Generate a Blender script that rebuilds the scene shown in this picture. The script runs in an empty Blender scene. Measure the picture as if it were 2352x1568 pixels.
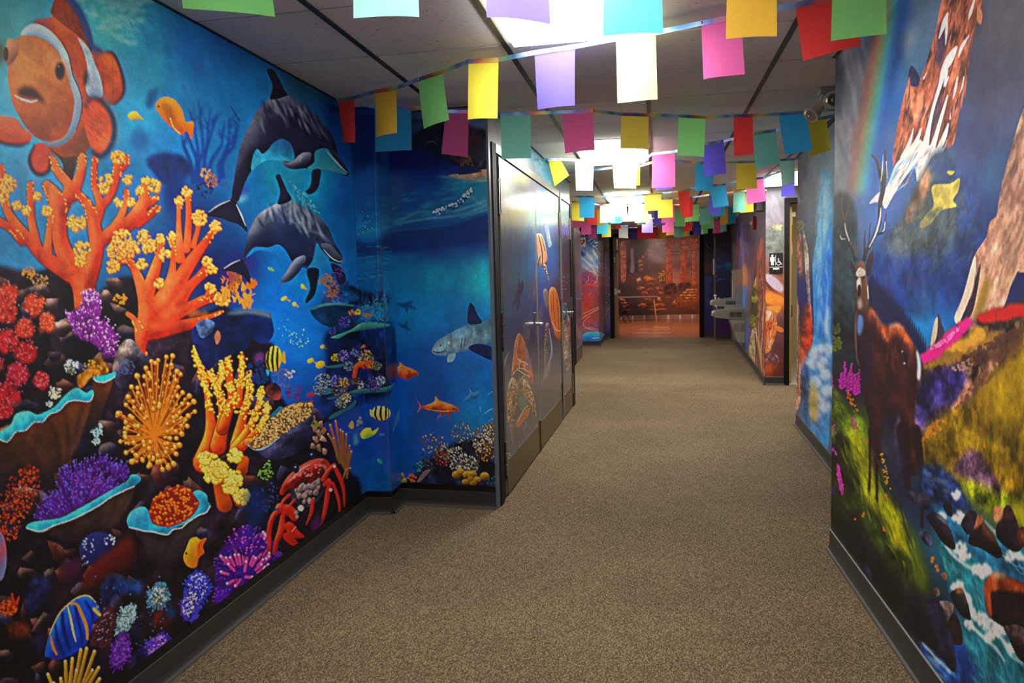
import bpy, bmesh, math, random
import numpy as np
from mathutils import Matrix, Vector

random.seed(7)
RNG = np.random.default_rng(11)
SC = bpy.context.scene
COL = SC.collection

# ---------------------------------------------------------------- camera
IMG_W, IMG_H = 2352, 1568
FOCAL = 1726.6                                   # pixels
YAW, PITCH, ROLL = math.radians(-10.813), math.radians(-4.812), math.radians(-1.4734)
CAM_H = 1.4188
CEIL = 2.44
def camera_axes():
    cy, sy, cp, sp = math.cos(YAW), math.sin(YAW), math.cos(PITCH), math.sin(PITCH)
    f = np.array([sy * cp, cy * cp, sp]); r0 = np.array([cy, -sy, 0.0]); u0 = np.cross(r0, f)
    r = math.cos(ROLL) * r0 + math.sin(ROLL) * u0
    u = -math.sin(ROLL) * r0 + math.cos(ROLL) * u0
    return r, u, f
CR, CU, CF = camera_axes()
CAM = np.array([0.0, 0.0, CAM_H])
cd = bpy.data.cameras.new('camera'); cam = bpy.data.objects.new('camera', cd); COL.objects.link(cam)
cd.sensor_fit = 'HORIZONTAL'; cd.sensor_width = 36.0; cd.lens = FOCAL * 36.0 / IMG_W
cd.clip_start = 0.02; cd.clip_end = 100
cam.matrix_world = Matrix(((CR[0], CU[0], -CF[0], 0), (CR[1], CU[1], -CF[1], 0), (CR[2], CU[2], -CF[2], CAM_H), (0, 0, 0, 1)))
SC.camera = cam

# ---------------------------------------------------------------- world, exposure
w = bpy.data.worlds.new('world'); SC.world = w; w.use_nodes = True
w.node_tree.nodes['Background'].inputs[0].default_value = (0.9, 0.95, 1.0, 1)
w.node_tree.nodes['Background'].inputs[1].default_value = 0.02
vs = SC.view_settings
vs.view_transform = 'Standard'; vs.look = 'None'; vs.gamma = 1.0; vs.use_curve_mapping = False
vs.exposure = 0.0
LAMP = 27.0            # troffer diffuser emission
LAMP_COL = (1.0, 0.97, 0.90)

# ---------------------------------------------------------------- photo pixel <-> place
def ray(px):
    q = np.asarray(px, float)
    return ((q[..., 0] - IMG_W / 2) / FOCAL)[..., None] * CR - ((q[..., 1] - IMG_H / 2) / FOCAL)[..., None] * CU + CF
def on_z(px, z):
    d = ray(px); return CAM + d * ((z - CAM_H) / d[..., 2])[..., None]
def on_y(px, y):
    d = ray(px); return CAM + d * (y / d[..., 1])[..., None]
def on_wall(px, a, b):
    a = np.asarray(a, float)[:2]; b = np.asarray(b, float)[:2]; n = np.array([-(b - a)[1], (b - a)[0]])
    d = ray(px); return CAM + d * ((a @ n) / (d[..., :2] @ n))[..., None]
def to_px(P):
    d = np.asarray(P, float) - CAM; z = np.maximum(d @ CF, 0.05)
    return np.stack([IMG_W / 2 + FOCAL * (d @ CR) / z, IMG_H / 2 - FOCAL * (d @ CU) / z], -1)

# ---------------------------------------------------------------- object helpers
def lin(c):
    c = np.asarray(c, float) / 255.0
    return np.where(c <= 0.04045, c / 12.92, ((c + 0.055) / 1.055) ** 2.4)
def link(o, parent=None, **props):
    COL.objects.link(o)
    if parent is not None: o.parent = parent
    for k, v in props.items(): o[k] = v
    return o
def empty(name, loc=(0, 0, 0), rz=0.0, **props):
    o = bpy.data.objects.new(name, None); o.location = loc; o.rotation_euler = (0, 0, rz); o.empty_display_size = 0.1
    return link(o, **props)
def raw_mesh(name, verts, faces, m=None, smooth=False):
    me = bpy.data.meshes.new(name); me.from_pydata([tuple(v) for v in verts], [], faces); me.update()
    if m: me.materials.append(m)
    if smooth: me.polygons.foreach_set('use_smooth', [True] * len(me.polygons))
    return me
def ob(name, me, parent=None, loc=(0, 0, 0), rot=(0, 0, 0), **props):
    o = bpy.data.objects.new(name, me); o.location = loc; o.rotation_euler = rot
    return link(o, parent, **props)
def bm_obj(name, bm, m, parent=None, loc=(0, 0, 0), rot=(0, 0, 0), smooth=False, **props):
    me = bpy.data.meshes.new(name); bm.normal_update(); bm.to_mesh(me); bm.free()
    if m: me.materials.append(m)
    if smooth: me.polygons.foreach_set('use_smooth', [True] * len(me.polygons))
    return ob(name, me, parent, loc, rot, **props)
def add_box(bm, lo, hi, bev=0.0):
    r = bmesh.ops.create_cube(bm, size=1.0)
    c = [(lo[i] + hi[i]) / 2 for i in range(3)]; s = [max(hi[i] - lo[i], 1e-5) for i in range(3)]
    for v in r['verts']: v.co = Vector((c[0] + v.co.x * s[0], c[1] + v.co.y * s[1], c[2] + v.co.z * s[2]))
    if bev > 0:
        es = list({e for v in r['verts'] for e in v.link_edges})
        bmesh.ops.bevel(bm, geom=es, offset=bev, segments=2, affect='EDGES', profile=0.6)
def box(name, lo, hi, m, parent=None, bev=0.0, **props):
    bm = bmesh.new(); add_box(bm, lo, hi, bev); return bm_obj(name, bm, m, parent, **props)
def add_cyl(bm, p0, p1, r0, r1=None, seg=16, cap=True):
    p0 = Vector(p0); p1 = Vector(p1); r1 = r0 if r1 is None else r1
    d = p1 - p0; rot = d.to_track_quat('Z', 'Y').to_matrix().to_4x4()
    mat4 = Matrix.Translation((p0 + p1) / 2) @ rot
    bmesh.ops.create_cone(bm, cap_ends=cap, segments=seg, radius1=r0, radius2=r1, depth=d.length, matrix=mat4)
def add_ball(bm, c, r, sx=1, sy=1, sz=1, u=16, v=10):
    bmesh.ops.create_uvsphere(bm, u_segments=u, v_segments=v, radius=r, matrix=Matrix.Translation(c) @ Matrix.Diagonal((sx, sy, sz, 1)))
def prism(name, foot, z0, z1, m, parent=None, **props):
    n = len(foot)
    vs_ = [(x, y, z0) for x, y in foot] + [(x, y, z1) for x, y in foot]
    fs = [tuple(range(n))[::-1], tuple(range(n, 2 * n))] + [(i, (i + 1) % n, n + (i + 1) % n, n + i) for i in range(n)]
    me = raw_mesh(name, vs_, fs, m)
    bm = bmesh.new(); bm.from_mesh(me); bmesh.ops.recalc_face_normals(bm, faces=bm.faces); bm.to_mesh(me); bm.free()
    return ob(name, me, parent, **props)

# ---------------------------------------------------------------- materials (all node based)
def new_mat(name):
    m = bpy.data.materials.new(name); m.use_nodes = True
    return m, m.node_tree.nodes, m.node_tree.links, m.node_tree.nodes['Principled BSDF']
def plain(name, rgb, rough=0.5, metal=0.0, var=0.06, scale=18.0, bump=0.0, bscale=120.0, spec=0.5):
    """colour with a little procedural mottling and relief"""
    m, N, L, P = new_mat(name)
    c = lin(rgb)
    tc = N.new('ShaderNodeTexCoord'); nz = N.new('ShaderNodeTexNoise'); nz.inputs['Scale'].default_value = scale; nz.inputs['Detail'].default_value = 5
    L.new(tc.outputs['Object'], nz.inputs['Vector'])
    rp = N.new('ShaderNodeValToRGB')
    rp.color_ramp.elements[0].position = 0.3; rp.color_ramp.elements[1].position = 0.7
    rp.color_ramp.elements[0].color = (*np.clip(c * (1 - var), 0, 1), 1); rp.color_ramp.elements[1].color = (*np.clip(c * (1 + var), 0, 1), 1)
    L.new(nz.outputs['Fac'], rp.inputs['Fac']); L.new(rp.outputs['Color'], P.inputs['Base Color'])
    P.inputs['Roughness'].default_value = rough; P.inputs['Metallic'].default_value = metal
    P.inputs['Specular IOR Level'].default_value = spec
    if bump > 0:
        n2 = N.new('ShaderNodeTexNoise'); n2.inputs['Scale'].default_value = bscale; n2.inputs['Detail'].default_value = 3
        L.new(tc.outputs['Object'], n2.inputs['Vector'])
        b = N.new('ShaderNodeBump'); b.inputs['Strength'].default_value = bump; b.inputs['Distance'].default_value = 0.004
        L.new(n2.outputs['Fac'], b.inputs['Height']); L.new(b.outputs['Normal'], P.inputs['Normal'])
    return m
def emitter(name, col, strength):
    m, N, L, P = new_mat(name)
    e = N.new('ShaderNodeEmission'); e.inputs['Color'].default_value = (*col, 1); e.inputs['Strength'].default_value = strength
    L.new(e.outputs[0], N['Material Output'].inputs['Surface']); return m
def print_mat(name, rough, spec=0.5, coat=0.0, bump=0.15, wr=6.0):
    """printed vinyl film: the print is the colour attribute, with fine procedural grain and faint wrinkles"""
    m, N, L, P = new_mat(name)
    at = N.new('ShaderNodeVertexColor'); at.layer_name = 'print'
    tc = N.new('ShaderNodeTexCoord')
    g = N.new('ShaderNodeTexNoise'); g.inputs['Scale'].default_value = 340; g.inputs['Detail'].default_value = 2
    br = N.new('ShaderNodeTexNoise'); br.inputs['Scale'].default_value = 55; br.inputs['Detail'].default_value = 4
    for n_ in (g, br): L.new(tc.outputs['Object'], n_.inputs['Vector'])
    mx = N.new('ShaderNodeMath'); mx.operation = 'ADD'; L.new(g.outputs['Fac'], mx.inputs[0]); L.new(br.outputs['Fac'], mx.inputs[1])
    mr = N.new('ShaderNodeMapRange'); mr.inputs['From Min'].default_value = 0.6; mr.inputs['From Max'].default_value = 1.4
    mr.inputs['To Min'].default_value = 0.84; mr.inputs['To Max'].default_value = 1.16
    L.new(mx.outputs[0], mr.inputs['Value'])
    vm = N.new('ShaderNodeVectorMath'); vm.operation = 'SCALE'
    L.new(at.outputs['Color'], vm.inputs[0]); L.new(mr.outputs[0], vm.inputs['Scale'])
    L.new(vm.outputs['Vector'], P.inputs['Base Color'])
    P.inputs['Roughness'].default_value = rough; P.inputs['Specular IOR Level'].default_value = spec
    P.inputs['Coat Weight'].default_value = coat; P.inputs['Coat Roughness'].default_value = 0.17
    mp = N.new('ShaderNodeMapping'); mp.inputs['Scale'].default_value = (wr, wr, wr * 0.25)
    L.new(tc.outputs['Object'], mp.inputs['Vector'])
    n3 = N.new('ShaderNodeTexNoise'); n3.inputs['Scale'].default_value = 1.0; n3.inputs['Detail'].default_value = 3
    L.new(mp.outputs[0], n3.inputs['Vector'])
    b = N.new('ShaderNodeBump'); b.inputs['Strength'].default_value = bump; b.inputs['Distance'].default_value = 0.02
    L.new(n3.outputs['Fac'], b.inputs['Height']); L.new(b.outputs['Normal'], P.inputs['Normal'])
    return m

M = {}
M['print_matte'] = print_mat('printed_vinyl_matte', 0.55, 0.4, 0.0, 0.12)
M['print_satin'] = print_mat('printed_vinyl_satin', 0.38, 0.6, 0.25, 0.2)
M['print_door'] = print_mat('printed_vinyl_on_door', 0.5, 0.3, 1.0, 0.06, 3.0)
M['wall'] = plain('wall_paint', (105, 104, 104), 0.6, bump=0.1)
M['wall_dark'] = plain('wall_paint_dark', (60, 58, 62), 0.6, bump=0.1)
M['wall_cream'] = plain('wall_paint_cream', (200, 186, 150), 0.6, bump=0.1)
M['base'] = plain('vinyl_cove_base', (50, 49, 46), 0.42, var=0.1, bump=0.05)
M['base_lip'] = plain('cove_base_lip', (92, 88, 82), 0.45, var=0.12)
M['seal'] = plain('black_edge_film', (12, 12, 14), 0.35, var=0.2)
M['frame_black'] = plain('black_door_frame', (20, 20, 20), 0.6, var=0.1, spec=0.15)
M['trim'] = plain('film_corner_strip', (92, 104, 118), 0.4, var=0.1, spec=0.4)  # for the strip added for the glossy film corner catching light
M['frame_grey'] = plain('grey_steel_frame', (120, 120, 114), 0.35, metal=0.2, var=0.05)
M['gap'] = plain('dark_gap', (8, 8, 8), 0.7)
M['steel'] = plain('brushed_steel', (185, 183, 176), 0.28, metal=1.0, var=0.08, scale=60)
M['bronze'] = plain('kick_plate_metal', (120, 106, 78), 0.33, metal=0.85, var=0.08, scale=30)
M['brass'] = plain('astragal_brass', (110, 78, 42), 0.4, metal=0.7, var=0.15)
M['plastic_white'] = plain('white_plastic', (215, 213, 205), 0.4, var=0.03)
M['plastic_grey'] = plain('grey_plastic', (140, 140, 136), 0.5, var=0.05)
M['tbar'] = plain('black_ceiling_grid', (22, 22, 22), 0.5, var=0.15)
M['void'] = plain('ceiling_void', (6, 6, 6), 0.9)

def tile_mat():
    m, N, L, P = new_mat('mineral_fibre_tile')
    tc = N.new('ShaderNodeTexCoord'); oi = N.new('ShaderNodeObjectInfo')
    ad = N.new('ShaderNodeVectorMath'); ad.operation = 'ADD'
    sc = N.new('ShaderNodeVectorMath'); sc.operation = 'SCALE'; sc.inputs['Scale'].default_value = 1.0
    L.new(oi.outputs['Location'], sc.inputs[0]); L.new(tc.outputs['Object'], ad.inputs[0]); L.new(sc.outputs['Vector'], ad.inputs[1])
    mp = N.new('ShaderNodeMapping'); mp.inputs['Scale'].default_value = (34, 95, 1)
    L.new(ad.outputs['Vector'], mp.inputs['Vector'])
    v = N.new('ShaderNodeTexNoise'); v.inputs['Scale'].default_value = 1.6; v.inputs['Detail'].default_value = 2; v.inputs['Distortion'].default_value = 1.0
    L.new(mp.outputs[0], v.inputs['Vector'])
    r = N.new('ShaderNodeValToRGB'); e = r.color_ramp.elements
    e[0].position = 0.29; e[0].color = (0.05, 0.045, 0.04, 1); e[1].position = 0.34; e[1].color = (0.74, 0.70, 0.65, 1)
    L.new(v.outputs['Fac'], r.inputs['Fac'])
    n = N.new('ShaderNodeTexNoise'); n.inputs['Scale'].default_value = 3.0; L.new(ad.outputs['Vector'], n.inputs['Vector'])
    mr = N.new('ShaderNodeMapRange'); mr.inputs['To Min'].default_value = 0.85; mr.inputs['To Max'].default_value = 1.12
    L.new(n.outputs['Fac'], mr.inputs['Value'])
    mm = N.new('ShaderNodeMath'); mm.operation = 'MULTIPLY_ADD'; mm.inputs[1].default_value = 0.16; mm.inputs[2].default_value = 0.92
    L.new(oi.outputs['Random'], mm.inputs[0])
    m2 = N.new('ShaderNodeMath'); m2.operation = 'MULTIPLY'; L.new(mr.outputs[0], m2.inputs[0]); L.new(mm.outputs[0], m2.inputs[1])
    vm = N.new('ShaderNodeVectorMath'); vm.operation = 'SCALE'; L.new(r.outputs['Color'], vm.inputs[0]); L.new(m2.outputs[0], vm.inputs['Scale'])
    L.new(vm.outputs['Vector'], P.inputs['Base Color']); P.inputs['Roughness'].default_value = 0.9
    return m
M['tile'] = tile_mat()

def carpet_mat(name, gain):
    m, N, L, P = new_mat(name)
    tc = N.new('ShaderNodeTexCoord')
    # loop rows: cells stretched along the corridor
    mp = N.new('ShaderNodeMapping'); mp.inputs['Scale'].default_value = (190, 105, 1); L.new(tc.outputs['Object'], mp.inputs['Vector'])
    vo = N.new('ShaderNodeTexVoronoi'); vo.inputs['Scale'].default_value = 1.0; vo.inputs['Randomness'].default_value = 0.55; L.new(mp.outputs[0], vo.inputs['Vector'])
    n1 = N.new('ShaderNodeTexNoise'); n1.inputs['Scale'].default_value = 150; n1.inputs['Detail'].default_value = 4; L.new(tc.outputs['Object'], n1.inputs['Vector'])
    n2 = N.new('ShaderNodeTexNoise'); n2.inputs['Scale'].default_value = 1.3; n2.inputs['Detail'].default_value = 4; L.new(tc.outputs['Object'], n2.inputs['Vector'])
    r = N.new('ShaderNodeValToRGB'); e = r.color_ramp.elements
    e[0].position = 0.05; e[0].color = (*(np.array([0.45, 0.325, 0.19]) * gain), 1); e[1].position = 0.75; e[1].color = (*(np.array([0.12, 0.082, 0.045]) * gain), 1)
    L.new(vo.outputs['Distance'], r.inputs['Fac'])
    wn = N.new('ShaderNodeTexWhiteNoise'); wn.noise_dimensions = '3D'; L.new(vo.outputs['Position'], wn.inputs['Vector'])
    mr = N.new('ShaderNodeMapRange'); mr.inputs['To Min'].default_value = 0.52; mr.inputs['To Max'].default_value = 1.38; L.new(wn.outputs['Value'], mr.inputs['Value'])
    m2 = N.new('ShaderNodeMapRange'); m2.inputs['From Min'].default_value = 0.3; m2.inputs['From Max'].default_value = 0.7; m2.inputs['To Min'].default_value = 0.86; m2.inputs['To Max'].default_value = 1.12; L.new(n2.outputs['Fac'], m2.inputs['Value'])
    m3 = N.new('ShaderNodeMapRange'); m3.inputs['From Min'].default_value = 0.3; m3.inputs['From Max'].default_value = 0.7; m3.inputs['To Min'].default_value = 0.7; m3.inputs['To Max'].default_value = 1.3; L.new(n1.outputs['Fac'], m3.inputs['Value'])
    a = N.new('ShaderNodeMath'); a.operation = 'MULTIPLY'; L.new(mr.outputs[0], a.inputs[0]); L.new(m2.outputs[0], a.inputs[1])
    b = N.new('ShaderNodeMath'); b.operation = 'MULTIPLY'; L.new(a.outputs[0], b.inputs[0]); L.new(m3.outputs[0], b.inputs[1])
    vm = N.new('ShaderNodeVectorMath'); vm.operation = 'SCALE'; L.new(r.outputs['Color'], vm.inputs[0]); L.new(b.outputs[0], vm.inputs['Scale'])
    L.new(vm.outputs['Vector'], P.inputs['Base Color']); P.inputs['Roughness'].default_value = 0.95; P.inputs['Specular IOR Level'].default_value = 0.2
    bp = N.new('ShaderNodeBump'); bp.inputs['Strength'].default_value = 0.6; bp.inputs['Distance'].default_value = 0.004; bp.invert = True
    L.new(vo.outputs['Distance'], bp.inputs['Height']); L.new(bp.outputs['Normal'], P.inputs['Normal'])
    return m
M['carpet'] = carpet_mat('loop_carpet', 0.80)
M['carpet_b'] = carpet_mat('loop_carpet_pile_turned', 0.92)
M['carpet_c'] = carpet_mat('loop_carpet_far_piece', 0.84)
# ================================================================ the setting
# footprints measured on the floor (metres; Y runs down the corridor)
LX = -1.75                                       # reef wall
P1, P2, P3, P4 = (-1.75, 4.28), (-1.594, 4.283), (-1.594, 4.482), (-0.974, 4.447)
D0, D1 = (-0.974, 4.447), (-0.905, 8.30)         # wall with the turtle doors
NR0, NR1 = (0.872, 3.963), (0.925, 0.20)         # stag wall
W20, W21 = (1.190, 4.2), (1.279, 7.236)          # waterfall strip wall
FN0, FN1 = (1.355, 9.787), (1.578, 15.50)        # drinking fountain wall
BACK = -3.4
WT = CEIL + 0.10

# floor
floor = prism('floor', [(-3.2, BACK - 0.2), (3.2, BACK - 0.2), (3.2, 17.25), (-3.2, 17.25)], -0.12, -0.012, M['wall_dark'], kind='structure', label='brown loop pile carpet floor of the corridor', category='floor')
for nm, y0, y1, mt in (('carpet_piece', BACK - 0.2, 9.82, 'carpet'), ('carpet_piece', 9.82, 12.6, 'carpet_b'), ('carpet_piece', 12.6, 17.25, 'carpet_c')):
    prism(nm, [(-3.2, y0), (3.2, y0), (3.2, y1), (-3.2, y1)], -0.012, 0.0, M[mt], floor)

# walls as solid blocks
def wall(name, foot, label, m='wall', z0=0.0, z1=WT):
    return prism(name, foot, z0, z1, M[m], kind='structure', label=label, category='wall')
wall_left = wall('wall_left', [(LX - 0.2, BACK), (LX, BACK), P1, P2, P3, (-1.80, 4.482), (-1.95, 4.482)], 'long wall wrapped in a coral reef print with clownfish and dolphins')
wall_beach = wall('wall_front', [P3, P4, (-0.974 - 0.0, 4.60), (-1.80, 4.60), (-1.80, 4.482)], 'short facing wall printed with a beach cove and a shark')
wall_rear = wall('wall_rear', [(-3.2, BACK - 0.2), (3.2, BACK - 0.2), (3.2, BACK), (-3.2, BACK)], 'plain end wall closing the corridor')
wall_right = wall('wall_right', [NR0, (1.190, 3.963), (1.190, 4.2), (2.2, 4.2), (2.2, BACK), (0.95, BACK), NR1], 'corridor wall printed with a stag beside a mountain stream')
wall_strip = wall('wall_right', [W20, W21, (2.0, 7.236), (2.0, 4.2)], 'set back wall printed with a pale blue waterfall')
wall_alcove = wall('wall_right', [(2.75, 7.1), (2.95, 7.1), (2.95, 9.9), (2.75, 9.9)], 'plain side wall of the restroom alcove')
MEN_Y = 9.79
wall_men = wall('wall_front', [FN0, (1.585, MEN_Y), (1.585, MEN_Y + 0.14), (1.50, MEN_Y + 0.14)], 'narrow wall piece carrying the restroom sign')
wall_men_head = wall('wall_front', [(1.585, MEN_Y), (2.75, MEN_Y), (2.75, MEN_Y + 0.14), (1.585, MEN_Y + 0.14)], 'wall above the restroom doorway', z0=2.30)
wall_men_side = wall('wall_front', [(2.56, MEN_Y), (2.75, MEN_Y), (2.75, MEN_Y + 0.14), (2.56, MEN_Y + 0.14)], 'wall beside the restroom doorway', z1=2.30)
wall_fount = wall('wall_right', [FN0, (1.50, MEN_Y + 0.14), (1.75, 15.5), (1.75, 16.48), (1.578, 16.48), FN1], 'wall printed with canyon rock behind the drinking fountain')
wall_end_r = wall('wall_end', [(1.265, 16.48), (1.75, 16.48), (1.75, 17.2), (1.265, 17.2)], 'dark blue printed wall piece beside the fountain wall')
wall_end_r2 = wall('wall_end', [(1.075, 17.2), (1.75, 17.2), (1.75, 17.4), (1.075, 17.4)], 'dark printed wall piece beside the far doorway')
DS = 0.12                                        # door wall thickness
def dwall(t):                                    # point along the turtle door wall
    return (D0[0] + (D1[0] - D0[0]) * t, D0[1] + (D1[1] - D0[1]) * t)
def tY(y): return (y - D0[1]) / (D1[1] - D0[1])
wall_doors = wall('wall_left', [dwall(0), dwall(1), (-1.28, 8.30), (-1.28, 8.6), (-1.75, 8.6), (-1.75, 4.6), (-0.974, 4.6)], 'wall around the turtle doors printed with sea')
wall_l3 = wall('wall_left', [(-1.28, 8.6), (-1.28, 13.25), (-1.6, 13.25), (-1.6, 8.6)], 'dim wall holding the grey far door')
wall_l4 = wall('wall_left', [(-2.2, 13.1), (-2.0, 13.1), (-2.0, 15.3), (-2.2, 15.3)], 'plain recess wall beside the defibrillator sign')
wall_aed = wall('wall_front', [(-2.2, 15.23), (-1.106, 15.23), (-1.106, 17.13), (-2.2, 17.13)], 'narrow wall printed with red and blue swirls under the defibrillator sign')
wall_end_l = wall('wall_end', [(-1.5, 17.13), (-0.965, 17.13), (-0.965, 17.4), (-1.5, 17.4)], 'blue printed wall piece beside the far doorway')
wall_end_t = wall('wall_end', [(-0.965, 17.2), (1.075, 17.2), (1.075, 17.4), (-0.965, 17.4)], 'wall above the far doorway', z0=2.32)

# baseboards
def base(name, a, b, h=0.105, t=0.008, label='dark vinyl cove base', side=1):
    a = np.array(a, float); b = np.array(b, float); d = (b - a) / np.linalg.norm(b - a); n = np.array([-d[1], d[0]]) * side
    bm = bmesh.new()
    prof = [(0, 0), (t + 0.012, 0), (t + 0.011, 0.006), (t + 0.004, 0.018), (t, 0.03), (t, h - 0.004), (t - 0.003, h), (0, h)]
    v0 = [bm.verts.new((*(a + n * o), z)) for o, z in prof]; v1 = [bm.verts.new((*(b + n * o), z)) for o, z in prof]
    k = len(prof)
    for i in range(k): bm.faces.new((v0[i], v0[(i + 1) % k], v1[(i + 1) % k], v1[i]))
    bm.faces.new(v0[::-1]); bm.faces.new(v1)
    bmesh.ops.recalc_face_normals(bm, faces=bm.faces)
    o = bm_obj(name, bm, M['base'], kind='structure', label=label, category='baseboard')
    prism('floor_lip', [tuple(a + n * t), tuple(b + n * t), tuple(b + n * (t + 0.020)), tuple(a + n * (t + 0.020))], 0.0, 0.012, M['base_lip'], o)
    return o
base('baseboard_left', (LX, BACK), P1, side=-1, label='dark cove base under the reef print')
base('baseboard_left', P1, P2, side=-1, label='dark cove base across the narrow pier')
base('baseboard_left', P2, P3, side=-1, label='dark cove base on the return of the pier')
base('baseboard_front', P3, P4, side=-1, label='dark cove base under the beach and shark print')
base('baseboard_right', (0.95, BACK), NR1, side=1, label='dark cove base of the corridor end')
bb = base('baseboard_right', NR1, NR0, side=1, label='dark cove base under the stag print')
prism('edge_highlight', [(NR1[0] - 0.010, NR1[1]), (NR0[0] - 0.010, NR0[1]), (NR0[0], NR0[1]), (NR1[0], NR1[1])], 0.104, 0.1075, M['plastic_grey'], bb)  # pale strip painted in for the bright reflecting top edge of the base
base('baseboard_right', W20, W21, side=1, label='dark cove base under the waterfall strip')
base('baseboard_right', FN0, FN1, side=1, label='dark cove base under the drinking fountain')
base('baseboard_front', FN0, (1.585, MEN_Y), side=-1, label='dark cove base under the restroom sign')
base('baseboard_front', (-2.0, 15.23), (-1.106, 15.23), side=-1, label='dark cove base under the red swirl print')
base('baseboard_left', (-1.106, 15.23), (-1.106, 17.13), side=-1, label='dark cove base on the return beside the red swirl print')
base('baseboard_end', (-1.106, 17.13), (-0.965, 17.13), side=-1, label='dark cove base beside the black door jamb on the AED sign side')
base('baseboard_end', (1.075, 17.2), (1.265, 17.2), side=-1, label='dark cove base beside the black door jamb on the fountain side')
base('baseboard_end', (1.265, 16.48), (1.578, 16.48), side=-1, label='dark cove base below the dark blue printed piece')
# black film edge along the top of the reef base
def film(a, b, side, z=0.105, h=0.035):
    a = np.array(a, float); b = np.array(b, float); d = (b - a) / np.linalg.norm(b - a); n = np.array([-d[1], d[0]]) * side
    return prism('edge_film', [tuple(a + n * 0.001), tuple(b + n * 0.001), tuple(b + n * 0.007), tuple(a + n * 0.007)], z, z + h, M['seal'], wall_left if a[1] < 4.3 else wall_beach)
film((LX, BACK), P1, -1); film(P1, P2, -1); film(P2, P3, -1); film(P3, P4, -1)

# ceiling: slab, black grid and single tiles
TS = 0.6096; X0 = -0.0247; Y0 = 2.735
ceiling = prism('ceiling', [(-3.2, BACK - 0.2), (3.2, BACK - 0.2), (3.2, 17.4), (-3.2, 17.4)], CEIL + 0.10, CEIL + 0.2, M['void'], kind='structure', label='grey mineral fibre tile ceiling in a black grid', category='ceiling')
LIGHT_CELLS = []
for ky in (-1, 5, 11, 17): LIGHT_CELLS.append((-1, ky))       # each covers two cells in Y
ALC = (2, 9)
lit = {(i, k) for i, ky in LIGHT_CELLS for k in (ky, ky + 1)} | {(ALC[0], ALC[1]), (ALC[0], ALC[1] + 1)}
kx = range(-4, 5); ky0 = int(math.floor((BACK - Y0) / TS)); ky1 = int(math.ceil((17.2 - Y0) / TS))
def xlim(y):                                     # corridor extent at depth y
    if y < 4.3: return (LX, 0.9 if y < 3.7 else 1.2)
    if y < 8.3: return (-1.0, 1.3 if y < 7.0 else 2.8)
    if y < 13.1: return (-1.3, 2.8 if y < 9.9 else 1.55)
    return (-2.1, 1.6)
bm = bmesh.new(); add_box(bm, (0.012, 0.0045, 0), (TS - 0.012, TS - 0.0045, 0.016), 0.002)
tile_me = bpy.data.meshes.new('tile'); bm.to_mesh(tile_me); bm.free(); tile_me.materials.append(M['tile'])
for i in kx:
    for k in range(ky0, ky1):
        if (i, k) in lit: continue
        x = X0 + i * TS; y = Y0 + k * TS
        a0, a1 = xlim(y + TS / 2); b0, b1 = xlim(y + 0.02); c0, c1 = xlim(y + TS - 0.02)
        if x + TS < min(a0, b0, c0) or x > max(a1, b1, c1): continue
        o = ob('tile', tile_me, ceiling, (x, y, CEIL)); o.rotation_euler = (random.uniform(-.0012, .0012), random.uniform(-.0012, .0012), 0)
bm = bmesh.new(); add_box(bm, (-0.0125, BACK, -0.004), (0.0125, 17.2, 0.03)); tb = bpy.data.meshes.new('main_runner'); bm.to_mesh(tb); bm.free(); tb.materials.append(M['tbar'])
for i in range(-4, 6): ob('main_runner', tb, ceiling, (X0 + i * TS, 0, CEIL))
bm = bmesh.new(); add_box(bm, (0.012, -0.0055, 0.005), (TS - 0.012, 0.0055, 0.03)); ct = bpy.data.meshes.new('cross_tee'); bm.to_mesh(ct); bm.free(); ct.materials.append(M['tbar'])
for i in kx:
    for k in range(ky0, ky1 + 1):
        if (i, k) in lit and (i, k - 1) in lit: continue
        x = X0 + i * TS; y = Y0 + k * TS
        a0, a1 = xlim(y + 0.1); b0, b1 = xlim(y - 0.1)
        if x + TS < min(a0, b0) or x > max(a1, b1): continue
        ob('cross_tee', ct, ceiling, (x, y, CEIL))
# wall angles round the ceiling
def angle(a, b, side):
    a = np.array(a, float); b = np.array(b, float); d = (b - a) / np.linalg.norm(b - a); n = np.array([-d[1], d[0]]) * side
    prism('wall_angle', [tuple(a), tuple(b), tuple(b + n * 0.018), tuple(a + n * 0.018)], CEIL - 0.004, CEIL + 0.02, M['tbar'], ceiling)
for a, b, s in (((LX, BACK), P1, -1), (P1, P2, -1), (P3, P4, -1), (D0, D1, -1), (NR1, NR0, 1), (W20, W21, 1), (FN0, FN1, 1), (FN0, (1.585, MEN_Y), -1), ((-1.28, 8.6), (-1.28, 13.25), -1)): angle(a, b, s)

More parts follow.
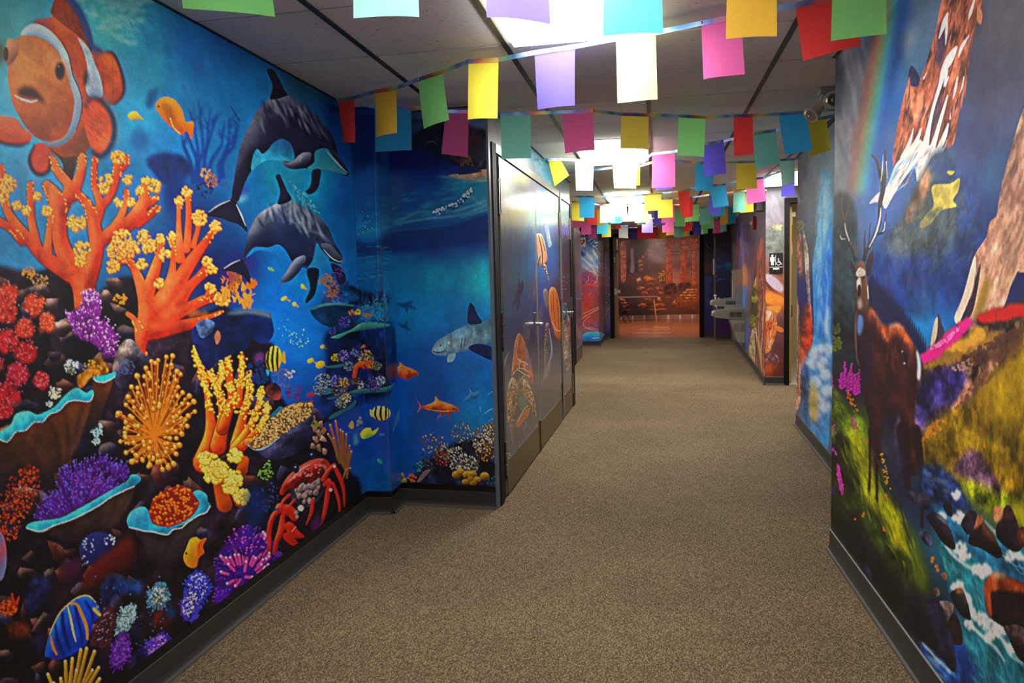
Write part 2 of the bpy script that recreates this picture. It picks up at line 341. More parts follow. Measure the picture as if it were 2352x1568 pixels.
# recessed fluorescent troffers
M['lamp'] = emitter('troffer_diffuser', LAMP_COL, LAMP)
M['troffer'] = plain('troffer_white_enamel', (150, 150, 146), 0.4)
def troffer(x, y, label, group='ceiling lights'):
    t = empty('ceiling_light', (x, y, CEIL), label=label, category='ceiling light', group=group)
    L_ = 2 * TS
    bm = bmesh.new()
    for lo, hi in (((0.012, 0.003, -0.004), (0.045, L_ - 0.003, 0.05)), ((TS - 0.045, 0.003, -0.004), (TS - 0.012, L_ - 0.003, 0.05)),
                   ((0.045, 0.003, -0.004), (TS - 0.045, 0.04, 0.05)), ((0.045, L_ - 0.04, -0.004), (TS - 0.045, L_ - 0.003, 0.05))): add_box(bm, lo, hi)
    bm_obj('frame', bm, M['troffer'], t)
    box('housing', (0.014, 0.005, 0.05), (TS - 0.014, L_ - 0.005, 0.095), M['troffer'], t)
    box('diffuser', (0.046, 0.041, -0.024), (TS - 0.046, L_ - 0.041, 0.010), M['lamp'], t)
    box('latch', (0.030, L_ * 0.5 - 0.02, -0.007), (0.040, L_ * 0.5 + 0.02, -0.003), M['steel'], t)
    return t
labs = ['big bright troffer light above the dolphins and stag', 'bright troffer light between the turtle doors and the waterfall strip', 'bright troffer light just past the turtle doors and the restroom sign', 'bright troffer light before the far doorway']
for (i, k), lb in zip(LIGHT_CELLS, labs): troffer(X0 + i * TS, Y0 + k * TS, lb)
troffer(X0 + ALC[0] * TS, Y0 + ALC[1] * TS, 'troffer light in the restroom alcove')
# ================================================================ printed murals
# A small 2-D painter: every mural is painted on a canvas that lies on its wall, then stored as the colour of a fine
# grid of film. Outlines are read off the photograph and carried onto the wall plane with on_wall().
def vnoise(nr, nc, cr, cc):
    g = RNG.random((cr + 2, cc + 2)).astype(np.float32)
    y = np.linspace(0, cr, nr, dtype=np.float32); x = np.linspace(0, cc, nc, dtype=np.float32)
    yi = np.minimum(y.astype(int), cr); xi = np.minimum(x.astype(int), cc)
    fy = (y - yi)[:, None]; fx = (x - xi)[None, :]
    fy = fy * fy * (3 - 2 * fy); fx = fx * fx * (3 - 2 * fx)
    a = g[yi][:, xi]; b = g[yi][:, xi + 1]; c = g[yi + 1][:, xi]; d = g[yi + 1][:, xi + 1]
    return (a * (1 - fx) + b * fx) * (1 - fy) + (c * (1 - fx) + d * fx) * fy
def fbm(nr, nc, base, asp=1.0):
    o = np.zeros((nr, nc), np.float32); amp = 1.0; tot = 0
    for k in range(5):
        s = base * 2 ** k
        o += amp * vnoise(nr, nc, max(1, min(nr, int(s))), max(1, min(nc, int(s * asp)))); tot += amp; amp *= 0.6
    o = o / tot
    return (o - o.mean()) / (o.std() + 1e-6)
def blur(a, r):
    r = int(round(r))
    if r < 1: return a
    for _ in range(2):
        for ax in (0, 1):
            p = np.pad(a, [(r + 1, r) if i == ax else (0, 0) for i in (0, 1)], mode='edge')
            c = np.cumsum(p, axis=ax, dtype=np.float64)
            n = a.shape[ax]
            hi = np.take(c, np.arange(2 * r + 1, 2 * r + 1 + n), axis=ax); lo = np.take(c, np.arange(0, n), axis=ax)
            a = ((hi - lo) / (2 * r + 1)).astype(np.float32)
    return a
def smooth_pts(p, n=5, closed=True):
    p = np.asarray(p, float)
    if len(p) < 3: return p
    if closed: a, b, c, d = np.roll(p, 1, 0), p, np.roll(p, -1, 0), np.roll(p, -2, 0)
    else:
        q = np.vstack([2 * p[0] - p[1], p, 2 * p[-1] - p[-2]]); a, b, c, d = q[:-3], q[1:-2], q[2:-1], q[3:]
    t = np.linspace(0, 1, n, endpoint=False)[:, None, None]
    r = 0.5 * (2 * b + (c - a) * t + (2 * a - 5 * b + 4 * c - d) * t ** 2 + (3 * b - a - 3 * c + d) * t ** 3)
    r = np.transpose(r, (1, 0, 2)).reshape(-1, p.shape[1])
    return r if closed else np.vstack([r, p[-1:]])

class Canvas:
    def __init__(s, a, b, zb, zt, nc, nr, local=False):
        s.a, s.b = np.array(a, float), np.array(b, float); s.zb, s.zt, s.nc, s.nr, s.local = zb, zt, nc, nr, local
        if local: s.w0 = s.w1 = 1.0
        else:
            s.w0 = max(0.3, (np.array([*a, 1.3]) - CAM) @ CF); s.w1 = max(0.3, (np.array([*b, 1.3]) - CAM) @ CF)
        u = np.linspace(0, 1, nc); s.t = u * s.w0 / ((1 - u) * s.w1 + u * s.w0)      # even spacing as seen down the corridor
        s.XY = s.a[None] + (s.b - s.a)[None] * s.t[:, None]; s.Z = np.linspace(zt, zb, nr)
        P = np.zeros((nr, nc, 3)); P[..., :2] = s.XY[None]; P[..., 2] = s.Z[:, None]
        s.P = P
        if local:
            L_ = np.linalg.norm(s.b - s.a); s.PX = np.broadcast_to((s.t * L_ * 1000)[None], (nr, nc)).astype(np.float32); s.PY = np.broadcast_to(((zt - s.Z) * 1000)[:, None], (nr, nc)).astype(np.float32)
        else:
            q = to_px(P); s.PX = q[..., 0].astype(np.float32); s.PY = q[..., 1].astype(np.float32)
        s.img = np.zeros((nr, nc, 3), np.float32)
        s.N = fbm(nr, nc, 9, nc / nr); s.N2 = fbm(nr, nc, 42, nc / nr)
    def q(s, pts):
        pts = np.asarray(pts, float)
        if s.local:
            t = pts[:, 0] / 1000 / np.linalg.norm(s.b - s.a); z = s.zt - pts[:, 1] / 1000
        else:
            W = on_wall(pts, s.a, s.b); d = s.b - s.a; t = (W[:, :2] - s.a) @ d / (d @ d); z = W[:, 2]
        u = t * s.w1 / (t * s.w1 + (1 - t) * s.w0)
        return np.stack([u * (s.nc - 1), (s.zt - z) / (s.zt - s.zb) * (s.nr - 1)], -1)
cv = None; CROP = (0, 0, 1.0)
def crop(x, y, s):
    global CROP; CROP = (x, y, s)
def px(p):
    p = np.array(p, float); p[:, 0] = CROP[0] + p[:, 0] / CROP[2]; p[:, 1] = CROP[1] + p[:, 1] / CROP[2]; return p
SS = 3
def mask_of(polys, pad=2):
    """coverage of a union of outlines (photo pixels) on the canvas"""
    qs = [cv.q(p) for p in polys]
    allq = np.vstack(qs)
    c0 = int(max(0, math.floor(allq[:, 0].min()) - pad)); c1 = int(min(cv.nc, math.ceil(allq[:, 0].max()) + pad + 1))
    r0 = int(max(0, math.floor(allq[:, 1].min()) - pad)); r1 = int(min(cv.nr, math.ceil(allq[:, 1].max()) + pad + 1))
    if c1 - c0 < 2 or r1 - r0 < 2: return None
    W = c1 - c0; H = (r1 - r0) * SS
    acc = np.zeros(H * (W + 2), np.float64)
    X0_, Y0_, X1_, Y1_ = [], [], [], []
    for q in qs:
        x, y = q[:, 0] - c0, (q[:, 1] - r0) * SS
        xn, yn = np.roll(x, -1), np.roll(y, -1)
        if (x * yn - xn * y).sum() < 0: x, y = x[::-1], y[::-1]; xn, yn = np.roll(x, -1), np.roll(y, -1)
        X0_.append(x); Y0_.append(y); X1_.append(xn); Y1_.append(yn)
    x0, y0, x1, y1 = map(np.concatenate, (X0_, Y0_, X1_, Y1_))
    s = np.where(y1 > y0, 1.0, -1.0)
    ya = np.minimum(y0, y1); yb = np.maximum(y0, y1)
    k0 = np.clip(np.ceil(ya - 0.5), 0, H).astype(int); k1 = np.clip(np.ceil(yb - 0.5), 0, H).astype(int)
    n = k1 - k0; tot = int(n.sum())
    if tot == 0: return None
    e = np.repeat(np.arange(len(n)), n); k = np.arange(tot) - np.repeat(np.cumsum(n) - n, n) + k0[e]
    yy = k + 0.5; xx = x0[e] + (x1[e] - x0[e]) * (yy - y0[e]) / (y1[e] - y0[e])
    xx = np.clip(xx, 0, W); xi = np.floor(xx).astype(int); fr = xx - xi
    idx = k * (W + 2) + xi
    acc += np.bincount(idx, weights=s[e] * (1 - fr), minlength=len(acc))[:len(acc)]
    acc += np.bincount(idx + 1, weights=s[e] * fr, minlength=len(acc))[:len(acc)]
    m = np.clip(np.abs(np.cumsum(acc.reshape(H, W + 2), axis=1)[:, :W]), 0, 1)
    m = m.reshape(r1 - r0, SS, W).mean(1).astype(np.float32)
    return m, r0, r1, c0, c1
def fill(polys, col, a=1.0, soft=0.0, em=None, g=None, n=0.0, n2=0.0):
    if isinstance(polys, np.ndarray): polys = [polys]
    r = mask_of(polys, 2 + int(2 * soft))
    if r is None: return
    m, r0, r1, c0, c1 = r
    if soft > 0: m = blur(m, soft)
    col = np.array(col, np.float32); f = np.broadcast_to(col, m.shape + (3,)).copy()
    if g is not None:
        (x0, y0), (x1, y1) = px([g[0]])[0], px([g[1]])[0]
        dx, dy = x1 - x0, y1 - y0
        t = np.clip(((cv.PX[r0:r1, c0:c1] - x0) * dx + (cv.PY[r0:r1, c0:c1] - y0) * dy) / (dx * dx + dy * dy + 1e-6), 0, 1)[..., None]
        f = f * (1 - t) + np.array(g[2], np.float32) * t
    if em is not None:
        st, rad, hi, lo = em
        b = blur(m, rad); gy, gx = np.gradient(b)
        v = (gy + 0.35 * gx) * rad * 2.2 * st
        hi = np.array(hi, np.float32); lo = np.array(lo, np.float32)
        f = f + np.clip(v, 0, 1)[..., None] * (hi - f); f = f + np.clip(-v, 0, 1)[..., None] * (lo - f)
    if n: f = f * (1 + n * cv.N[r0:r1, c0:c1, None])
    if n2: f = f * (1 + n2 * cv.N2[r0:r1, c0:c1, None])
    m = (m * a)[..., None]
    cv.img[r0:r1, c0:c1] = cv.img[r0:r1, c0:c1] * (1 - m) + np.clip(f, 0, 255) * m
def F(pts, col, sm=1, **k):
    p = px(pts)
    fill([smooth_pts(p, 5) if sm else p], col, **k)
def stroke_poly(pts, sm=True):
    """outline of a tapered stroke, pts = (x, y, width)"""
    p = np.array(pts, float)
    if sm and len(p) > 2: p = smooth_pts(p, 6, closed=False)
    d = np.gradient(p[:, :2], axis=0); d /= np.linalg.norm(d, axis=1)[:, None] + 1e-9
    n = np.stack([-d[:, 1], d[:, 0]], -1); h = np.maximum(p[:, 2:3], 0.2) / 2
    L_, R_ = p[:, :2] + n * h, p[:, :2] - n * h
    def cap(c, dv, nv, r):
        th = np.linspace(0, math.pi, 7)[1:-1]
        return np.array([c + nv * math.cos(t) * r + dv * math.sin(t) * r for t in th])
    return np.vstack([L_, cap(p[-1, :2], d[-1], n[-1], h[-1, 0]), R_[::-1], cap(p[0, :2], -d[0], -n[0], h[0, 0])])
def S(strokes, col, **k):
    """strokes: one stroke or a list of strokes, painted as one shape"""
    if np.ndim(strokes[0][0]) == 0: strokes = [strokes]
    sm = k.pop('sm', True); out = []
    for s in strokes:
        q = np.array(s, float); q[:, :2] = px(q[:, :2]); q[:, 2] /= CROP[2]
        out.append(stroke_poly(q, sm))
    fill(out, col, **k)
CIRC = np.stack([np.cos(np.linspace(0, 2 * math.pi, 11)[:-1]), np.sin(np.linspace(0, 2 * math.pi, 11)[:-1])], -1)
def E(x, y, rx, ry, col, rot=0.0, **k):
    t = np.linspace(0, 2 * math.pi, 28)[:-1]; c, s = math.cos(rot), math.sin(rot)
    p = np.stack([x + rx * np.cos(t) * c - ry * np.sin(t) * s, y + rx * np.cos(t) * s + ry * np.sin(t) * c], -1)
    fill([px(p)], col, **k)
def D(dots, col, dx=0, dy=0, sc=1.0, **k):
    if len(dots) == 0: return
    P_ = [px(np.array([x + dx * r, y + dy * r]) + CIRC * r * sc) for x, y, r in dots]
    fill(P_, col, **k)
def balls(dots, dark, mid, light):
    D(dots, dark, 0.1, 0.2, 1.12); D(dots, mid, -0.05, -0.1, 0.85); D(dots, light, -0.15, -0.35, 0.38)
def inside(poly, n):
    p = np.array(poly, float); lo, hi = p.min(0), p.max(0); out = []
    x1, y1 = np.roll(p[:, 0], -1), np.roll(p[:, 1], -1)
    for _ in range(60):
        q = lo + RNG.random((n * 3, 2)) * (hi - lo)
        c = ((p[None, :, 1] > q[:, None, 1]) != (y1[None] > q[:, None, 1])) & (q[:, None, 0] < (x1 - p[:, 0])[None] * (q[:, None, 1] - p[None, :, 1]) / (y1 - p[:, 1] + 1e-9)[None] + p[None, :, 0])
        out.extend(q[c.sum(1) % 2 == 1].tolist())
        if len(out) >= n: break
    return out[:n]
def disc(x, y, r, n, r0, r1):
    a = RNG.random(n) * 2 * math.pi; d = r * np.sqrt(RNG.random(n))
    return [(x + d[i] * math.cos(a[i]), y + d[i] * math.sin(a[i]), r0 + (r1 - r0) * RNG.random()) for i in range(n)]
def scat(poly, n, r0, r1): return [(x, y, r0 + (r1 - r0) * RNG.random()) for x, y in inside(poly, n)]
def fuzz(poly, base, spike, tip, n=120, ln=40, w=9, center=None, tipr=5):
    """soft coral: a body bristling with fine lit tips"""
    F(poly, base, n2=0.15, soft=1)
    p = np.array(poly, float); c = np.array(center if center is not None else p.mean(0) + [0, (p[:, 1].max() - p[:, 1].min()) * 0.3])
    st, tp = [], []
    for x, y in inside(poly, n):
        d = np.array([x, y]) - c; d = d / (np.linalg.norm(d) + 1e-6) + RNG.normal(0, 0.18, 2); l = ln * (0.6 + 0.7 * RNG.random())
        e = np.array([x, y]) + d * l
        st.append([(x, y, w * 1.1), (*e, w * 0.6)]); tp.append((*e, tipr * (0.6 + 0.7 * RNG.random())))
    h = len(st) // 2
    S(st[:h], np.array(base) * 0.55 + np.array(spike) * 0.45, sm=False); S(st[h:], spike, sm=False); D(tp, tip)
def field(pts):
    """smooth background from colour control points (x, y, colour)"""
    x = np.array([p[0] for p in pts], np.float32); y = np.array([p[1] for p in pts], np.float32); c = np.array([p[2] for p in pts], np.float32)
    st = 4
    PX, PY = cv.PX[::st, ::st], cv.PY[::st, ::st]
    num = np.zeros(PX.shape + (3,), np.float32); den = np.zeros(PX.shape, np.float32)
    for i in range(len(x)):
        w_ = 1.0 / (((PX - x[i]) ** 2 + (PY - y[i]) ** 2) + 900.0) ** 1.6
        num += w_[..., None] * c[i]; den += w_
    lo = num / den[..., None]
    yi = np.arange(cv.nr) / st; xi = np.arange(cv.nc) / st
    y0 = np.minimum(yi.astype(int), lo.shape[0] - 1); x0 = np.minimum(xi.astype(int), lo.shape[1] - 1)
    y1 = np.minimum(y0 + 1, lo.shape[0] - 1); x1 = np.minimum(x0 + 1, lo.shape[1] - 1)
    fy = (yi - y0)[:, None, None]; fx = (xi - x0)[None, :, None]
    cv.img[:] = (lo[y0][:, x0] * (1 - fx) + lo[y0][:, x1] * fx) * (1 - fy) + (lo[y1][:, x0] * (1 - fx) + lo[y1][:, x1] * fx) * fy
    cv.img *= 1 + 0.05 * cv.N[..., None]
def rock(x, y, rx, ry, col, top, rot=0.0):
    k = 9; a = np.sort(RNG.random(k)) * 2 * math.pi; r = 0.75 + 0.35 * RNG.random(k)
    p = np.stack([rx * r * np.cos(a), ry * r * np.sin(a)], -1); c, s = math.cos(rot), math.sin(rot)
    p = np.stack([x + p[:, 0] * c - p[:, 1] * s, y + p[:, 0] * s + p[:, 1] * c], -1)
    F(p, col, sm=0, em=(0.9, 5, top, np.array(col) * 0.4), n2=0.15)
def streaks(poly, n, ln, w, cols, ang=90.0, jit=8, a=0.5, soft=0):
    by = {}
    for x, y in inside(poly, n):
        t = math.radians(ang + RNG.normal(0, jit)); l = ln * (0.4 + RNG.random()); k = int(RNG.integers(len(cols)))
        by.setdefault(k, []).append([(x - math.cos(t) * l / 2, y - math.sin(t) * l / 2, w * 0.3), (x, y, w * (0.5 + RNG.random())), (x + math.cos(t) * l / 2, y + math.sin(t) * l / 2, w * 0.3)])
    for k, s in by.items(): S(s, cols[k], a=a, soft=soft, sm=False)

def film_obj(c, parent, m, off=0.003, side=1, gain=1.0, name='mural'):
    """the painted canvas as a fine grid of printed film, standing 'off' proud of its wall"""
    im = c.img                                                       # crisp the brushwork, then print it a little richer
    bl = np.stack([blur(im[..., k], max(1, c.nr / 240)) for k in range(3)], -1); im = im + 0.7 * (im - bl)
    im = im * (1 + 0.025 * c.N2[..., None] + 0.035 * RNG.standard_normal(im.shape[:2])[..., None])
    g_ = im.mean(-1, keepdims=True); im = g_ + (im - g_) * 1.12; im = 118 + (im - 118) * 1.12
    c.img = np.clip(im, 0, 255).astype(np.float32)
    d = c.b - c.a; d = d / np.linalg.norm(d); nrm = np.array([-d[1], d[0], 0.0]) * side
    P = c.P + nrm * off; nr, nc = c.nr, c.nc
    me = bpy.data.meshes.new(name)
    nv = nr * nc; nf = (nr - 1) * (nc - 1)
    me.vertices.add(nv); me.vertices.foreach_set('co', P.astype(np.float32).ravel())
    i = np.arange(nr * nc, dtype=np.int32).reshape(nr, nc)
    A, B, C_, D_ = i[:-1, :-1], i[:-1, 1:], i[1:, 1:], i[1:, :-1]
    quads = np.stack([A, D_, C_, B] if side == 1 else [A, B, C_, D_], -1).reshape(-1, 4)
    me.loops.add(nf * 4); me.loops.foreach_set('vertex_index', quads.ravel())
    me.polygons.add(nf); me.polygons.foreach_set('loop_start', np.arange(0, nf * 4, 4, dtype=np.int32))
    at = me.color_attributes.new('print', 'FLOAT_COLOR', 'POINT')
    col = np.ones((nv, 4), np.float32); col[:, :3] = np.clip(lin(np.clip(c.img, 0, 255).reshape(-1, 3)) * gain, 0, 0.92)
    at.data.foreach_set('color', col.ravel())
    me.update(calc_edges=True); me.materials.append(m)
    return ob(name, me, parent)
# ---------------------------------------------------------------- reef wall
GAIN = 1.0
cv = Canvas((LX, 1.45), P1, 0.10, CEIL, 620, 700)
field([(0, 20, (70, 165, 175)), (250, 60, (75, 185, 190)), (330, 150, (50, 160, 195)), (450, 110, (15, 110, 175)), (520, 60, (8, 80, 150)), (600, 180, (18, 118, 178)), (700, 190, (35, 95, 125)),
       (780, 260, (12, 70, 140)), (50, 250, (70, 165, 200)), (300, 260, (50, 165, 205)), (420, 330, (28, 130, 190)), (120, 420, (85, 160, 200)), (50, 560, (60, 140, 185)), (330, 420, (45, 130, 185)),
       (450, 480, (20, 70, 130)), (520, 620, (18, 45, 100)), (560, 420, (25, 110, 165)), (640, 400, (35, 145, 180)), (720, 420, (30, 150, 190)), (800, 450, (15, 95, 165)), (790, 330, (15, 80, 150)),
       (640, 700, (15, 120, 210)), (700, 640, (20, 135, 200)), (700, 800, (10, 130, 220)), (660, 880, (12, 110, 205)), (780, 700, (15, 95, 165)), (800, 850, (10, 70, 150)), (830, 1000, (12, 75, 160)), (840, 1100, (15, 95, 165)),
       (760, 960, (10, 60, 130)), (300, 900, (25, 20, 32)), (200, 1300, (18, 12, 24)), (500, 1200, (22, 20, 35)), (60, 900, (35, 22, 28)), (700, 1150, (18, 30, 60)), (400, 1500, (10, 8, 16)), (-100, 1500, (15, 10, 20)), (-150, 400, (70, 150, 190))])
crop(0, 0, 3.92)
# surface glitter and light rays
pts = scat([(640, -60), (1500, -60), (1300, 120), (1200, 420), (900, 300)], 170, 5, 24)
fill([px(np.array([x, y]) + CIRC * [r * 2.4, r * 0.8]) for x, y, r in pts], (165, 210, 205), a=0.55, soft=1)
streaks([(1300, 350), (2100, 420), (2000, 1000), (1500, 1000)], 60, 420, 26, [(25, 130, 190), (45, 160, 205), (10, 90, 160)], 75, 6, 0.28, 2)
streaks([(900, 100), (2000, 150), (2300, 500), (1300, 420)], 50, 150, 12, [(40, 150, 195), (10, 90, 160)], 25, 14, 0.35, 1)
streaks([(2150, 800), (2900, 900), (3100, 2000), (2300, 2200)], 60, 600, 26, [(40, 150, 190), (20, 110, 175)], 80, 8, 0.2, 2)
# blue coral silhouettes
E(1250, 1270, 85, 100, (25, 100, 165), a=0.8, soft=4)
br = []
for bx, tx, ty in ((1760, 1700, 980), (1800, 1790, 940), (1850, 1890, 980), (1800, 1950, 1040), (1980, 2060, 1080), (2000, 2130, 1150), (1780, 1660, 1150), (1900, 2010, 1180), (2010, 2100, 1290), (1740, 1640, 1300)):
    mx, my = (bx + tx) / 2 + RNG.normal(0, 25), 1320
    br.append([(bx, 1650, 46), (bx + RNG.normal(0, 20), 1480, 34), (mx, my, 24), (tx, ty, 8)])
    for _ in range(5):
        f = 0.3 + 0.65 * RNG.random(); sx, sy = mx + (tx - mx) * f, my + (ty - my) * f
        br.append([(sx, sy, 14), (sx + RNG.normal(0, 45), sy - 50 - 60 * RNG.random(), 5)])
S(br, (14, 72, 145), soft=1)
F([(1320, 1480), (1350, 1410), (1480, 1380), (1620, 1400), (1700, 1470), (1720, 1560), (1640, 1640), (1480, 1660), (1400, 1590)], (28, 58, 120), soft=2, n2=.1)
F([(1480, 1640), (1640, 1630), (1680, 1900), (1500, 1900)], (24, 60, 125), soft=5)
# small fish by the clownfish
F([(1310, 920), (1335, 835), (1400, 800), (1425, 800), (1405, 880), (1375, 960), (1325, 980)], (22, 98, 145), soft=2)
F([(1145, 1045), (1180, 1010), (1225, 1010), (1262, 1050), (1290, 1085), (1245, 1075), (1200, 1088), (1160, 1075)], (226, 186, 45), em=(1, 4, (245, 225, 110), (170, 140, 40)))
F([(1395, 970), (1430, 900), (1500, 876), (1580, 912), (1640, 1000), (1670, 1100), (1742, 1102), (1722, 1262), (1680, 1190), (1622, 1222), (1562, 1172), (1470, 1082)], (228, 138, 30), em=(.9, 9, (250, 180, 60), (180, 90, 20)))
F([(1450, 930), (1520, 950), (1570, 1040), (1540, 1100), (1490, 1040)], (165, 95, 25), soft=3, a=.7); S([(1530, 1070, 10), (1560, 1150, 8), (1620, 1210, 10)], (250, 215, 120)); D([(1425, 965, 9)], (60, 40, 20))
# ---- clownfish
DKE = (55, 40, 55)
S([(940, 470, 60), (1040, 490, 70), (1110, 620, 70), (1140, 780, 70), (1120, 900, 50)], (85, 140, 180), a=.7, soft=5)
F([(840, 420), (940, 470), (1015, 484), (1075, 600), (1112, 760), (1100, 880), (1020, 952), (950, 920), (930, 800), (900, 650), (845, 500)], (216, 102, 45), g=((860, 500), (1080, 900), (170, 75, 45)), n2=.06)
S([(945, 470, 8), (1015, 490, 20), (1072, 600, 22), (1112, 755, 24), (1098, 870, 20), (1020, 952, 14)], DKE, soft=1)
S([(1010, 520, 4), (1020, 940, 4)], (120, 60, 45), a=.6)
F([(300, 220), (430, 165), (560, 160), (640, 260), (760, 380), (830, 470), (905, 510), (942, 640), (935, 800), (932, 950), (862, 1150), (800, 1330), (700, 1425), (560, 1425), (450, 1380), (395, 1300), (600, 1200), (722, 900), (640, 620), (520, 400)], (192, 86, 46), em=(.6, 14, (215, 110, 60), (120, 60, 45)), n2=.05)
F([(420, 1310), (600, 1290), (720, 1150), (800, 1100), (800, 1330), (700, 1425), (560, 1425), (450, 1380)], (105, 72, 55), soft=8, a=.85)
F([(490, 0), (600, -60), (660, 10), (740, 130), (800, 260), (832, 380), (820, 470), (760, 382), (660, 300), (560, 225), (455, 130), (468, 60)], (142, 62, 40), n2=.1)
F([(560, -40), (660, -10), (752, 120), (812, 280), (845, 400), (930, 470), (870, 492), (800, 430), (758, 300), (700, 160), (620, 40)], (42, 82, 145), soft=2, a=.95)
F([(300, 218), (360, 180), (440, 170), (420, 250), (350, 260)], (95, 95, 140), soft=4, a=.7)
F([(700, 350), (760, 400), (812, 470), (852, 580), (900, 700), (922, 860), (860, 892), (800, 872), (768, 800), (782, 640), (758, 500)], (190, 208, 222), n2=.05, em=(.5, 6, (205, 220, 230), (95, 110, 140)))
F([(750, 690), (790, 640), (785, 740), (760, 790)], (50, 45, 60), soft=2)
F([(170, 340), (260, 325), (350, 345), (450, 400), (520, 480), (560, 570), (590, 660), (630, 790), (665, 900), (660, 1020), (620, 1150), (560, 1240), (450, 1275), (350, 1260), (260, 1190), (190, 1090), (120, 960), (85, 830), (65, 700), (80, 560), (110, 430)],
  (222, 128, 66), g=((300, 500), (380, 1260), (168, 82, 52)), em=(.45, 18, (235, 150, 90), (125, 70, 55)), n2=.04)
E(270, 590, 130, 120, (246, 206, 120), a=.9, soft=24); E(150, 760, 60, 120, (238, 165, 100), a=.5, soft=14); E(250, 1020, 130, 60, (206, 110, 62), a=.6, soft=14); E(330, 700, 150, 60, (225, 165, 85), a=.5, soft=18); E(470, 1050, 70, 60, (220, 130, 70), a=.5, soft=14)
F([(180, 320), (230, 250), (310, 220), (400, 250), (480, 310), (560, 410), (610, 500), (635, 600), (650, 690), (700, 800), (730, 900), (725, 1050), (690, 1160), (640, 1250), (560, 1310), (480, 1330), (400, 1318), (390, 1290), (480, 1280), (570, 1240), (630, 1150), (660, 1000), (665, 900), (630, 780), (590, 660), (560, 560), (520, 470), (450, 400), (350, 340), (260, 325)],
  (200, 220, 232), g=((500, 500), (560, 1300), (122, 124, 134)), em=(.6, 6, (215, 228, 236), (110, 125, 150)))
S([(560, 400, 6), (612, 500, 9), (640, 620, 9), (660, 700, 9), (705, 800, 8), (735, 920, 8), (722, 1060, 8), (680, 1180, 6)], (40, 40, 60), a=.8)
F([(60, 365), (110, 355), (165, 385), (170, 460), (120, 560), (60, 600), (40, 500)], (205, 140, 95), em=(.8, 8, (240, 210, 170), (120, 70, 60))); E(48, 495, 24, 62, (75, 42, 52)); F([(-40, 400), (10, 390), (40, 450), (30, 560), (-30, 570)], (95, 90, 75), soft=4)
E(540, 645, 66, 104, (236, 150, 84), soft=4); E(580, 720, 40, 60, (120, 66, 52), a=.7, soft=6); E(537, 645, 42, 78, (62, 32, 46), soft=1); E(530, 660, 22, 44, (30, 18, 30), soft=2); E(470, 535, 44, 22, (245, 215, 180), a=.8, soft=6, rot=-.4); D([(525, 605, 7)], (190, 150, 150))
S([(150, 800, 30), (240, 760, 40), (340, 810, 34), (420, 920, 20)], (228, 150, 92), a=.7, soft=6); F([(165, 815), (230, 785), (300, 805), (350, 860), (405, 935), (330, 900), (250, 892), (170, 865)], (70, 36, 32), soft=2); S([(150, 910, 20), (230, 950, 26), (320, 945, 16)], (206, 112, 70), a=.8, soft=4)
S([(130, 868, 8), (200, 902, 18), (270, 922, 18), (335, 908, 8)], (246, 236, 232)); S([(400, 930, 14), (450, 975, 8), (480, 1060, 3)], (150, 75, 52), a=.7, soft=2); S([(380, 700, 30), (430, 800, 20), (470, 930, 6)], (180, 95, 60), a=.5, soft=5)
S([(770, 950, 40), (810, 880, 60), (900, 890, 60), (990, 980, 64), (1045, 1110, 64), (1045, 1260, 64), (980, 1400, 50)], (125, 145, 185), a=.6, soft=5)
F([(740, 1010), (790, 905), (870, 905), (940, 962), (1000, 1100), (1000, 1230), (950, 1350), (880, 1392), (820, 1332), (770, 1200)], (216, 86, 55), g=((760, 1100), (1000, 1200), (232, 110, 65)), n2=.05)
S([(760, 990, 14), (800, 900, 26), (880, 898, 34), (960, 970, 36), (1020, 1100, 36), (1020, 1240, 38), (965, 1365, 40), (895, 1412, 40), (825, 1365, 26)], DKE, soft=2)
streaks([(800, 960), (960, 1050), (980, 1250), (860, 1350), (800, 1200)], 26, 130, 8, [(235, 130, 85), (190, 70, 50)], 40, 10, .5)
F([(-60, 1060), (40, 1050), (150, 1082), (200, 1152), (282, 1222), (262, 1282), (180, 1307), (80, 1300), (-60, 1262)], (217, 102, 66), em=(.5, 8, (235, 150, 110), (150, 60, 50))); S([(-60, 1270, 20), (80, 1308, 26), (190, 1312, 24), (265, 1284, 12)], DKE, soft=1); S([(-40, 1045, 16), (60, 1055, 18), (160, 1075, 12)], (200, 205, 215), a=.8, soft=2)
S([(240, 1400, 40), (250, 1540, 44), (330, 1620, 40)], (120, 150, 190), a=.6, soft=5)
F([(300, 1322), (370, 1290), (430, 1342), (452, 1430), (430, 1532), (360, 1572), (290, 1532), (258, 1430)], (192, 80, 60)); S([(310, 1310, 14), (262, 1430, 26), (290, 1535, 30), (360, 1580, 30), (435, 1540, 26), (455, 1430, 18)], DKE, soft=1)
F([(440, 1332), (560, 1420), (690, 1418), (665, 1560), (650, 1625), (605, 1655), (565, 1600), (560, 1480), (500, 1400)], (84, 62, 52), n2=.1)
# ---- reef body behind the corals
crop(0, 0, 1)
F([(-1500, 640), (-500, 600), (-200, 570), (60, 625), (130, 612), (200, 690), (270, 640), (340, 650), (430, 720), (520, 705), (560, 765), (628, 792), (618, 860), (640, 905), (690, 965), (745, 985), (800, 1080), (830, 1130), (840, 1400), (300, 1700), (-250, 2600), (-1500, 3200)], (34, 24, 34), n=.18, n2=.25, soft=2)
for _ in range(420):
    x = -560 + 1320 * RNG.random(); y = 640 + 1100 * RNG.random()
    if y < 640 + 0.42 * max(x, 0) or y > 1640 - .78 * x: continue
    k = RNG.random()
    rock(x, y, 14 + 22 * RNG.random(), 12 + 20 * RNG.random(), [(52, 38, 46), (66, 46, 44), (42, 42, 70), (76, 42, 38), (38, 32, 50)][int(k * 5)], [(130, 105, 100), (165, 128, 108), (96, 104, 150), (150, 92, 74)][int(RNG.integers(4))], RNG.random() * 3)
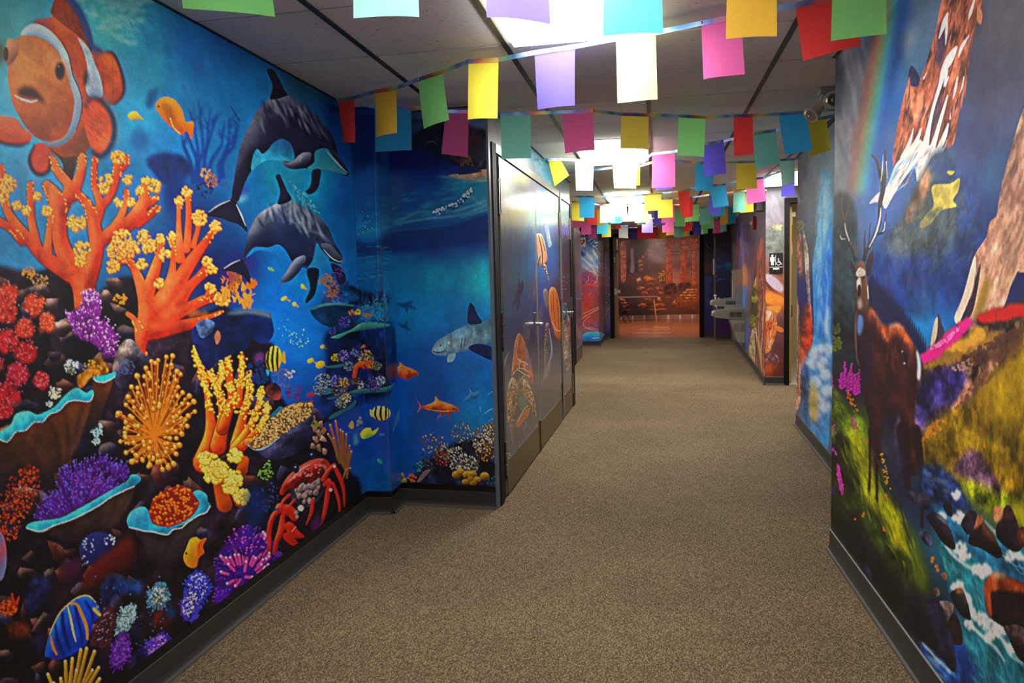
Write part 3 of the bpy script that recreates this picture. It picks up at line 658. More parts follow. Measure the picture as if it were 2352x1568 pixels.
crop(0, 350, 3.92)
for x, y, rx, ry in ((250, 1150, 90, 60), (330, 1240, 120, 90), (1030, 1180, 90, 55), (960, 1300, 80, 60), (1050, 1440, 100, 90), (480, 1380, 90, 90), (560, 1600, 120, 80), (200, 1290, 80, 60)): rock(x, y, rx, ry, (66, 48, 52), (185, 158, 140), .3)
D(disc(260, 1090, 60, 30, 8, 14), (205, 140, 60)); D(disc(360, 1160, 70, 40, 7, 12), (165, 130, 95)); D(disc(1080, 1330, 60, 30, 8, 14), (190, 130, 50))
crop(0, 0, 1)
for x, y, r, c in ((-160, 760, 80, (200, 50, 60)), (-300, 820, 90, (206, 70, 46)), (-260, 700, 70, (190, 45, 70)), (-420, 740, 100, (214, 90, 50))):
    D(disc(x, y, r * .9, 40, 12, 24), np.array(c) * .7, soft=1); D(disc(x, y - 6, r, 80, 5, 12), c); D(disc(x, y - 10, r, 50, 2, 5), np.minimum(np.array(c) + 60, 255), a=.8)
fuzz([(-330, 1180), (-250, 1050), (-150, 1020), (-70, 1090), (-60, 1190), (-200, 1240)], (74, 32, 110), (104, 50, 165), (120, 106, 220), 160, 26, 7, (-200, 1300), 5)
fuzz([(-420, 1450), (-300, 1340), (-160, 1360), (-120, 1480), (-260, 1540)], (110, 70, 30), (190, 130, 46), (240, 205, 120), 140, 26, 7, (-260, 1600), 5)
crop(0, 350, 3.92)
# ---- orange stag coral, two trees
OR, ORH, ORL = (226, 84, 42), (250, 150, 84), (165, 45, 28)
def coral_tree(strokes, tips, col=OR, hi=ORH, lo=ORL, tipc=((205, 120, 40), (242, 165, 62), (255, 215, 130))):
    strokes = [[(x, y, w * (0.94 if k == 0 else 0.78)) for k, (x, y, w) in enumerate(s)] for s in strokes]
    S(strokes, np.array(lo) * .8, soft=1); S([[(x - 3, y - 3, w * .9) for x, y, w in s] for s in strokes], col, em=(1.3, 9, hi, lo), n2=.06)
    for s in strokes:                                               # lit core down each branch
        S([[(x - w * .16, y - w * .05, w * .24) for x, y, w in s]], hi, a=.5, soft=3); S([[(x + w * .26, y, w * .22) for x, y, w in s]], lo, a=.4, soft=3)
        q = smooth_pts(np.array(s, float), 8, closed=False); q = q[int(len(q) * .62):]
        balls([(x + sg * w * (.42 + .12 * RNG.random()), y + RNG.normal(0, 8), 7 + 6 * RNG.random()) for x, y, w in q for sg in (-1, 1) if RNG.random() < .75], (196, 92, 40), (240, 150, 66), (255, 208, 130))
    for x, y, r in tips: balls(disc(x, y, r, int(12 + r * r / 120), 9, 18), *tipc)
TREE1 = ([[(770, 1430, 230), (740, 1200, 270), (620, 1000, 240), (540, 800, 190), (530, 600, 180), (500, 420, 190), (420, 300, 110)], [(530, 560, 150), (620, 330, 130), (520, 180, 100), (470, 60, 60)], [(640, 400, 130), (720, 200, 110), (740, 40, 80)],
            [(760, 1200, 210), (860, 900, 180), (850, 700, 170), (800, 500, 110), (700, 380, 100)], [(850, 640, 120), (900, 480, 110), (850, 300, 70), (850, 60, 60)], [(900, 500, 90), (1000, 380, 80), (1050, 200, 90), (1050, 50, 90)], [(1040, 200, 60), (1130, 120, 50), (1140, 50, 46)],
            [(880, 820, 120), (1050, 650, 110), (1130, 450, 70), (1130, 350, 50)], [(900, 800, 130), (1150, 650, 170), (1280, 480, 160), (1300, 350, 90), (1300, 250, 60)], [(1280, 480, 120), (1380, 440, 80), (1410, 400, 40)], [(1240, 640, 100), (1350, 560, 100), (1420, 500, 50)],
            [(640, 1100, 190), (400, 950, 160), (250, 780, 130), (100, 600, 110), (40, 450, 80), (20, 280, 80), (10, 130, 50)], [(330, 850, 90), (280, 620, 90), (270, 420, 80), (270, 290, 60)], [(-60, 610, 90), (80, 680, 90), (200, 800, 120)], [(420, 950, 110), (440, 700, 70), (460, 560, 60)]],
           [(60, 290, 80), (20, 400, 50), (230, 530, 40), (150, 480, 40), (330, 400, 34), (960, 260, 66), (930, 330, 50), (1060, 50, 60), (1150, 250, 40), (1380, 310, 66), (1310, 260, 40), (1250, 350, 40), (1060, 460, 44), (690, 640, 76), (740, 880, 76), (720, 980, 50), (420, 530, 44), (1180, 460, 40)])
coral_tree(*TREE1)
TREE2 = ([[(1290, 1560, 200), (1270, 1750, 130), (1300, 1860, 50)], [(1330, 1600, 230), (1310, 1350, 190), (1230, 1100, 110), (1150, 980, 90), (1000, 1020, 50)], [(1320, 1300, 150), (1390, 1080, 140), (1440, 900, 90), (1440, 800, 60)], [(1450, 1400, 260), (1540, 1150, 130), (1560, 900, 50), (1540, 800, 50)],
            [(1500, 1350, 200), (1680, 1050, 170), (1800, 880, 120), (1900, 740, 70), (1940, 660, 50)], [(1620, 960, 110), (1610, 700, 70), (1610, 480, 50), (1610, 410, 50)], [(1680, 880, 80), (1700, 600, 80), (1690, 420, 60), (1680, 350, 50)], [(1740, 850, 60), (1780, 700, 60), (1790, 600, 90), (1800, 560, 90)],
            [(1560, 1400, 220), (1700, 1220, 130), (1830, 1100, 100), (1900, 1060, 60)], [(1800, 1100, 60), (1840, 1040, 50), (1860, 960, 50)], [(1500, 1480, 200), (1700, 1400, 140), (1850, 1330, 120), (1990, 1310, 80)], [(1860, 1320, 60), (1890, 1230, 60)], [(1400, 1580, 250), (1600, 1570, 160), (1850, 1510, 100), (1990, 1440, 40)], [(1150, 1460, 50), (1200, 1500, 70), (1260, 1600, 90)]],
           [(1090, 780, 84), (1050, 880, 90), (1150, 880, 80), (1200, 860, 60), (1290, 760, 56), (1440, 780, 40), (1540, 760, 40), (1610, 440, 40), (1680, 360, 44), (1790, 590, 66), (1940, 670, 48), (1860, 980, 40), (1910, 1050, 40), (1890, 1230, 46), (1990, 1320, 60), (1010, 1030, 60), (1340, 850, 66), (1480, 930, 56), (1270, 1010, 50), (1430, 1180, 44), (2020, 1340, 40)])
coral_tree(*TREE2)
F([(1700, 1440), (1760, 1420), (1810, 1440), (1870, 1430), (1850, 1490), (1770, 1480), (1700, 1500)], (246, 130, 50), soft=3, a=.8)
# leafy coral by the dolphin tail
crop(450, 650, 2.613)
for x, y, r in ((200, 30, 60), (260, 70, 60), (170, 90, 50), (330, 20, 30), (300, 130, 40), (230, -20, 40)):
    S([[(px_ , py_, 4), (px_ + RNG.normal(0, 6), py_ - 16, 13), (px_ + RNG.normal(0, 10), py_ - 34, 3)] for px_, py_, _ in disc(x, y, r, 26, 1, 2)], [(200, 120, 45), (220, 150, 60), (165, 100, 45)][int(RNG.integers(3))])
# red soft corals on the left edge
crop(0, 700, 3.92)
for x, y, r, c in ((60, -80, 110, (214, 72, 48)), (310, 10, 100, (216, 76, 45)), (420, 170, 80, (220, 80, 45)), (60, 60, 120, (205, 62, 50)), (220, 220, 95, (205, 65, 50)), (60, 330, 110, (200, 50, 55)), (220, 430, 110, (178, 38, 45)), (150, 640, 115, (190, 48, 70)), (370, 690, 72, (176, 45, 55)), (80, 800, 120, (186, 40, 52)), (30, 950, 90, (178, 36, 48)), (-80, 560, 120, (190, 45, 55)), (-120, 200, 120, (200, 55, 55))):
    D(disc(x, y, r * .85, 22, 22, 40), np.array(c) * .72, soft=1); D(disc(x, y - 8, r * .8, 26, 14, 28), c, soft=1); D(disc(x, y - 14, r, 46, 4, 9), np.minimum(np.array(c) * 1.15 + [25, 70, 70], 255), a=.75)
fuzz([(600, 100), (700, 30), (800, -40), (890, 30), (905, 150), (1000, 190), (1050, 320), (1040, 470), (960, 480), (850, 370), (700, 300), (640, 200)], (112, 42, 125), (158, 66, 168), (216, 165, 218), 170, 44, 11, (800, 500), 7)
fuzz([(740, -90), (820, -110), (890, -70), (900, 10), (780, 20)], (120, 50, 135), (170, 80, 180), (226, 180, 226), 60, 34, 10, (820, 150), 7)
D(disc(640, 560, 66, 60, 6, 12), (186, 206, 212)); D(disc(640, 590, 40, 30, 6, 12), (95, 95, 70), a=.8); D(disc(490, 790, 60, 60, 6, 12), (196, 200, 170)); D(disc(440, 890, 30, 20, 6, 10), (170, 185, 215)); D(disc(870, 1130, 62, 60, 6, 12), (165, 196, 212)); D(disc(860, 1230, 34, 26, 6, 11), (165, 190, 190))
F([(700, 740), (690, 650), (780, 580), (860, 480), (910, 480), (960, 560), (970, 610), (880, 640), (800, 680), (740, 750)], (160, 105, 28), n2=.3); D(disc(830, 590, 90, 40, 6, 12), (205, 150, 50))
F([(1010, 640), (1040, 450), (1100, 340), (1170, 310), (1230, 360), (1290, 450), (1340, 480), (1250, 640), (1100, 760)], (58, 56, 78), em=(1, 12, (190, 165, 150), (25, 22, 34)), n2=.25); D(disc(1130, 560, 80, 50, 5, 12), (90, 105, 150), a=.7)
# tube sponge cups with cyan rims
CY, CYH = (70, 194, 214), (225, 240, 235)
def cup(rim, lower, body, bodycol, ribs=()):
    F(body, bodycol, g=((np.mean([p[0] for p in lower]), np.mean([p[1] for p in lower])), (np.mean([p[0] for p in body]), max(p[1] for p in body)), (40, 30, 36)), n2=.08, soft=1)
    for r in ribs: S(r, np.array(bodycol) * .3, a=.8, soft=4)
    for r in ribs: S([(x + w_ * .9, y, w_ * .5) for x, y, w_ in r], np.array(bodycol) * 1.9, a=.55, soft=3)
    F(rim, CY, em=(.6, 6, (130, 222, 228), (25, 120, 160)), n2=.08); S([(x, y, 9) for x, y in lower], CYH)
cup([(835, 660), (900, 640), (960, 630), (1030, 608), (1038, 640), (980, 690), (900, 702), (850, 690)], [(838, 668), (870, 694), (930, 700), (970, 685), (1030, 650)], [(830, 680), (900, 705), (1010, 682), (940, 900), (860, 1100), (740, 1150), (790, 950), (825, 800)], (105, 62, 34))
cup([(-60, 1180), (0, 1140), (90, 1080), (140, 985), (250, 958), (330, 990), (420, 958), (500, 908), (560, 838), (640, 768), (700, 750), (770, 792), (825, 768), (842, 805), (800, 868), (700, 862), (600, 885), (530, 952), (440, 990), (380, 1052), (300, 1062), (220, 1135), (130, 1152), (60, 1235), (-40, 1200)],
    [(-40, 1200), (60, 1236), (130, 1155), (170, 1140), (225, 1135), (290, 1070), (330, 1058), (385, 1054), (440, 992), (530, 955), (590, 890), (640, 868), (700, 865), (800, 872), (838, 815)],
    [(-60, 1200), (60, 1240), (130, 1160), (230, 1140), (300, 1070), (390, 1060), (450, 1000), (540, 960), (600, 900), (700, 870), (810, 875), (835, 810), (790, 1000), (740, 1150), (660, 1320), (560, 1480), (300, 1590), (-60, 1600)], (104, 60, 30),
    [[(200, 1180, 30), (330, 1350, 26), (420, 1568, 14)], [(440, 1030, 30), (520, 1200, 40), (545, 1480, 30)], [(590, 930, 20), (620, 1150, 30), (610, 1400, 24)], [(760, 900, 24), (700, 1100, 30), (650, 1300, 24)], [(60, 1270, 30), (200, 1420, 30), (280, 1560, 18)]])
E(740, 1240, 50, 110, (20, 60, 170), a=.6, soft=14)
# orange knob coral
c0 = np.array([1395, 1190.]); OUT = [(1550, 460), (1495, 470), (1420, 500), (1360, 510), (1310, 570), (1230, 640), (1180, 740), (1150, 830), (1130, 900), (1060, 980), (1130, 1060), (1140, 1120), (1130, 1200), (1080, 1230), (1130, 1330), (1230, 1360), (1180, 1410), (1280, 1400), (1340, 1370), (1345, 1440), (1440, 1410), (1460, 1480), (1510, 1460), (1490, 1330), (1580, 1340), (1610, 1260), (1630, 1160), (1680, 1090), (1690, 1000), (1750, 960), (1740, 870), (1700, 820), (1640, 790), (1600, 740), (1580, 680), (1590, 600), (1540, 540)]
F(OUT, (92, 42, 20), soft=6, a=.75)
tips = [np.array(t, float) for t in OUT] + [c0 + (np.array(t, float) - c0) * (0.35 + 0.6 * RNG.random()) + RNG.normal(0, 28, 2) for t in OUT * 7]
def stems(tp, w): return [[(*c0, w * .8), (*(c0 * .5 + t * .5 + RNG.normal(0, 10, 2)), w), (*t, w * 1.1)] for t in tp]
for lay, cc in ((tips[150:], (150, 66, 20)), (tips[70:150], (190, 92, 26)), (tips[:70], (236, 134, 38))):
    S(stems(lay, 15), np.array(cc) * .7); S([[(x - 2, y - 2, w * .6) for x, y, w in s] for s in stems(lay, 15)], cc); balls([(t[0], t[1], 18 + 8 * RNG.random()) for t in lay], np.array(cc) * .75, (238, 150, 48), (255, 205, 120))
# yellow-orange finger coral
FG = [[(1830, 1420, 220), (1900, 1150, 150), (1870, 850, 70), (1830, 650, 80), (1780, 500, 66), (1760, 390, 60)], [(1860, 720, 60), (1885, 580, 60), (1900, 470, 52)], [(1960, 1280, 170), (2010, 1000, 120), (1970, 800, 80), (1905, 640, 70)], [(2000, 1120, 120), (2085, 850, 100), (2065, 700, 90)], [(2100, 900, 90), (2060, 600, 80), (2040, 420, 60), (2035, 350, 46)], [(2150, 900, 80), (2170, 650, 70), (2180, 470, 66)], [(2130, 1280, 150), (2190, 1000, 100), (2240, 800, 80), (2245, 620, 76)], [(2130, 1300, 150), (2250, 1100, 90), (2330, 900, 70), (2350, 760, 60)], [(2180, 1280, 90), (2320, 1130, 80), (2400, 980, 60), (2400, 900, 50)], [(1960, 800, 60), (1985, 650, 60), (2000, 540, 50)], [(2230, 1240, 100), (2330, 1210, 70), (2400, 1100, 46)]]
FG = [[(x, y, w * (.95 if k == 0 else .84)) for k, (x, y, w) in enumerate(s)] for s in FG]
for s in FG: S(s, (120, 32, 16)); S([(x - 4, y, w * .86) for x, y, w in s], (240, 100, 28), em=(1.2, 7, (255, 175, 64), (170, 48, 20)), n2=.05)
for s in FG:
    q = smooth_pts(np.array(s, float), 8, closed=False); q = q[len(q) // 3:]
    dd = []
    for x, y, w_ in q:
        for _ in range(5): dd.append((x + RNG.normal(0, w_ * .32), y + RNG.normal(0, 16), 8 + 6 * RNG.random()))
    balls(dd, (210, 130, 30), (244, 190, 50), (255, 232, 130))
crop(0, 1050, 3.027)
S([[(1560, 330, 110), (1530, 220, 90), (1500, 120, 60)], [(1660, 320, 60), (1620, 220, 60)], [(1680, 90, 80), (1700, 20, 60)]], (190, 84, 26), em=(.8, 7, (225, 120, 40), (110, 40, 20)))
for x, y, r in ((1460, 50, 66), (1480, 120, 60), (1540, 90, 50), (1620, 150, 58), (1600, 200, 50), (1680, 270, 50), (1630, -10, 44), (1420, 10, 40)): balls(disc(x, y, r * 1.1, int(r * 1.7), 8, 14), (205, 150, 30), (240, 200, 55), (252, 235, 140))
# purple anemone dish, orange dish
fuzz([(230, 420), (270, 350), (340, 270), (430, 260), (410, 170), (440, 100), (520, 60), (600, 20), (700, 10), (800, 40), (880, 80), (900, 130), (830, 200), (700, 270), (560, 340), (420, 420), (300, 440)], (74, 32, 110), (104, 50, 165), (110, 96, 215), 260, 40, 9, (560, 480), 6)
D(scat([(460, 150), (640, 60), (820, 120), (620, 260), (480, 290)], 60, 4, 7), (165, 80, 180), a=.7)
CY, CYH = (66, 172, 214), (215, 225, 215)
cup([(175, 490), (210, 455), (300, 440), (420, 420), (560, 350), (700, 270), (820, 200), (880, 165), (910, 122), (960, 128), (977, 160), (930, 202), (860, 232), (760, 282), (690, 332), (600, 382), (500, 432), (380, 472), (280, 518), (200, 502)], [(185, 496), (280, 518), (380, 474), (500, 434), (600, 384), (690, 334), (760, 284), (860, 234), (930, 204)],
    [(280, 518), (500, 440), (690, 340), (930, 205), (840, 430), (720, 515), (620, 565), (540, 592), (420, 572)], (70, 52, 46), [[(430, 480, 14), (520, 540, 12), (600, 570, 8)], [(560, 420, 14), (610, 490, 14), (640, 560, 8)], [(690, 350, 14), (700, 440, 14), (690, 520, 10)], [(820, 280, 14), (790, 380, 14), (740, 490, 10)]])
cup([(880, 430), (920, 368), (1000, 345), (1040, 395), (1060, 460), (1150, 482), (1260, 452), (1340, 402), (1382, 322), (1340, 250), (1385, 230), (1435, 260), (1442, 302), (1462, 338), (1422, 390), (1380, 402), (1300, 452), (1200, 502), (1160, 536), (1080, 530), (1000, 512), (900, 492)], [(895, 488), (950, 500), (1000, 514), (1060, 518), (1110, 532), (1165, 538), (1200, 505), (1260, 490), (1300, 455), (1380, 404), (1430, 385), (1460, 340)],
    [(950, 515), (1160, 540), (1420, 392), (1330, 560), (1240, 700), (1120, 752), (1050, 722), (1000, 600)], (62, 54, 52), [[(1060, 560, 16), (1080, 640, 16), (1090, 730, 10)], [(1200, 530, 16), (1170, 620, 16), (1140, 720, 10)], [(1320, 470, 14), (1270, 580, 14), (1210, 680, 8)]])
FL = [(1040, 420), (1050, 320), (1110, 250), (1200, 208), (1280, 198), (1340, 250), (1372, 330), (1340, 400), (1260, 450), (1150, 480), (1070, 460)]
F(FL, (150, 50, 14)); balls(scat(FL, 150, 9, 15), (150, 48, 12), (216, 88, 22), (245, 150, 60))
OG = [(60, 250), (120, 100), (200, 40), (270, 90), (275, 200), (220, 330), (160, 430), (110, 570), (60, 590), (-60, 520), (-60, 380)]
D(scat(OG, 210, 6, 12), (120, 40, 20)); D(scat(OG, 170, 5, 9), (205, 80, 32)); D(scat([(a_ - 60, b_ + 20) for a_, b_ in OG], 60, 5, 9), (150, 58, 28))
E(675, 640, 130, 120, (40, 46, 105), rot=-.5, em=(.6, 14, (70, 80, 150), (18, 18, 40))); D(disc(620, 610, 50, 14, 4, 8), (170, 190, 235)); D(disc(760, 575, 40, 16, 4, 9), (185, 205, 240)); D(disc(590, 720, 40, 10, 4, 7), (160, 185, 235))
F([(570, 870), (640, 745), (760, 650), (900, 545), (945, 650), (900, 765), (760, 825), (600, 912)], (92, 26, 26), em=(.5, 12, (130, 45, 40), (40, 12, 18)), soft=3); F([(420, 760), (520, 690), (580, 720), (540, 820), (450, 840)], (70, 30, 60), soft=4)
E(-10, 690, 54, 175, (186, 92, 108), em=(1, 9, (90, 140, 200), (90, 140, 200)))
F([(1272, 692), (1290, 640), (1320, 570), (1362, 554), (1392, 572), (1432, 564), (1408, 620), (1418, 662), (1382, 700), (1362, 762), (1320, 768), (1286, 742)], (242, 152, 32), em=(.7, 6, (255, 195, 70), (185, 90, 20))); F([(1375, 600), (1430, 562), (1405, 630), (1418, 665), (1375, 690)], (225, 100, 28)); D([(1292, 668, 8)], (30, 20, 20)); F([(1310, 670), (1350, 650), (1345, 720), (1315, 730)], (190, 150, 40), soft=2, a=.6)
fuzz([(1490, 1010), (1508, 700), (1560, 620), (1620, 540), (1720, 478), (1820, 515), (1900, 600), (1960, 700), (1900, 780), (1816, 850), (1600, 960)], (70, 22, 130), (96, 34, 165), (130, 70, 205), 200, 26, 8, (1750, 800), 5)
ms = []
for x, y in inside([(1560, 860), (1570, 740), (1650, 620), (1740, 540), (1830, 590), (1880, 660), (1830, 780), (1700, 880)], 46):
    d = np.array([x - 1690, y - 830.]); d /= np.linalg.norm(d) + 1e-6; ms.append((x, y, d))
ms.sort(key=lambda t: t[1])
for x, y, d in ms:
    S([(x, y, 28), (x + d[0] * 46, y + d[1] * 62, 30)], (130, 26, 118), sm=False); S([(x - 3, y, 16), (x + d[0] * 46 - 3, y + d[1] * 62 - 2, 20)], (224, 84, 172), sm=False); D([(x + d[0] * 48 - 5, y + d[1] * 64 - 7, 9)], (252, 205, 232))
def speck(x, y, rx, ry, rot, base, edge, dots, nd=60):
    t = np.linspace(0, 2 * math.pi, 12)[:-1]; c, s = math.cos(rot), math.sin(rot); k = .78 + .4 * RNG.random(len(t))
    fuzz([(x + rx * u * math.cos(a) * c - ry * u * math.sin(a) * s, y + rx * u * math.cos(a) * s + ry * u * math.sin(a) * c) for a, u in zip(t, k)], base, np.array(base) * .5 + np.array(edge) * .5, edge, 120, 20, 9, (x, y + ry * .3), 6)
    D([(x + rx * .8 * u * math.cos(a) * c - ry * .8 * u * math.sin(a) * s, y + rx * .8 * u * math.cos(a) * s + ry * .8 * u * math.sin(a) * c, 3 + 4 * RNG.random()) for a, u in zip(RNG.random(nd) * 6.3, np.sqrt(RNG.random(nd)))], dots)
speck(1370, 900, 84, 120, .1, (58, 48, 170), (60, 90, 215), (200, 190, 235), 90); speck(1320, 1020, 66, 110, .25, (88, 50, 150), (70, 80, 210), (215, 205, 235), 100); speck(1095, 965, 80, 84, 0, (96, 104, 62), (80, 140, 195), (200, 210, 215), 70); speck(880, 1120, 50, 105, .55, (96, 120, 130), (150, 190, 200), (190, 215, 222), 90)
speck(840, 1350, 70, 130, .35, (92, 34, 140), (115, 60, 175), (150, 90, 200), 60); speck(1080, 1310, 60, 120, .9, (105, 45, 150), (80, 70, 210), (200, 150, 220), 70); speck(720, 1190, 66, 150, .3, (74, 36, 44), (80, 50, 60), (150, 120, 130), 30)
for x, y, rx, ry, c in ((760, 920, 60, 110, (40, 46, 96)), (850, 900, 60, 50, (40, 72, 140)), (940, 900, 50, 50, (36, 70, 130)), (960, 1200, 50, 90, (44, 42, 78)), (960, 1400, 50, 90, (36, 34, 80)), (250, 960, 80, 140, (44, 50, 98)), (120, 1210, 90, 70, (112, 50, 28)), (1120, 1130, 60, 80, (74, 28, 24)), (280, 1300, 60, 70, (36, 30, 62)), (1180, 1080, 40, 40, (30, 60, 100)), (560, 1480, 50, 60, (24, 20, 40))):
    E(x, y, rx, ry, c, .4, em=(.6, 9, np.array(c) * 1.5, np.array(c) * .4), n2=.2, soft=3, a=.9)
D(scat([(650, 820), (1200, 820), (1150, 1300), (700, 1300)], 50, 3, 7), (70, 130, 210), a=.8)
# striped blue angelfish
AF = [(308, 1372), (340, 1230), (400, 1100), (460, 1030), (540, 975), (610, 963), (662, 1008), (692, 1060), (682, 1112), (650, 1152), (612, 1272), (560, 1332), (480, 1382), (400, 1407), (330, 1392)]
F(AF, (18, 82, 196), em=(.6, 8, (60, 150, 225), (10, 40, 120)), n2=.08)
S([[(430, 1080, 20), (440, 1200, 26), (480, 1340, 16)], [(520, 1030, 14), (545, 1150, 18), (575, 1290, 12)], [(590, 1000, 12), (640, 1090, 18), (640, 1150, 8)], [(380, 1160, 14), (400, 1280, 18), (440, 1380, 12)]], (12, 36, 115), soft=1)
S([(466, 1036, 8), (490, 1130, 16), (505, 1210, 15), (524, 1282, 8)], (236, 206, 120)); S([(480, 1022, 10), (528, 1022, 18), (560, 1080, 24), (598, 1180, 24), (604, 1262, 16)], (236, 142, 62)); S([(350, 1246, 12), (366, 1320, 22), (392, 1372, 14)], (228, 130, 60)); S([(652, 1056, 26), (690, 1096, 22)], (240, 165, 60))
S([(340, 1232, 6), (400, 1102, 9), (460, 1032, 9), (540, 975, 10), (612, 964, 10), (664, 1010, 6)], (222, 175, 120)); D([(676, 1040, 9)], (235, 225, 225)); D([(677, 1040, 5)], (20, 20, 40))
for bx, tx, ty in ((500, 560, 1340), (520, 600, 1330), (540, 655, 1350), (560, 684, 1462), (540, 640, 1482), (500, 530, 1482), (470, 490, 1500), (440, 420, 1540), (400, 330, 1510), (480, 500, 1400), (420, 372, 1570), (600, 690, 1540), (460, 452, 1420), (380, 290, 1600)):
    S([(bx, 1680, 34), ((bx + tx) / 2, (1680 + ty) / 2, 26), (tx, ty, 24)], (176, 132, 40), em=(1, 4, (226, 188, 90), (100, 70, 20))); D([(tx - 2, ty - 3, 9)], (244, 222, 160))
D(disc(60, 1040, 60, 60, 7, 14), (150, 50, 22)); D(disc(50, 1050, 60, 40, 5, 9), (220, 100, 36)); S([[(90, 1020, 30), (80, 950, 14)], [(110, 1020, 26), (130, 970, 10)]], (170, 56, 22))
# ---- centre: shelf rock, brain coral, crab, reef tower
crop(450, 650, 2.613)
F([(-30, 300), (60, 230), (160, 188), (280, 160), (430, 180), (452, 210), (466, 300), (430, 356), (380, 362), (330, 340), (300, 400), (240, 420), (130, 470), (60, 520)], (20, 38, 84), n=.2, n2=.12)
F([(180, 186), (280, 158), (380, 164), (440, 182), (455, 214), (420, 204), (330, 186), (250, 190)], (126, 140, 150), soft=2, a=.9); F([(0, 250), (60, 220), (110, 240), (90, 300), (30, 330)], (70, 90, 125), n2=.3)
F([(110, 320), (130, 285), (148, 320), (135, 360), (120, 370)], (168, 112, 88)); F([(350, 440), (380, 410), (415, 430), (400, 480), (350, 490)], (120, 70, 140), soft=3)
D(disc(370, 540, 70, 60, 5, 12), (30, 60, 110)); D(disc(520, 570, 60, 60, 4, 10), (90, 110, 160)); D(disc(560, 540, 30, 20, 4, 8), (200, 190, 210)); D(disc(590, 660, 50, 30, 4, 9), (100, 50, 120)); F([(415, 630), (470, 600), (510, 640), (500, 700), (440, 690)], (120, 62, 56), n2=.2)
# yellow striped fish
E(466, 455, 48, 80, (232, 196, 60), .1, em=(.6, 6, (250, 230, 120), (150, 120, 40)))
S([[(440, 385, 8), (428, 470, 14), (440, 520, 8)], [(466, 378, 8), (456, 460, 14), (464, 530, 8)], [(490, 392, 8), (486, 460, 13), (490, 520, 8)]], (24, 30, 34)); F([(512, 440), (530, 410), (538, 480), (515, 470)], (230, 170, 50)); F([(420, 520), (440, 530), (430, 560)], (60, 170, 190))
for x, y, rx, ry in ((745, 490, 30, 22), (760, 382, 16, 12), (640, 22, 12, 16), (528, 94, 22, 12), (590, 128, 14, 14), (686, 466, 22, 14), (848, 102, 12, 20), (1020, 214, 10, 12)):
    E(x, y, rx, ry, (222, 186, 44), -.5, em=(.6, 4, (245, 225, 110), (150, 130, 40))); S([(x + rx * .8, y + 4, 4), (x + rx * 1.5, y + 14, 12)], (205, 165, 50), sm=False)
D(disc(620, 330, 60, 26, 3, 7), (120, 190, 190)); D(disc(690, 690, 26, 7, 7, 11), (210, 45, 60)); D(disc(545, 300, 80, 20, 2, 4), (100, 180, 220))
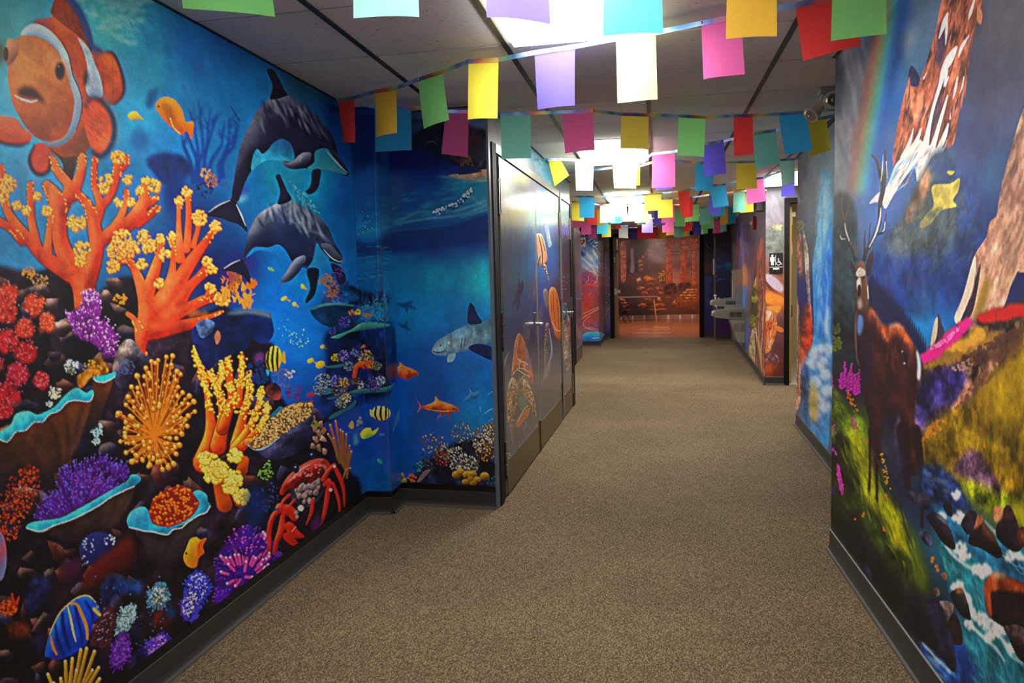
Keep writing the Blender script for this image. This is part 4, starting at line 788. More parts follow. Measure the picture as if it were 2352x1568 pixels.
def reef_tower():
    crop(450, 650, 2.613)
    # reef tower
    F([(780, 300), (1000, 240), (1180, 250), (1180, 640), (1000, 720), (880, 780), (790, 830), (745, 660), (790, 480)], (14, 40, 84), n=.25, n2=.2, soft=3)
    F([(760, 130), (800, 60), (780, 0), (830, -60), (890, -20), (960, 30), (1040, 60), (1150, 60), (1150, 140), (940, 140)], (24, 60, 100), n=.3, n2=.3, soft=2); D(scat([(770, 130), (800, 20), (860, -10), (880, 110)], 90, 4, 9), (74, 70, 128)); D(scat([(760, 60), (830, -10), (860, 40), (820, 110)], 50, 4, 8), (150, 110, 70)); D(scat([(980, 150), (1150, 60), (1150, 240), (1000, 240)], 120, 3, 9), (70, 150, 150), a=.7)
    F([(686, 165), (760, 130), (850, 126), (942, 136), (996, 180), (960, 236), (890, 300), (820, 272), (740, 238)], (18, 52, 88), n2=.15); S([(690, 160, 8), (770, 132, 14), (860, 128, 10), (945, 138, 8)], (96, 160, 150), soft=1)
    F([(806, 328), (850, 310), (930, 280), (1000, 240), (1140, 244), (1156, 262), (1060, 278), (930, 296), (860, 332)], (66, 138, 136), em=(.7, 5, (130, 190, 170), (20, 60, 80)))
    F([(700, 664), (760, 640), (800, 628), (820, 650), (790, 668), (730, 672)], (50, 110, 120)); F([(910, 660), (960, 640), (1060, 632), (1150, 624), (1190, 600), (1160, 650), (1060, 660), (960, 668)], (52, 110, 124), em=(.7, 4, (110, 170, 160), (15, 45, 70))); F([(790, 690), (860, 672), (930, 664), (960, 680), (860, 690), (800, 700)], (40, 96, 112)); F([(795, 815), (830, 780), (900, 750), (960, 700), (950, 740), (880, 780), (830, 810)], (44, 100, 112)); F([(780, 500), (850, 490), (900, 480), (890, 500), (800, 512)], (44, 100, 110))
    for x, y, r, c in ((890, 235, 36, (76, 76, 165)), (820, 290, 24, (60, 66, 140)), (935, 180, 18, (150, 110, 90)), (972, 178, 18, (225, 180, 50)), (838, 450, 26, (150, 140, 60)), (885, 440, 34, (110, 100, 170)), (950, 420, 24, (90, 100, 160)), (1020, 450, 46, (190, 165, 100)), (1050, 490, 30, (190, 120, 60)), (760, 590, 48, (130, 150, 160)), (740, 640, 40, (110, 130, 150)), (840, 590, 36, (100, 100, 170)), (860, 640, 50, (110, 105, 90)), (890, 600, 30, (170, 130, 80)), (985, 610, 26, (150, 160, 170)), (1070, 610, 44, (98, 80, 150)), (1110, 590, 30, (130, 150, 170)), (870, 720, 36, (130, 140, 130)), (900, 690, 30, (180, 170, 130)), (960, 590, 30, (90, 80, 70)), (915, 500, 30, (100, 120, 140)), (1090, 500, 26, (90, 110, 100))):
        D(disc(x, y, r, int(16 + r * 1.1), 3, 7), np.array(c) * .6); D(disc(x, y - 2, r, int(12 + r), 2, 5), np.minimum(np.array(c) * 1.15, 255))
    S([[(950, 560, 26), (965, 500, 30), (1000, 485, 26), (1050, 480, 14)], [(975, 490, 20), (1010, 510, 18)]], (206, 88, 32), em=(.9, 4, (235, 130, 60), (130, 45, 20))); D([(1025, 192, 8), (1045, 196, 9), (1010, 380, 10), (998, 388, 7)], (210, 110, 50)); S([(1015, 200, 12), (1060, 195, 6)], (214, 110, 40))
    # pier details: striped fish and small fish
    for dx in (0,):
        E(1112, 782, 56, 44, (234, 206, 110), .1, em=(.6, 5, (250, 240, 200), (160, 130, 60))); S([[(1085, 745, 10), (1078, 790, 12), (1090, 820, 8)], [(1115, 738, 10), (1110, 790, 14), (1118, 824, 8)], [(1142, 745, 8), (1142, 790, 11), (1140, 815, 7)]], (22, 26, 40)); F([(1062, 770), (1045, 760), (1050, 800), (1066, 800)], (220, 200, 120))
        F([(985, 905), (1010, 875), (1050, 870), (1062, 890), (1100, 868), (1080, 905), (1040, 930), (1000, 935)], (196, 196, 60), em=(.6, 4, (230, 230, 120), (60, 140, 120))); F([(915, 860), (935, 825), (948, 850), (940, 875)], (216, 150, 60)); D([(975, 830, 12), (985, 810, 10), (990, 835, 12), (970, 850, 9)], (120, 140, 150))
        F([(1175, 900), (1190, 830), (1215, 760), (1260, 740), (1285, 700), (1280, 760), (1235, 780), (1205, 850)], (70, 120, 165), soft=1)
    F([(950, 900), (970, 920), (975, 960), (945, 970)], (90, 150, 170), soft=2); E(1120, 910, 18, 8, (60, 130, 190)); E(1105, 1070, 12, 20, (60, 160, 150), -.7)
reef_tower()
# brain coral on its dish
F([(300, 970), (420, 985), (500, 925), (600, 855), (690, 790), (710, 745), (760, 800), (720, 900), (660, 980), (560, 1040), (460, 1060), (370, 1020)], (52, 48, 78), em=(.6, 8, (110, 110, 140), (18, 16, 30)), n2=.2); S([(310, 972, 8), (360, 1000, 12), (420, 985, 10), (500, 925, 7)], (150, 180, 200))
BC = [(322, 968), (400, 880), (460, 800), (520, 752), (600, 720), (680, 712), (706, 740), (682, 800), (600, 852), (500, 922), (420, 980), (350, 996)]
F(BC, (150, 108, 58)); D(scat(BC, 330, 5, 8), (120, 80, 42)); D(scat(BC, 330, 4, 7), (208, 170, 106)); D(scat(BC, 130, 2, 4), (240, 215, 160)); F([(440, 800), (480, 760), (500, 740), (520, 752), (470, 800)], (60, 140, 160), a=.8)
for x, y in ((720, 820), (750, 850), (770, 890), (740, 900), (710, 870), (760, 940), (720, 940), (700, 980), (740, 990), (770, 1010)): rock(x, y, 28, 20, (170, 128, 108), (222, 186, 160), 1.2)
D(disc(715, 850, 24, 20, 4, 9), (130, 130, 40))
for bx, by, tx, ty in ((860, 1040, 805, 850), (870, 1040, 838, 828), (880, 1060, 866, 880), (890, 1080, 880, 890), (900, 1090, 902, 905), (905, 1110, 922, 975), (905, 1130, 932, 1010), (850, 1000, 792, 905), (880, 1140, 925, 1110), (850, 1020, 826, 930)):
    S([(bx, by + 40, 12), ((bx + tx) / 2, (by + ty) / 2, 15), (tx, ty, 13)], (140, 92, 50), em=(1, 3, (205, 150, 95), (60, 35, 25))); D([(tx, ty, 5)], (225, 185, 130))
# crab
F([(560, 1260), (620, 1180), (720, 1130), (770, 1170), (760, 1260), (700, 1330), (620, 1340)], (58, 54, 66), n2=.2)
for x, y in inside([(590, 1250), (640, 1200), (730, 1150), (745, 1230), (700, 1310), (630, 1320)], 46): E(x, y, 11, 17, (150, 128, 128), .3, em=(.9, 3, (215, 205, 205), (60, 44, 54)))
F([(500, 1262), (520, 1205), (560, 1150), (620, 1100), (690, 1062), (760, 1052), (800, 1080), (806, 1130), (780, 1172), (730, 1170), (690, 1200), (640, 1196), (600, 1232), (550, 1240), (525, 1270)], (190, 44, 30), em=(.9, 8, (236, 120, 100), (90, 20, 20)), n2=.12); S([(560, 1190, 8), (630, 1120, 12), (690, 1085, 8)], (240, 190, 180), a=.8, soft=1); D(scat([(560, 1190), (640, 1120), (740, 1080), (760, 1130), (640, 1170)], 30, 3, 7), (240, 170, 150), a=.7); S([(730, 1090, 10), (770, 1100, 16), (785, 1140, 8)], (240, 180, 165), a=.7, soft=1)
for x, y, s in ((600, 1112, 1.2), (697, 1036, 1.0)): E(x, y, 16 * s, 25 * s, (42, 42, 62)); D([(x - 5, y - 8, 5)], (220, 220, 230))
LEG = [[(560, 1270, 18), (520, 1310, 16), (500, 1360, 8)], [(590, 1300, 18), (560, 1340, 14), (552, 1380, 6)], [(700, 1300, 22), (690, 1380, 20), (660, 1450, 8)], [(760, 1180, 26), (800, 1120, 24), (830, 1090, 22)], [(825, 1095, 24), (860, 1160, 26), (885, 1240, 20), (890, 1340, 8)], [(770, 1210, 24), (800, 1180, 22), (790, 1260, 30), (770, 1380, 24), (735, 1490, 8)], [(820, 1200, 20), (850, 1280, 20), (862, 1360, 14), (850, 1400, 6)]]
LEG += [[(436, 1600, 24), (440, 1470, 30), (470, 1390, 34), (520, 1350, 34)], [(505, 1350, 60), (565, 1370, 66), (590, 1410, 40)], [(560, 1460, 60), (590, 1500, 60), (640, 1520, 20)], [(520, 1400, 30), (510, 1480, 40), (480, 1560, 30), (470, 1620, 26)], [(545, 1520, 50), (590, 1560, 40), (620, 1570, 14)]]
S(LEG, (198, 48, 28), em=(1, 4, (244, 130, 90), (95, 22, 18))); D([(808, 1240, 12), (830, 1100, 9)], (215, 195, 190)); S([(575, 1490, 6), (600, 1460, 4)], (240, 150, 120)); D([(628, 1350, 20)], (200, 200, 205)); D([(600, 1375, 14), (605, 1400, 12)], (160, 130, 120))
fuzz([(200, 1560), (230, 1500), (290, 1465), (340, 1470), (400, 1530), (420, 1600), (300, 1640)], (80, 25, 135), (120, 40, 165), (200, 90, 190), 40, 26, 10, (310, 1680), 6)
F([(690, 1440), (730, 1400), (760, 1420), (740, 1480), (700, 1500)], (90, 40, 90), soft=3); D(scat([(360, 1150), (440, 1060), (470, 1150), (420, 1190)], 60, 3, 7), (110, 150, 70)); D(scat([(300, 1320), (460, 1180), (540, 1340), (420, 1400)], 50, 3, 8), (36, 72, 130)); F([(300, 1230), (420, 1260), (400, 1450), (320, 1500)], (16, 50, 115), soft=8, a=.8)
# ---- dolphins
crop(450, 150, 3.136)
F([(590, 940), (800, 960), (870, 1080), (700, 1020)], (30, 125, 165), soft=6, a=.8); D(scat([(660, 820), (800, 930), (900, 1080), (760, 1000)], 90, 3, 8), (120, 190, 195), a=.7)
S([(480, 690, 60), (620, 860, 60), (760, 1000, 80)], (45, 160, 180), a=.45, soft=8); E(690, 790, 90, 40, (70, 150, 165), .7, a=.5, soft=10); F([(380, 930), (300, 960), (330, 990)], (140, 190, 205), soft=3); E(330, 890, 20, 60, (95, 35, 150), a=.8, soft=5); E(380, 1420, 34, 60, (110, 30, 130), a=.8, soft=8); E(270, 1390, 34, 30, (70, 50, 150), a=.8, soft=6); E(240, 1510, 40, 40, (130, 40, 140), a=.8, soft=6)
D(disc(110, 830, 50, 50, 5, 10), (150, 105, 80)); D(disc(70, 780, 40, 26, 5, 9), (190, 150, 90)); D(disc(210, 860, 40, 30, 6, 12), (60, 110, 160), a=.7); D(disc(60, 900, 60, 30, 5, 10), (36, 50, 90))
DB, DH = (36, 37, 64), (118, 124, 140)
F([(540, 240), (650, 210), (720, 258), (800, 308), (880, 378), (940, 448), (980, 508), (1010, 588), (1022, 640), (1060, 700), (1098, 772), (1090, 802), (1040, 782), (960, 762), (880, 760), (800, 746), (700, 742), (620, 692), (520, 690), (450, 722), (400, 762), (350, 852), (302, 982), (256, 966), (274, 820), (304, 650), (340, 530), (390, 430), (440, 330)], DB, em=(1.0, 11, DH, (16, 15, 34)), n2=.06)
F([(408, 660), (440, 606), (478, 640), (520, 610), (560, 560), (620, 534), (672, 560), (702, 622), (705, 690), (640, 694), (520, 690), (450, 722), (398, 760)], (42, 126, 166), n2=.08, g=((520, 560), (500, 720), (60, 160, 190))); F([(560, 575), (620, 540), (670, 565), (690, 630), (620, 620)], (50, 105, 165), soft=4, a=.7)
F([(860, 622), (940, 602), (990, 660), (1050, 730), (1086, 788), (1040, 782), (960, 762), (880, 757), (800, 746), (850, 700)], (48, 138, 166), g=((900, 620), (960, 760), (70, 150, 165)))
streaks([(520, 260), (660, 225), (820, 330), (930, 450), (900, 520), (700, 400), (520, 420), (430, 480)], 70, 130, 15, [(150, 156, 170), (112, 118, 138), (58, 60, 90), (24, 24, 46)], 66, 9, .6, 1)
S([(420, 520, 14), (440, 420, 18), (500, 330, 10)], (110, 120, 140), a=.5, soft=3); S([(880, 480, 14), (930, 500, 16), (980, 560, 8)], (120, 124, 140), a=.55, soft=3); S([(890, 560, 8), (960, 590, 10), (1000, 600, 6)], (90, 96, 120), a=.6, soft=2); D([(905, 545, 9)], (12, 12, 22))
S([(940, 622, 5), (1000, 690, 9), (1050, 740, 8), (1092, 776, 4)], (172, 184, 190)); S([(960, 610, 8), (1015, 650, 12), (1080, 750, 6)], (96, 100, 118), a=.8, soft=1)
F([(508, 42), (532, 26), (562, 42), (602, 110), (642, 190), (655, 222), (535, 250), (552, 160), (530, 92)], (28, 28, 48), em=(.5, 6, (60, 62, 85), (14, 14, 26)))
F([(612, 684), (645, 702), (700, 690), (740, 652), (780, 630), (828, 634), (822, 682), (790, 732), (720, 752), (650, 736)], (82, 86, 110), em=(1, 6, (160, 166, 180), (24, 24, 44))); S([(760, 660, 5), (745, 700, 4)], (190, 200, 210), a=.7)
F([(838, 760), (896, 756), (892, 832), (870, 902), (820, 932), (788, 912), (812, 888), (830, 840)], (30, 34, 58), em=(.6, 5, (60, 66, 95), (14, 14, 26)))
F([(80, 1082), (140, 1020), (250, 964), (286, 980), (330, 1080), (362, 1160), (366, 1202), (310, 1152), (250, 1132), (170, 1102)], (30, 32, 54)); S([(90, 1062, 5), (160, 1012, 9), (242, 975, 6)], (165, 180, 192)); S([(290, 1006, 6), (325, 1080, 12), (356, 1158, 5)], (170, 184, 196))
F([(600, 990), (690, 978), (762, 1018), (842, 1060), (902, 1110), (952, 1170), (982, 1240), (1002, 1290), (1042, 1350), (1056, 1400), (1030, 1432), (960, 1412), (900, 1452), (820, 1472), (740, 1442), (650, 1402), (560, 1332), (450, 1312), (380, 1352), (350, 1422), (343, 1380), (358, 1290), (380, 1200), (430, 1100), (500, 1040)], (52, 62, 92), em=(1.0, 11, (142, 152, 165), (18, 20, 44)), n2=.06)
F([(640, 1180), (720, 1120), (800, 1200), (860, 1300), (840, 1400), (760, 1440), (680, 1380), (560, 1300), (480, 1260)], (30, 38, 70), soft=8, a=.7)
F([(356, 1390), (420, 1312), (520, 1314), (590, 1292), (642, 1330), (682, 1400), (700, 1440), (640, 1430), (560, 1360), (450, 1335), (385, 1372)], (32, 124, 192)); F([(868, 1282), (902, 1330), (962, 1402), (902, 1452), (800, 1476), (842, 1400)], (44, 134, 186)); F([(560, 1400), (650, 1402), (740, 1442), (820, 1472), (760, 1500), (640, 1480)], (22, 118, 190), soft=3)
streaks([(520, 1060), (690, 1000), (840, 1080), (940, 1200), (820, 1200), (640, 1120), (460, 1160)], 70, 130, 15, [(176, 186, 198), (130, 142, 160), (66, 76, 108), (30, 34, 62)], 74, 10, .6, 1)
S([(820, 1190, 12), (900, 1220, 18), (960, 1280, 8)], (150, 158, 172), a=.7, soft=2); F([(898, 1290), (960, 1288), (1012, 1340), (1052, 1390), (1040, 1432), (980, 1402), (930, 1342)], (74, 82, 106), em=(.8, 5, (130, 138, 152), (24, 26, 48))); S([(920, 1330, 5), (980, 1392, 9), (1040, 1418, 6), (1052, 1402, 4)], (176, 188, 196)); D([(868, 1256, 8)], (14, 14, 26))
F([(573, 802), (600, 788), (622, 830), (652, 900), (684, 972), (590, 1004), (606, 920), (590, 850)], (36, 38, 62), em=(.6, 5, (70, 76, 100), (16, 16, 30)))
F([(604, 1562), (640, 1510), (680, 1440), (720, 1392), (780, 1370), (788, 1410), (742, 1490), (682, 1550), (630, 1568)], (84, 94, 120), em=(1, 6, (165, 174, 188), (28, 30, 54)))
F([(188, 1476), (240, 1430), (322, 1398), (346, 1420), (382, 1500), (388, 1575), (340, 1522), (280, 1492)], (26, 30, 56)); S([(200, 1466, 5), (260, 1428, 8), (316, 1404, 4)], (175, 195, 210)); F([(798, 1474), (882, 1470), (872, 1580), (850, 1660), (795, 1715), (790, 1690), (822, 1600)], (20, 24, 50))
F([(970, 1430), (1020, 1440), (1060, 1480), (1080, 1540), (1040, 1590), (1000, 1520)], (44, 30, 78)); D(disc(1030, 1500, 40, 26, 3, 6), (110, 80, 160)); D(disc(930, 1550, 50, 40, 5, 11), (140, 116, 90)); E(540, 1470, 26, 12, (110, 160, 120), .4); S([(250, 300, 6), (310, 400, 14)], (14, 80, 140), sm=False); S([(268, 395, 6), (310, 445, 12)], (14, 80, 140), sm=False)
# hanging creases of the film
S([(1098, 560, 3), (1120, 1000, 4), (1150, 1560, 3)], (120, 175, 205), a=.5, soft=1)
main_reef = film_obj(cv, wall_left, M['print_matte'], side=-1, gain=GAIN)

# ---------------------------------------------------------------- the reef goes on behind the camera
cv = Canvas((LX, BACK), (LX, 1.45), 0.10, CEIL, 420, 220, local=True); crop(0, 0, 1)
field([(x, y, c) for x in (0, 1200, 2400, 3600, 4800) for y, c in ((60, (66, 165, 180)), (500, (55, 150, 195)), (900, (50, 135, 185)), (1250, (34, 26, 36)), (1700, (28, 20, 30)), (2300, (16, 11, 20)))])
fill([px(np.array([x, y]) + CIRC * [r * 2.6, r * .7]) for x, y, r in scat([(0, 40), (4800, 40), (4800, 260), (0, 300)], 160, 8, 26)], (165, 210, 205), a=.45, soft=1)
streaks([(0, 200), (4800, 200), (4800, 900), (0, 900)], 90, 500, 40, [(25, 130, 190), (60, 170, 205), (20, 100, 165)], 78, 6, .25, 2)
F([(-100, 1000)] + [(x, 960 + 90 * math.sin(x / 310.0) + 40 * math.sin(x / 97.0)) for x in range(0, 4700, 150)] + [(5000, 990), (5000, 2500), (-100, 2500)], (34, 24, 34), n=.15, n2=.2, soft=1)
for _ in range(330): rock(4900 * RNG.random(), 1020 + 1300 * RNG.random(), 40 + 70 * RNG.random(), 36 + 60 * RNG.random(), [(52, 38, 46), (66, 46, 44), (42, 42, 70), (76, 42, 38)][int(RNG.integers(4))], [(130, 105, 100), (165, 128, 108), (96, 104, 150)][int(RNG.integers(3))], RNG.random() * 3)
for x, T in ((3500, TREE1), (1500, TREE2), (300, TREE1), (2200, TREE1)): crop(x, 560, 1.35); coral_tree(*T)
crop(0, 0, 1)
for k in range(14):
    x = 200 + 340 * k + RNG.normal(0, 60); y = 1550 + 600 * RNG.random(); r = 110 + 80 * RNG.random()
    bc, sp, tp = [((112, 42, 125), (158, 66, 168), (216, 165, 218)), ((150, 50, 14), (216, 88, 22), (245, 150, 60)), ((74, 32, 110), (104, 50, 165), (120, 106, 220)), ((150, 108, 30), (236, 180, 50), (252, 230, 140)), ((150, 30, 46), (200, 50, 66), (240, 140, 140))][k % 5]
    fuzz([(x + r * u * math.cos(a), y + r * .8 * u * math.sin(a)) for a, u in zip(np.linspace(0, 6.28, 12)[:-1], .8 + .4 * RNG.random(11))], bc, sp, tp, 130, 46, 16, (x, y + r * .5), 11)
for k in range(16):
    x, y = 4700 * RNG.random(), 250 + 600 * RNG.random(); E(x, y, 46, 26, (228, 150, 40), .2, em=(.7, 3, (250, 205, 110), (150, 90, 30))); F([(x + 40, y), (x + 80, y - 26), (x + 80, y + 26)], (228, 150, 40))
film_obj(cv, wall_left, M['print_matte'], side=-1, gain=GAIN)
# ---------------------------------------------------------------- pier and beach wall
BEACH = [(830, 330, (12, 70, 140)), (870, 450, (14, 100, 165)), (870, 560, (20, 125, 170)), (860, 700, (15, 100, 160)), (880, 850, (10, 80, 165)), (880, 1000, (10, 80, 165)), (880, 1110, (14, 100, 170)),
         (930, 300, (8, 40, 110)), (980, 380, (8, 40, 120)), (950, 450, (12, 80, 150)), (1000, 480, (20, 95, 150)), (1060, 450, (30, 120, 165)), (1100, 470, (60, 140, 170)), (930, 540, (14, 70, 130)), (1000, 570, (10, 55, 115)), (1090, 540, (10, 50, 115)),
         (1000, 630, (26, 158, 184)), (1100, 640, (36, 180, 192)), (930, 640, (20, 120, 165)), (950, 720, (18, 120, 170)), (1060, 720, (18, 120, 175)), (1000, 820, (14, 98, 172)), (1100, 850, (18, 120, 195)), (1000, 900, (14, 92, 168)), (1100, 950, (22, 124, 180)), (960, 1000, (14, 88, 158)), (940, 1080, (14, 86, 156)), (1050, 270, (70, 100, 150)), (1110, 300, (80, 110, 150)), (1130, 800, (16, 105, 180))]
def water_line():
    crop(450, 150, 3.136)
    S([(1050, 1180, 30), (1250, 1190, 44), (1450, 1120, 50), (1700, 1060, 40), (2100, 960, 30)], (60, 150, 165), a=.5, soft=5)
    streaks([(1080, 1000), (1400, 950), (2000, 850), (2000, 1050), (1400, 1180), (1080, 1230)], 90, 120, 9, [(60, 150, 180), (110, 190, 195), (16, 80, 140)], 165, 8, .5, 1)
    F([(1060, 1230), (1250, 1275), (1400, 1205), (1700, 1170), (1900, 1130), (2110, 1065), (2110, 1260), (1700, 1330), (1400, 1360), (1060, 1400)], (10, 48, 104), soft=3, a=.85); S([(1060, 1228, 8), (1250, 1272, 10), (1400, 1202, 8), (1700, 1168, 7), (1900, 1128, 7), (2110, 1063, 6)], (24, 110, 150), a=.8, soft=1)
    streaks([(1100, 1300), (1400, 1300), (1400, 1560), (1100, 1560)], 40, 90, 9, [(30, 120, 160), (70, 160, 180), (12, 60, 110)], 0, 8, .5)
    D(disc(1200, 1130, 110, 16, 3, 7), (150, 190, 190), a=.6)
def shark_fry():
    crop(450, 650, 2.613)
    for q in ([(1205, 130), (1260, 118), (1310, 108), (1295, 128), (1330, 162), (1280, 150), (1270, 182), (1250, 150)], [(1205, 240), (1250, 250), (1275, 225), (1270, 258), (1295, 290), (1250, 272)]): F(q, (20, 70, 120), soft=1, a=.85)
cv = Canvas(P1, P2, 0.10, CEIL, 60, 420); field(BEACH); water_line(); reef_tower(); shark_fry()
crop(450, 150, 3.136); S([(1290, 560, 3), (1300, 1000, 5), (1320, 1560, 4)], (120, 175, 205), a=.6, soft=1); crop(450, 650, 2.613); S([(1150, 0, 4), (1190, 500, 5), (1200, 1200, 4)], (90, 150, 200), a=.5, soft=2); D(disc(880, 1180, 60, 30, 3, 8), (60, 110, 170))
film_obj(cv, wall_left, M['print_satin'], side=-1, gain=GAIN)
cv = Canvas(P2, P3, 0.10, CEIL, 40, 420); field(BEACH); water_line(); reef_tower(); shark_fry()
film_obj(cv, wall_left, M['print_satin'], side=-1, gain=GAIN)
cv = Canvas(P3, P4, 0.10, CEIL, 210, 520); field(BEACH)
crop(450, 150, 3.136)
F([(1400, 250), (2110, 230), (2110, 560), (1900, 480), (1700, 470), (1400, 520)], (84, 112, 154), soft=8, n=.15); streaks([(1900, 350), (2100, 300), (2100, 520)], 20, 90, 20, [(130, 150, 175), (90, 115, 155)], 10, 15, .5, 3)
F([(1380, 560), (1560, 520), (1660, 440), (1780, 400), (1900, 400), (2000, 450), (2110, 500), (2110, 760), (1950, 775), (1800, 700), (1600, 640), (1400, 660)], (34, 36, 52), n=.2, n2=.25, soft=2); F([(1380, 640), (1560, 600), (1700, 640), (1850, 720), (2050, 762), (1900, 790), (1700, 760), (1400, 760)], (8, 32, 112), soft=4, n=.1)
D(scat([(1800, 480), (1950, 470), (2080, 540), (2080, 680), (1900, 620)], 130, 6, 14), (50, 50, 44)); D(scat([(1820, 640), (1960, 640), (2020, 720), (1900, 720)], 60, 5, 11), (92, 86, 40)); D(scat([(1600, 500), (1700, 470), (1720, 560), (1600, 600)], 60, 6, 12), (26, 36, 60)); S([(1670, 560, 5), (1710, 550, 6), (1740, 575, 5)], (130, 140, 155), a=.7)
F([(1820, 796), (1920, 780), (2010, 768), (2110, 752), (2110, 836), (2000, 832), (1900, 818)], (200, 160, 132), n2=.06); F([(1900, 755), (2050, 762), (2030, 775), (1900, 790)], (14, 40, 90))
F([(1780, 820), (1950, 830), (2110, 830), (2110, 960), (1900, 900)], (50, 140, 160), soft=5, a=.8); S([[(1740, 800, 4), (1850, 812, 8), (1950, 832, 6)], [(1850, 850, 3), (2000, 840, 7), (2110, 835, 5)]], (190, 210, 205), a=.8, soft=1)
water_line()
D(scat([(1700, 1060), (1900, 970), (1985, 880), (1990, 930), (1900, 1010), (1740, 1080)], 70, 4, 10), (196, 214, 210), a=.9); D(scat([(1700, 1080), (1900, 990), (1990, 910), (1980, 960), (1880, 1040)], 40, 4, 9), (18, 60, 104), a=.8)
S([[(1400, 1150, 5), (1650, 1110, 10), (1900, 1080, 8), (2110, 1010, 8)], [(1850, 1060, 6), (2000, 1010, 10), (2110, 970, 7)], [(1900, 1100, 4), (2110, 1040, 8)], [(1980, 940, 5), (2050, 1000, 7), (2110, 1000, 6)], [(1480, 1120, 4), (1600, 1060, 8), (1720, 1060, 5)]], (170, 205, 200), a=.65, soft=1)
shark_fry()
F([(1420, 402), (1448, 352), (1530, 300), (1640, 250), (1720, 232), (1800, 222), (1830, 330), (1720, 372), (1640, 402), (1560, 422), (1480, 437), (1430, 427)], (72, 112, 134), g=((1600, 250), (1620, 420), (176, 204, 210)), em=(.6, 6, (110, 150, 165), (40, 80, 110)), n2=.08)
F([(1640, 246), (1634, 180), (1646, 123), (1668, 136), (1692, 190), (1718, 242)], (24, 48, 82)); F([(1638, 392), (1700, 366), (1800, 398), (1800, 466), (1720, 442)], (20, 48, 100), n2=.15); F([(1518, 430), (1562, 424), (1545, 470), (1512, 474)], (140, 180, 190)); S([(1424, 412, 4), (1460, 418, 6), (1500, 408, 4)], (30, 40, 60)); D([(1470, 376, 5)], (15, 20, 30)); S([[(1620, 330, 4), (1612, 380, 5)], [(1600, 335, 4), (1592, 385, 5)]], (50, 90, 115)); D([(1520, 360, 8)], (215, 225, 225))
for q, c in (([(1180, 522), (1200, 512), (1220, 500), (1226, 474), (1250, 496), (1310, 520), (1342, 550), (1300, 566), (1270, 582), (1250, 570), (1210, 562), (1186, 546)], (204, 100, 50)), ([(1318, 688), (1350, 730), (1372, 736), (1432, 712), (1440, 678), (1468, 706), (1552, 735), (1582, 766), (1530, 782), (1520, 816), (1500, 782), (1450, 812), (1470, 776), (1400, 766), (1360, 750), (1330, 778), (1345, 738)], (216, 106, 40))):
    F(q, c, em=(.8, 4, (246, 170, 100), (120, 40, 22)), n2=.1)
S([(1380, 756, 4), (1470, 770, 6), (1560, 768, 4)], (236, 190, 150), a=.7); D([(1548, 756, 5), (1322, 548, 4)], (30, 20, 20))
F([(1596, 712), (1640, 672), (1645, 636), (1668, 660), (1700, 646), (1690, 688), (1650, 700), (1660, 726), (1635, 708)], (58, 130, 186), em=(.6, 3, (120, 180, 215), (20, 70, 130))); S([[(1755, 670, 3), (1800, 640, 6)], [(1725, 795, 3), (1760, 765, 6), (1810, 748, 4)], [(1705, 740, 3), (1712, 770, 5)], [(1750, 830, 3), (1800, 810, 5)]], (130, 185, 205), a=.8)
F([(1185, 1230), (1290, 1170), (1380, 1085), (1450, 1010), (1560, 960), (1680, 930), (1830, 886), (1840, 1260), (1200, 1260)], (24, 30, 46), n=.2, n2=.3, soft=3)
for x, y, r, n, c in ((1420, 960, 70, 30, (190, 165, 110)), (1600, 900, 70, 34, (180, 170, 120)), (1740, 930, 80, 90, (196, 168, 110)), (1720, 960, 60, 60, (226, 216, 196)), (1560, 1050, 70, 80, (214, 208, 196)), (1500, 1010, 50, 40, (170, 170, 150)), (1650, 1090, 50, 60, (176, 172, 160)), (1480, 1050, 50, 40, (170, 80, 50)), (1740, 1010, 60, 40, (190, 140, 70)), (1380, 1090, 50, 30, (80, 90, 60)), (1340, 1100, 30, 30, (70, 140, 150)), (1780, 880, 40, 30, (220, 190, 140))): D(disc(x, y, r, n, 3, 8), np.array(c) * .5); D(disc(x, y, r, n, 2, 6), c)
S([[(1440, 1060, 3), (1430, 990, 3), (1410, 930, 3)], [(1600, 1000, 3), (1610, 930, 3), (1650, 870, 3)], [(1540, 1000, 3), (1560, 930, 3), (1560, 880, 3)]], (70, 80, 70)); F([(1330, 1190), (1370, 1130), (1410, 1120), (1390, 1150), (1350, 1190)], (130, 110, 110))
for x, y, r in ((1565, 1150, 26), (1590, 1135, 26), (1630, 1150, 26), (1660, 1150, 28), (1735, 1160, 28), (1620, 1195, 22), (1665, 1200, 22), (1690, 1180, 22), (1650, 1175, 18)): E(x, y, r, r * .9, (172, 132, 46), em=(1, 4, (230, 192, 96), (90, 64, 20)))
for x, y, r in ((1240, 1160, 14), (1225, 1180, 14), (1255, 1190, 14), (1235, 1200, 12), (1215, 1210, 10)): E(x, y, r, r * 1.6, (150, 140, 44), em=(1, 3, (205, 195, 90), (70, 60, 20)))
D(disc(1300, 1170, 24, 24, 4, 8), (206, 104, 52)); D(disc(1790, 1190, 40, 20, 5, 10), (60, 90, 110)); E(1650, 1225, 240, 12, (20, 20, 26), a=.6, soft=3)
film_obj(cv, wall_beach, M['print_satin'], side=-1, gain=GAIN)

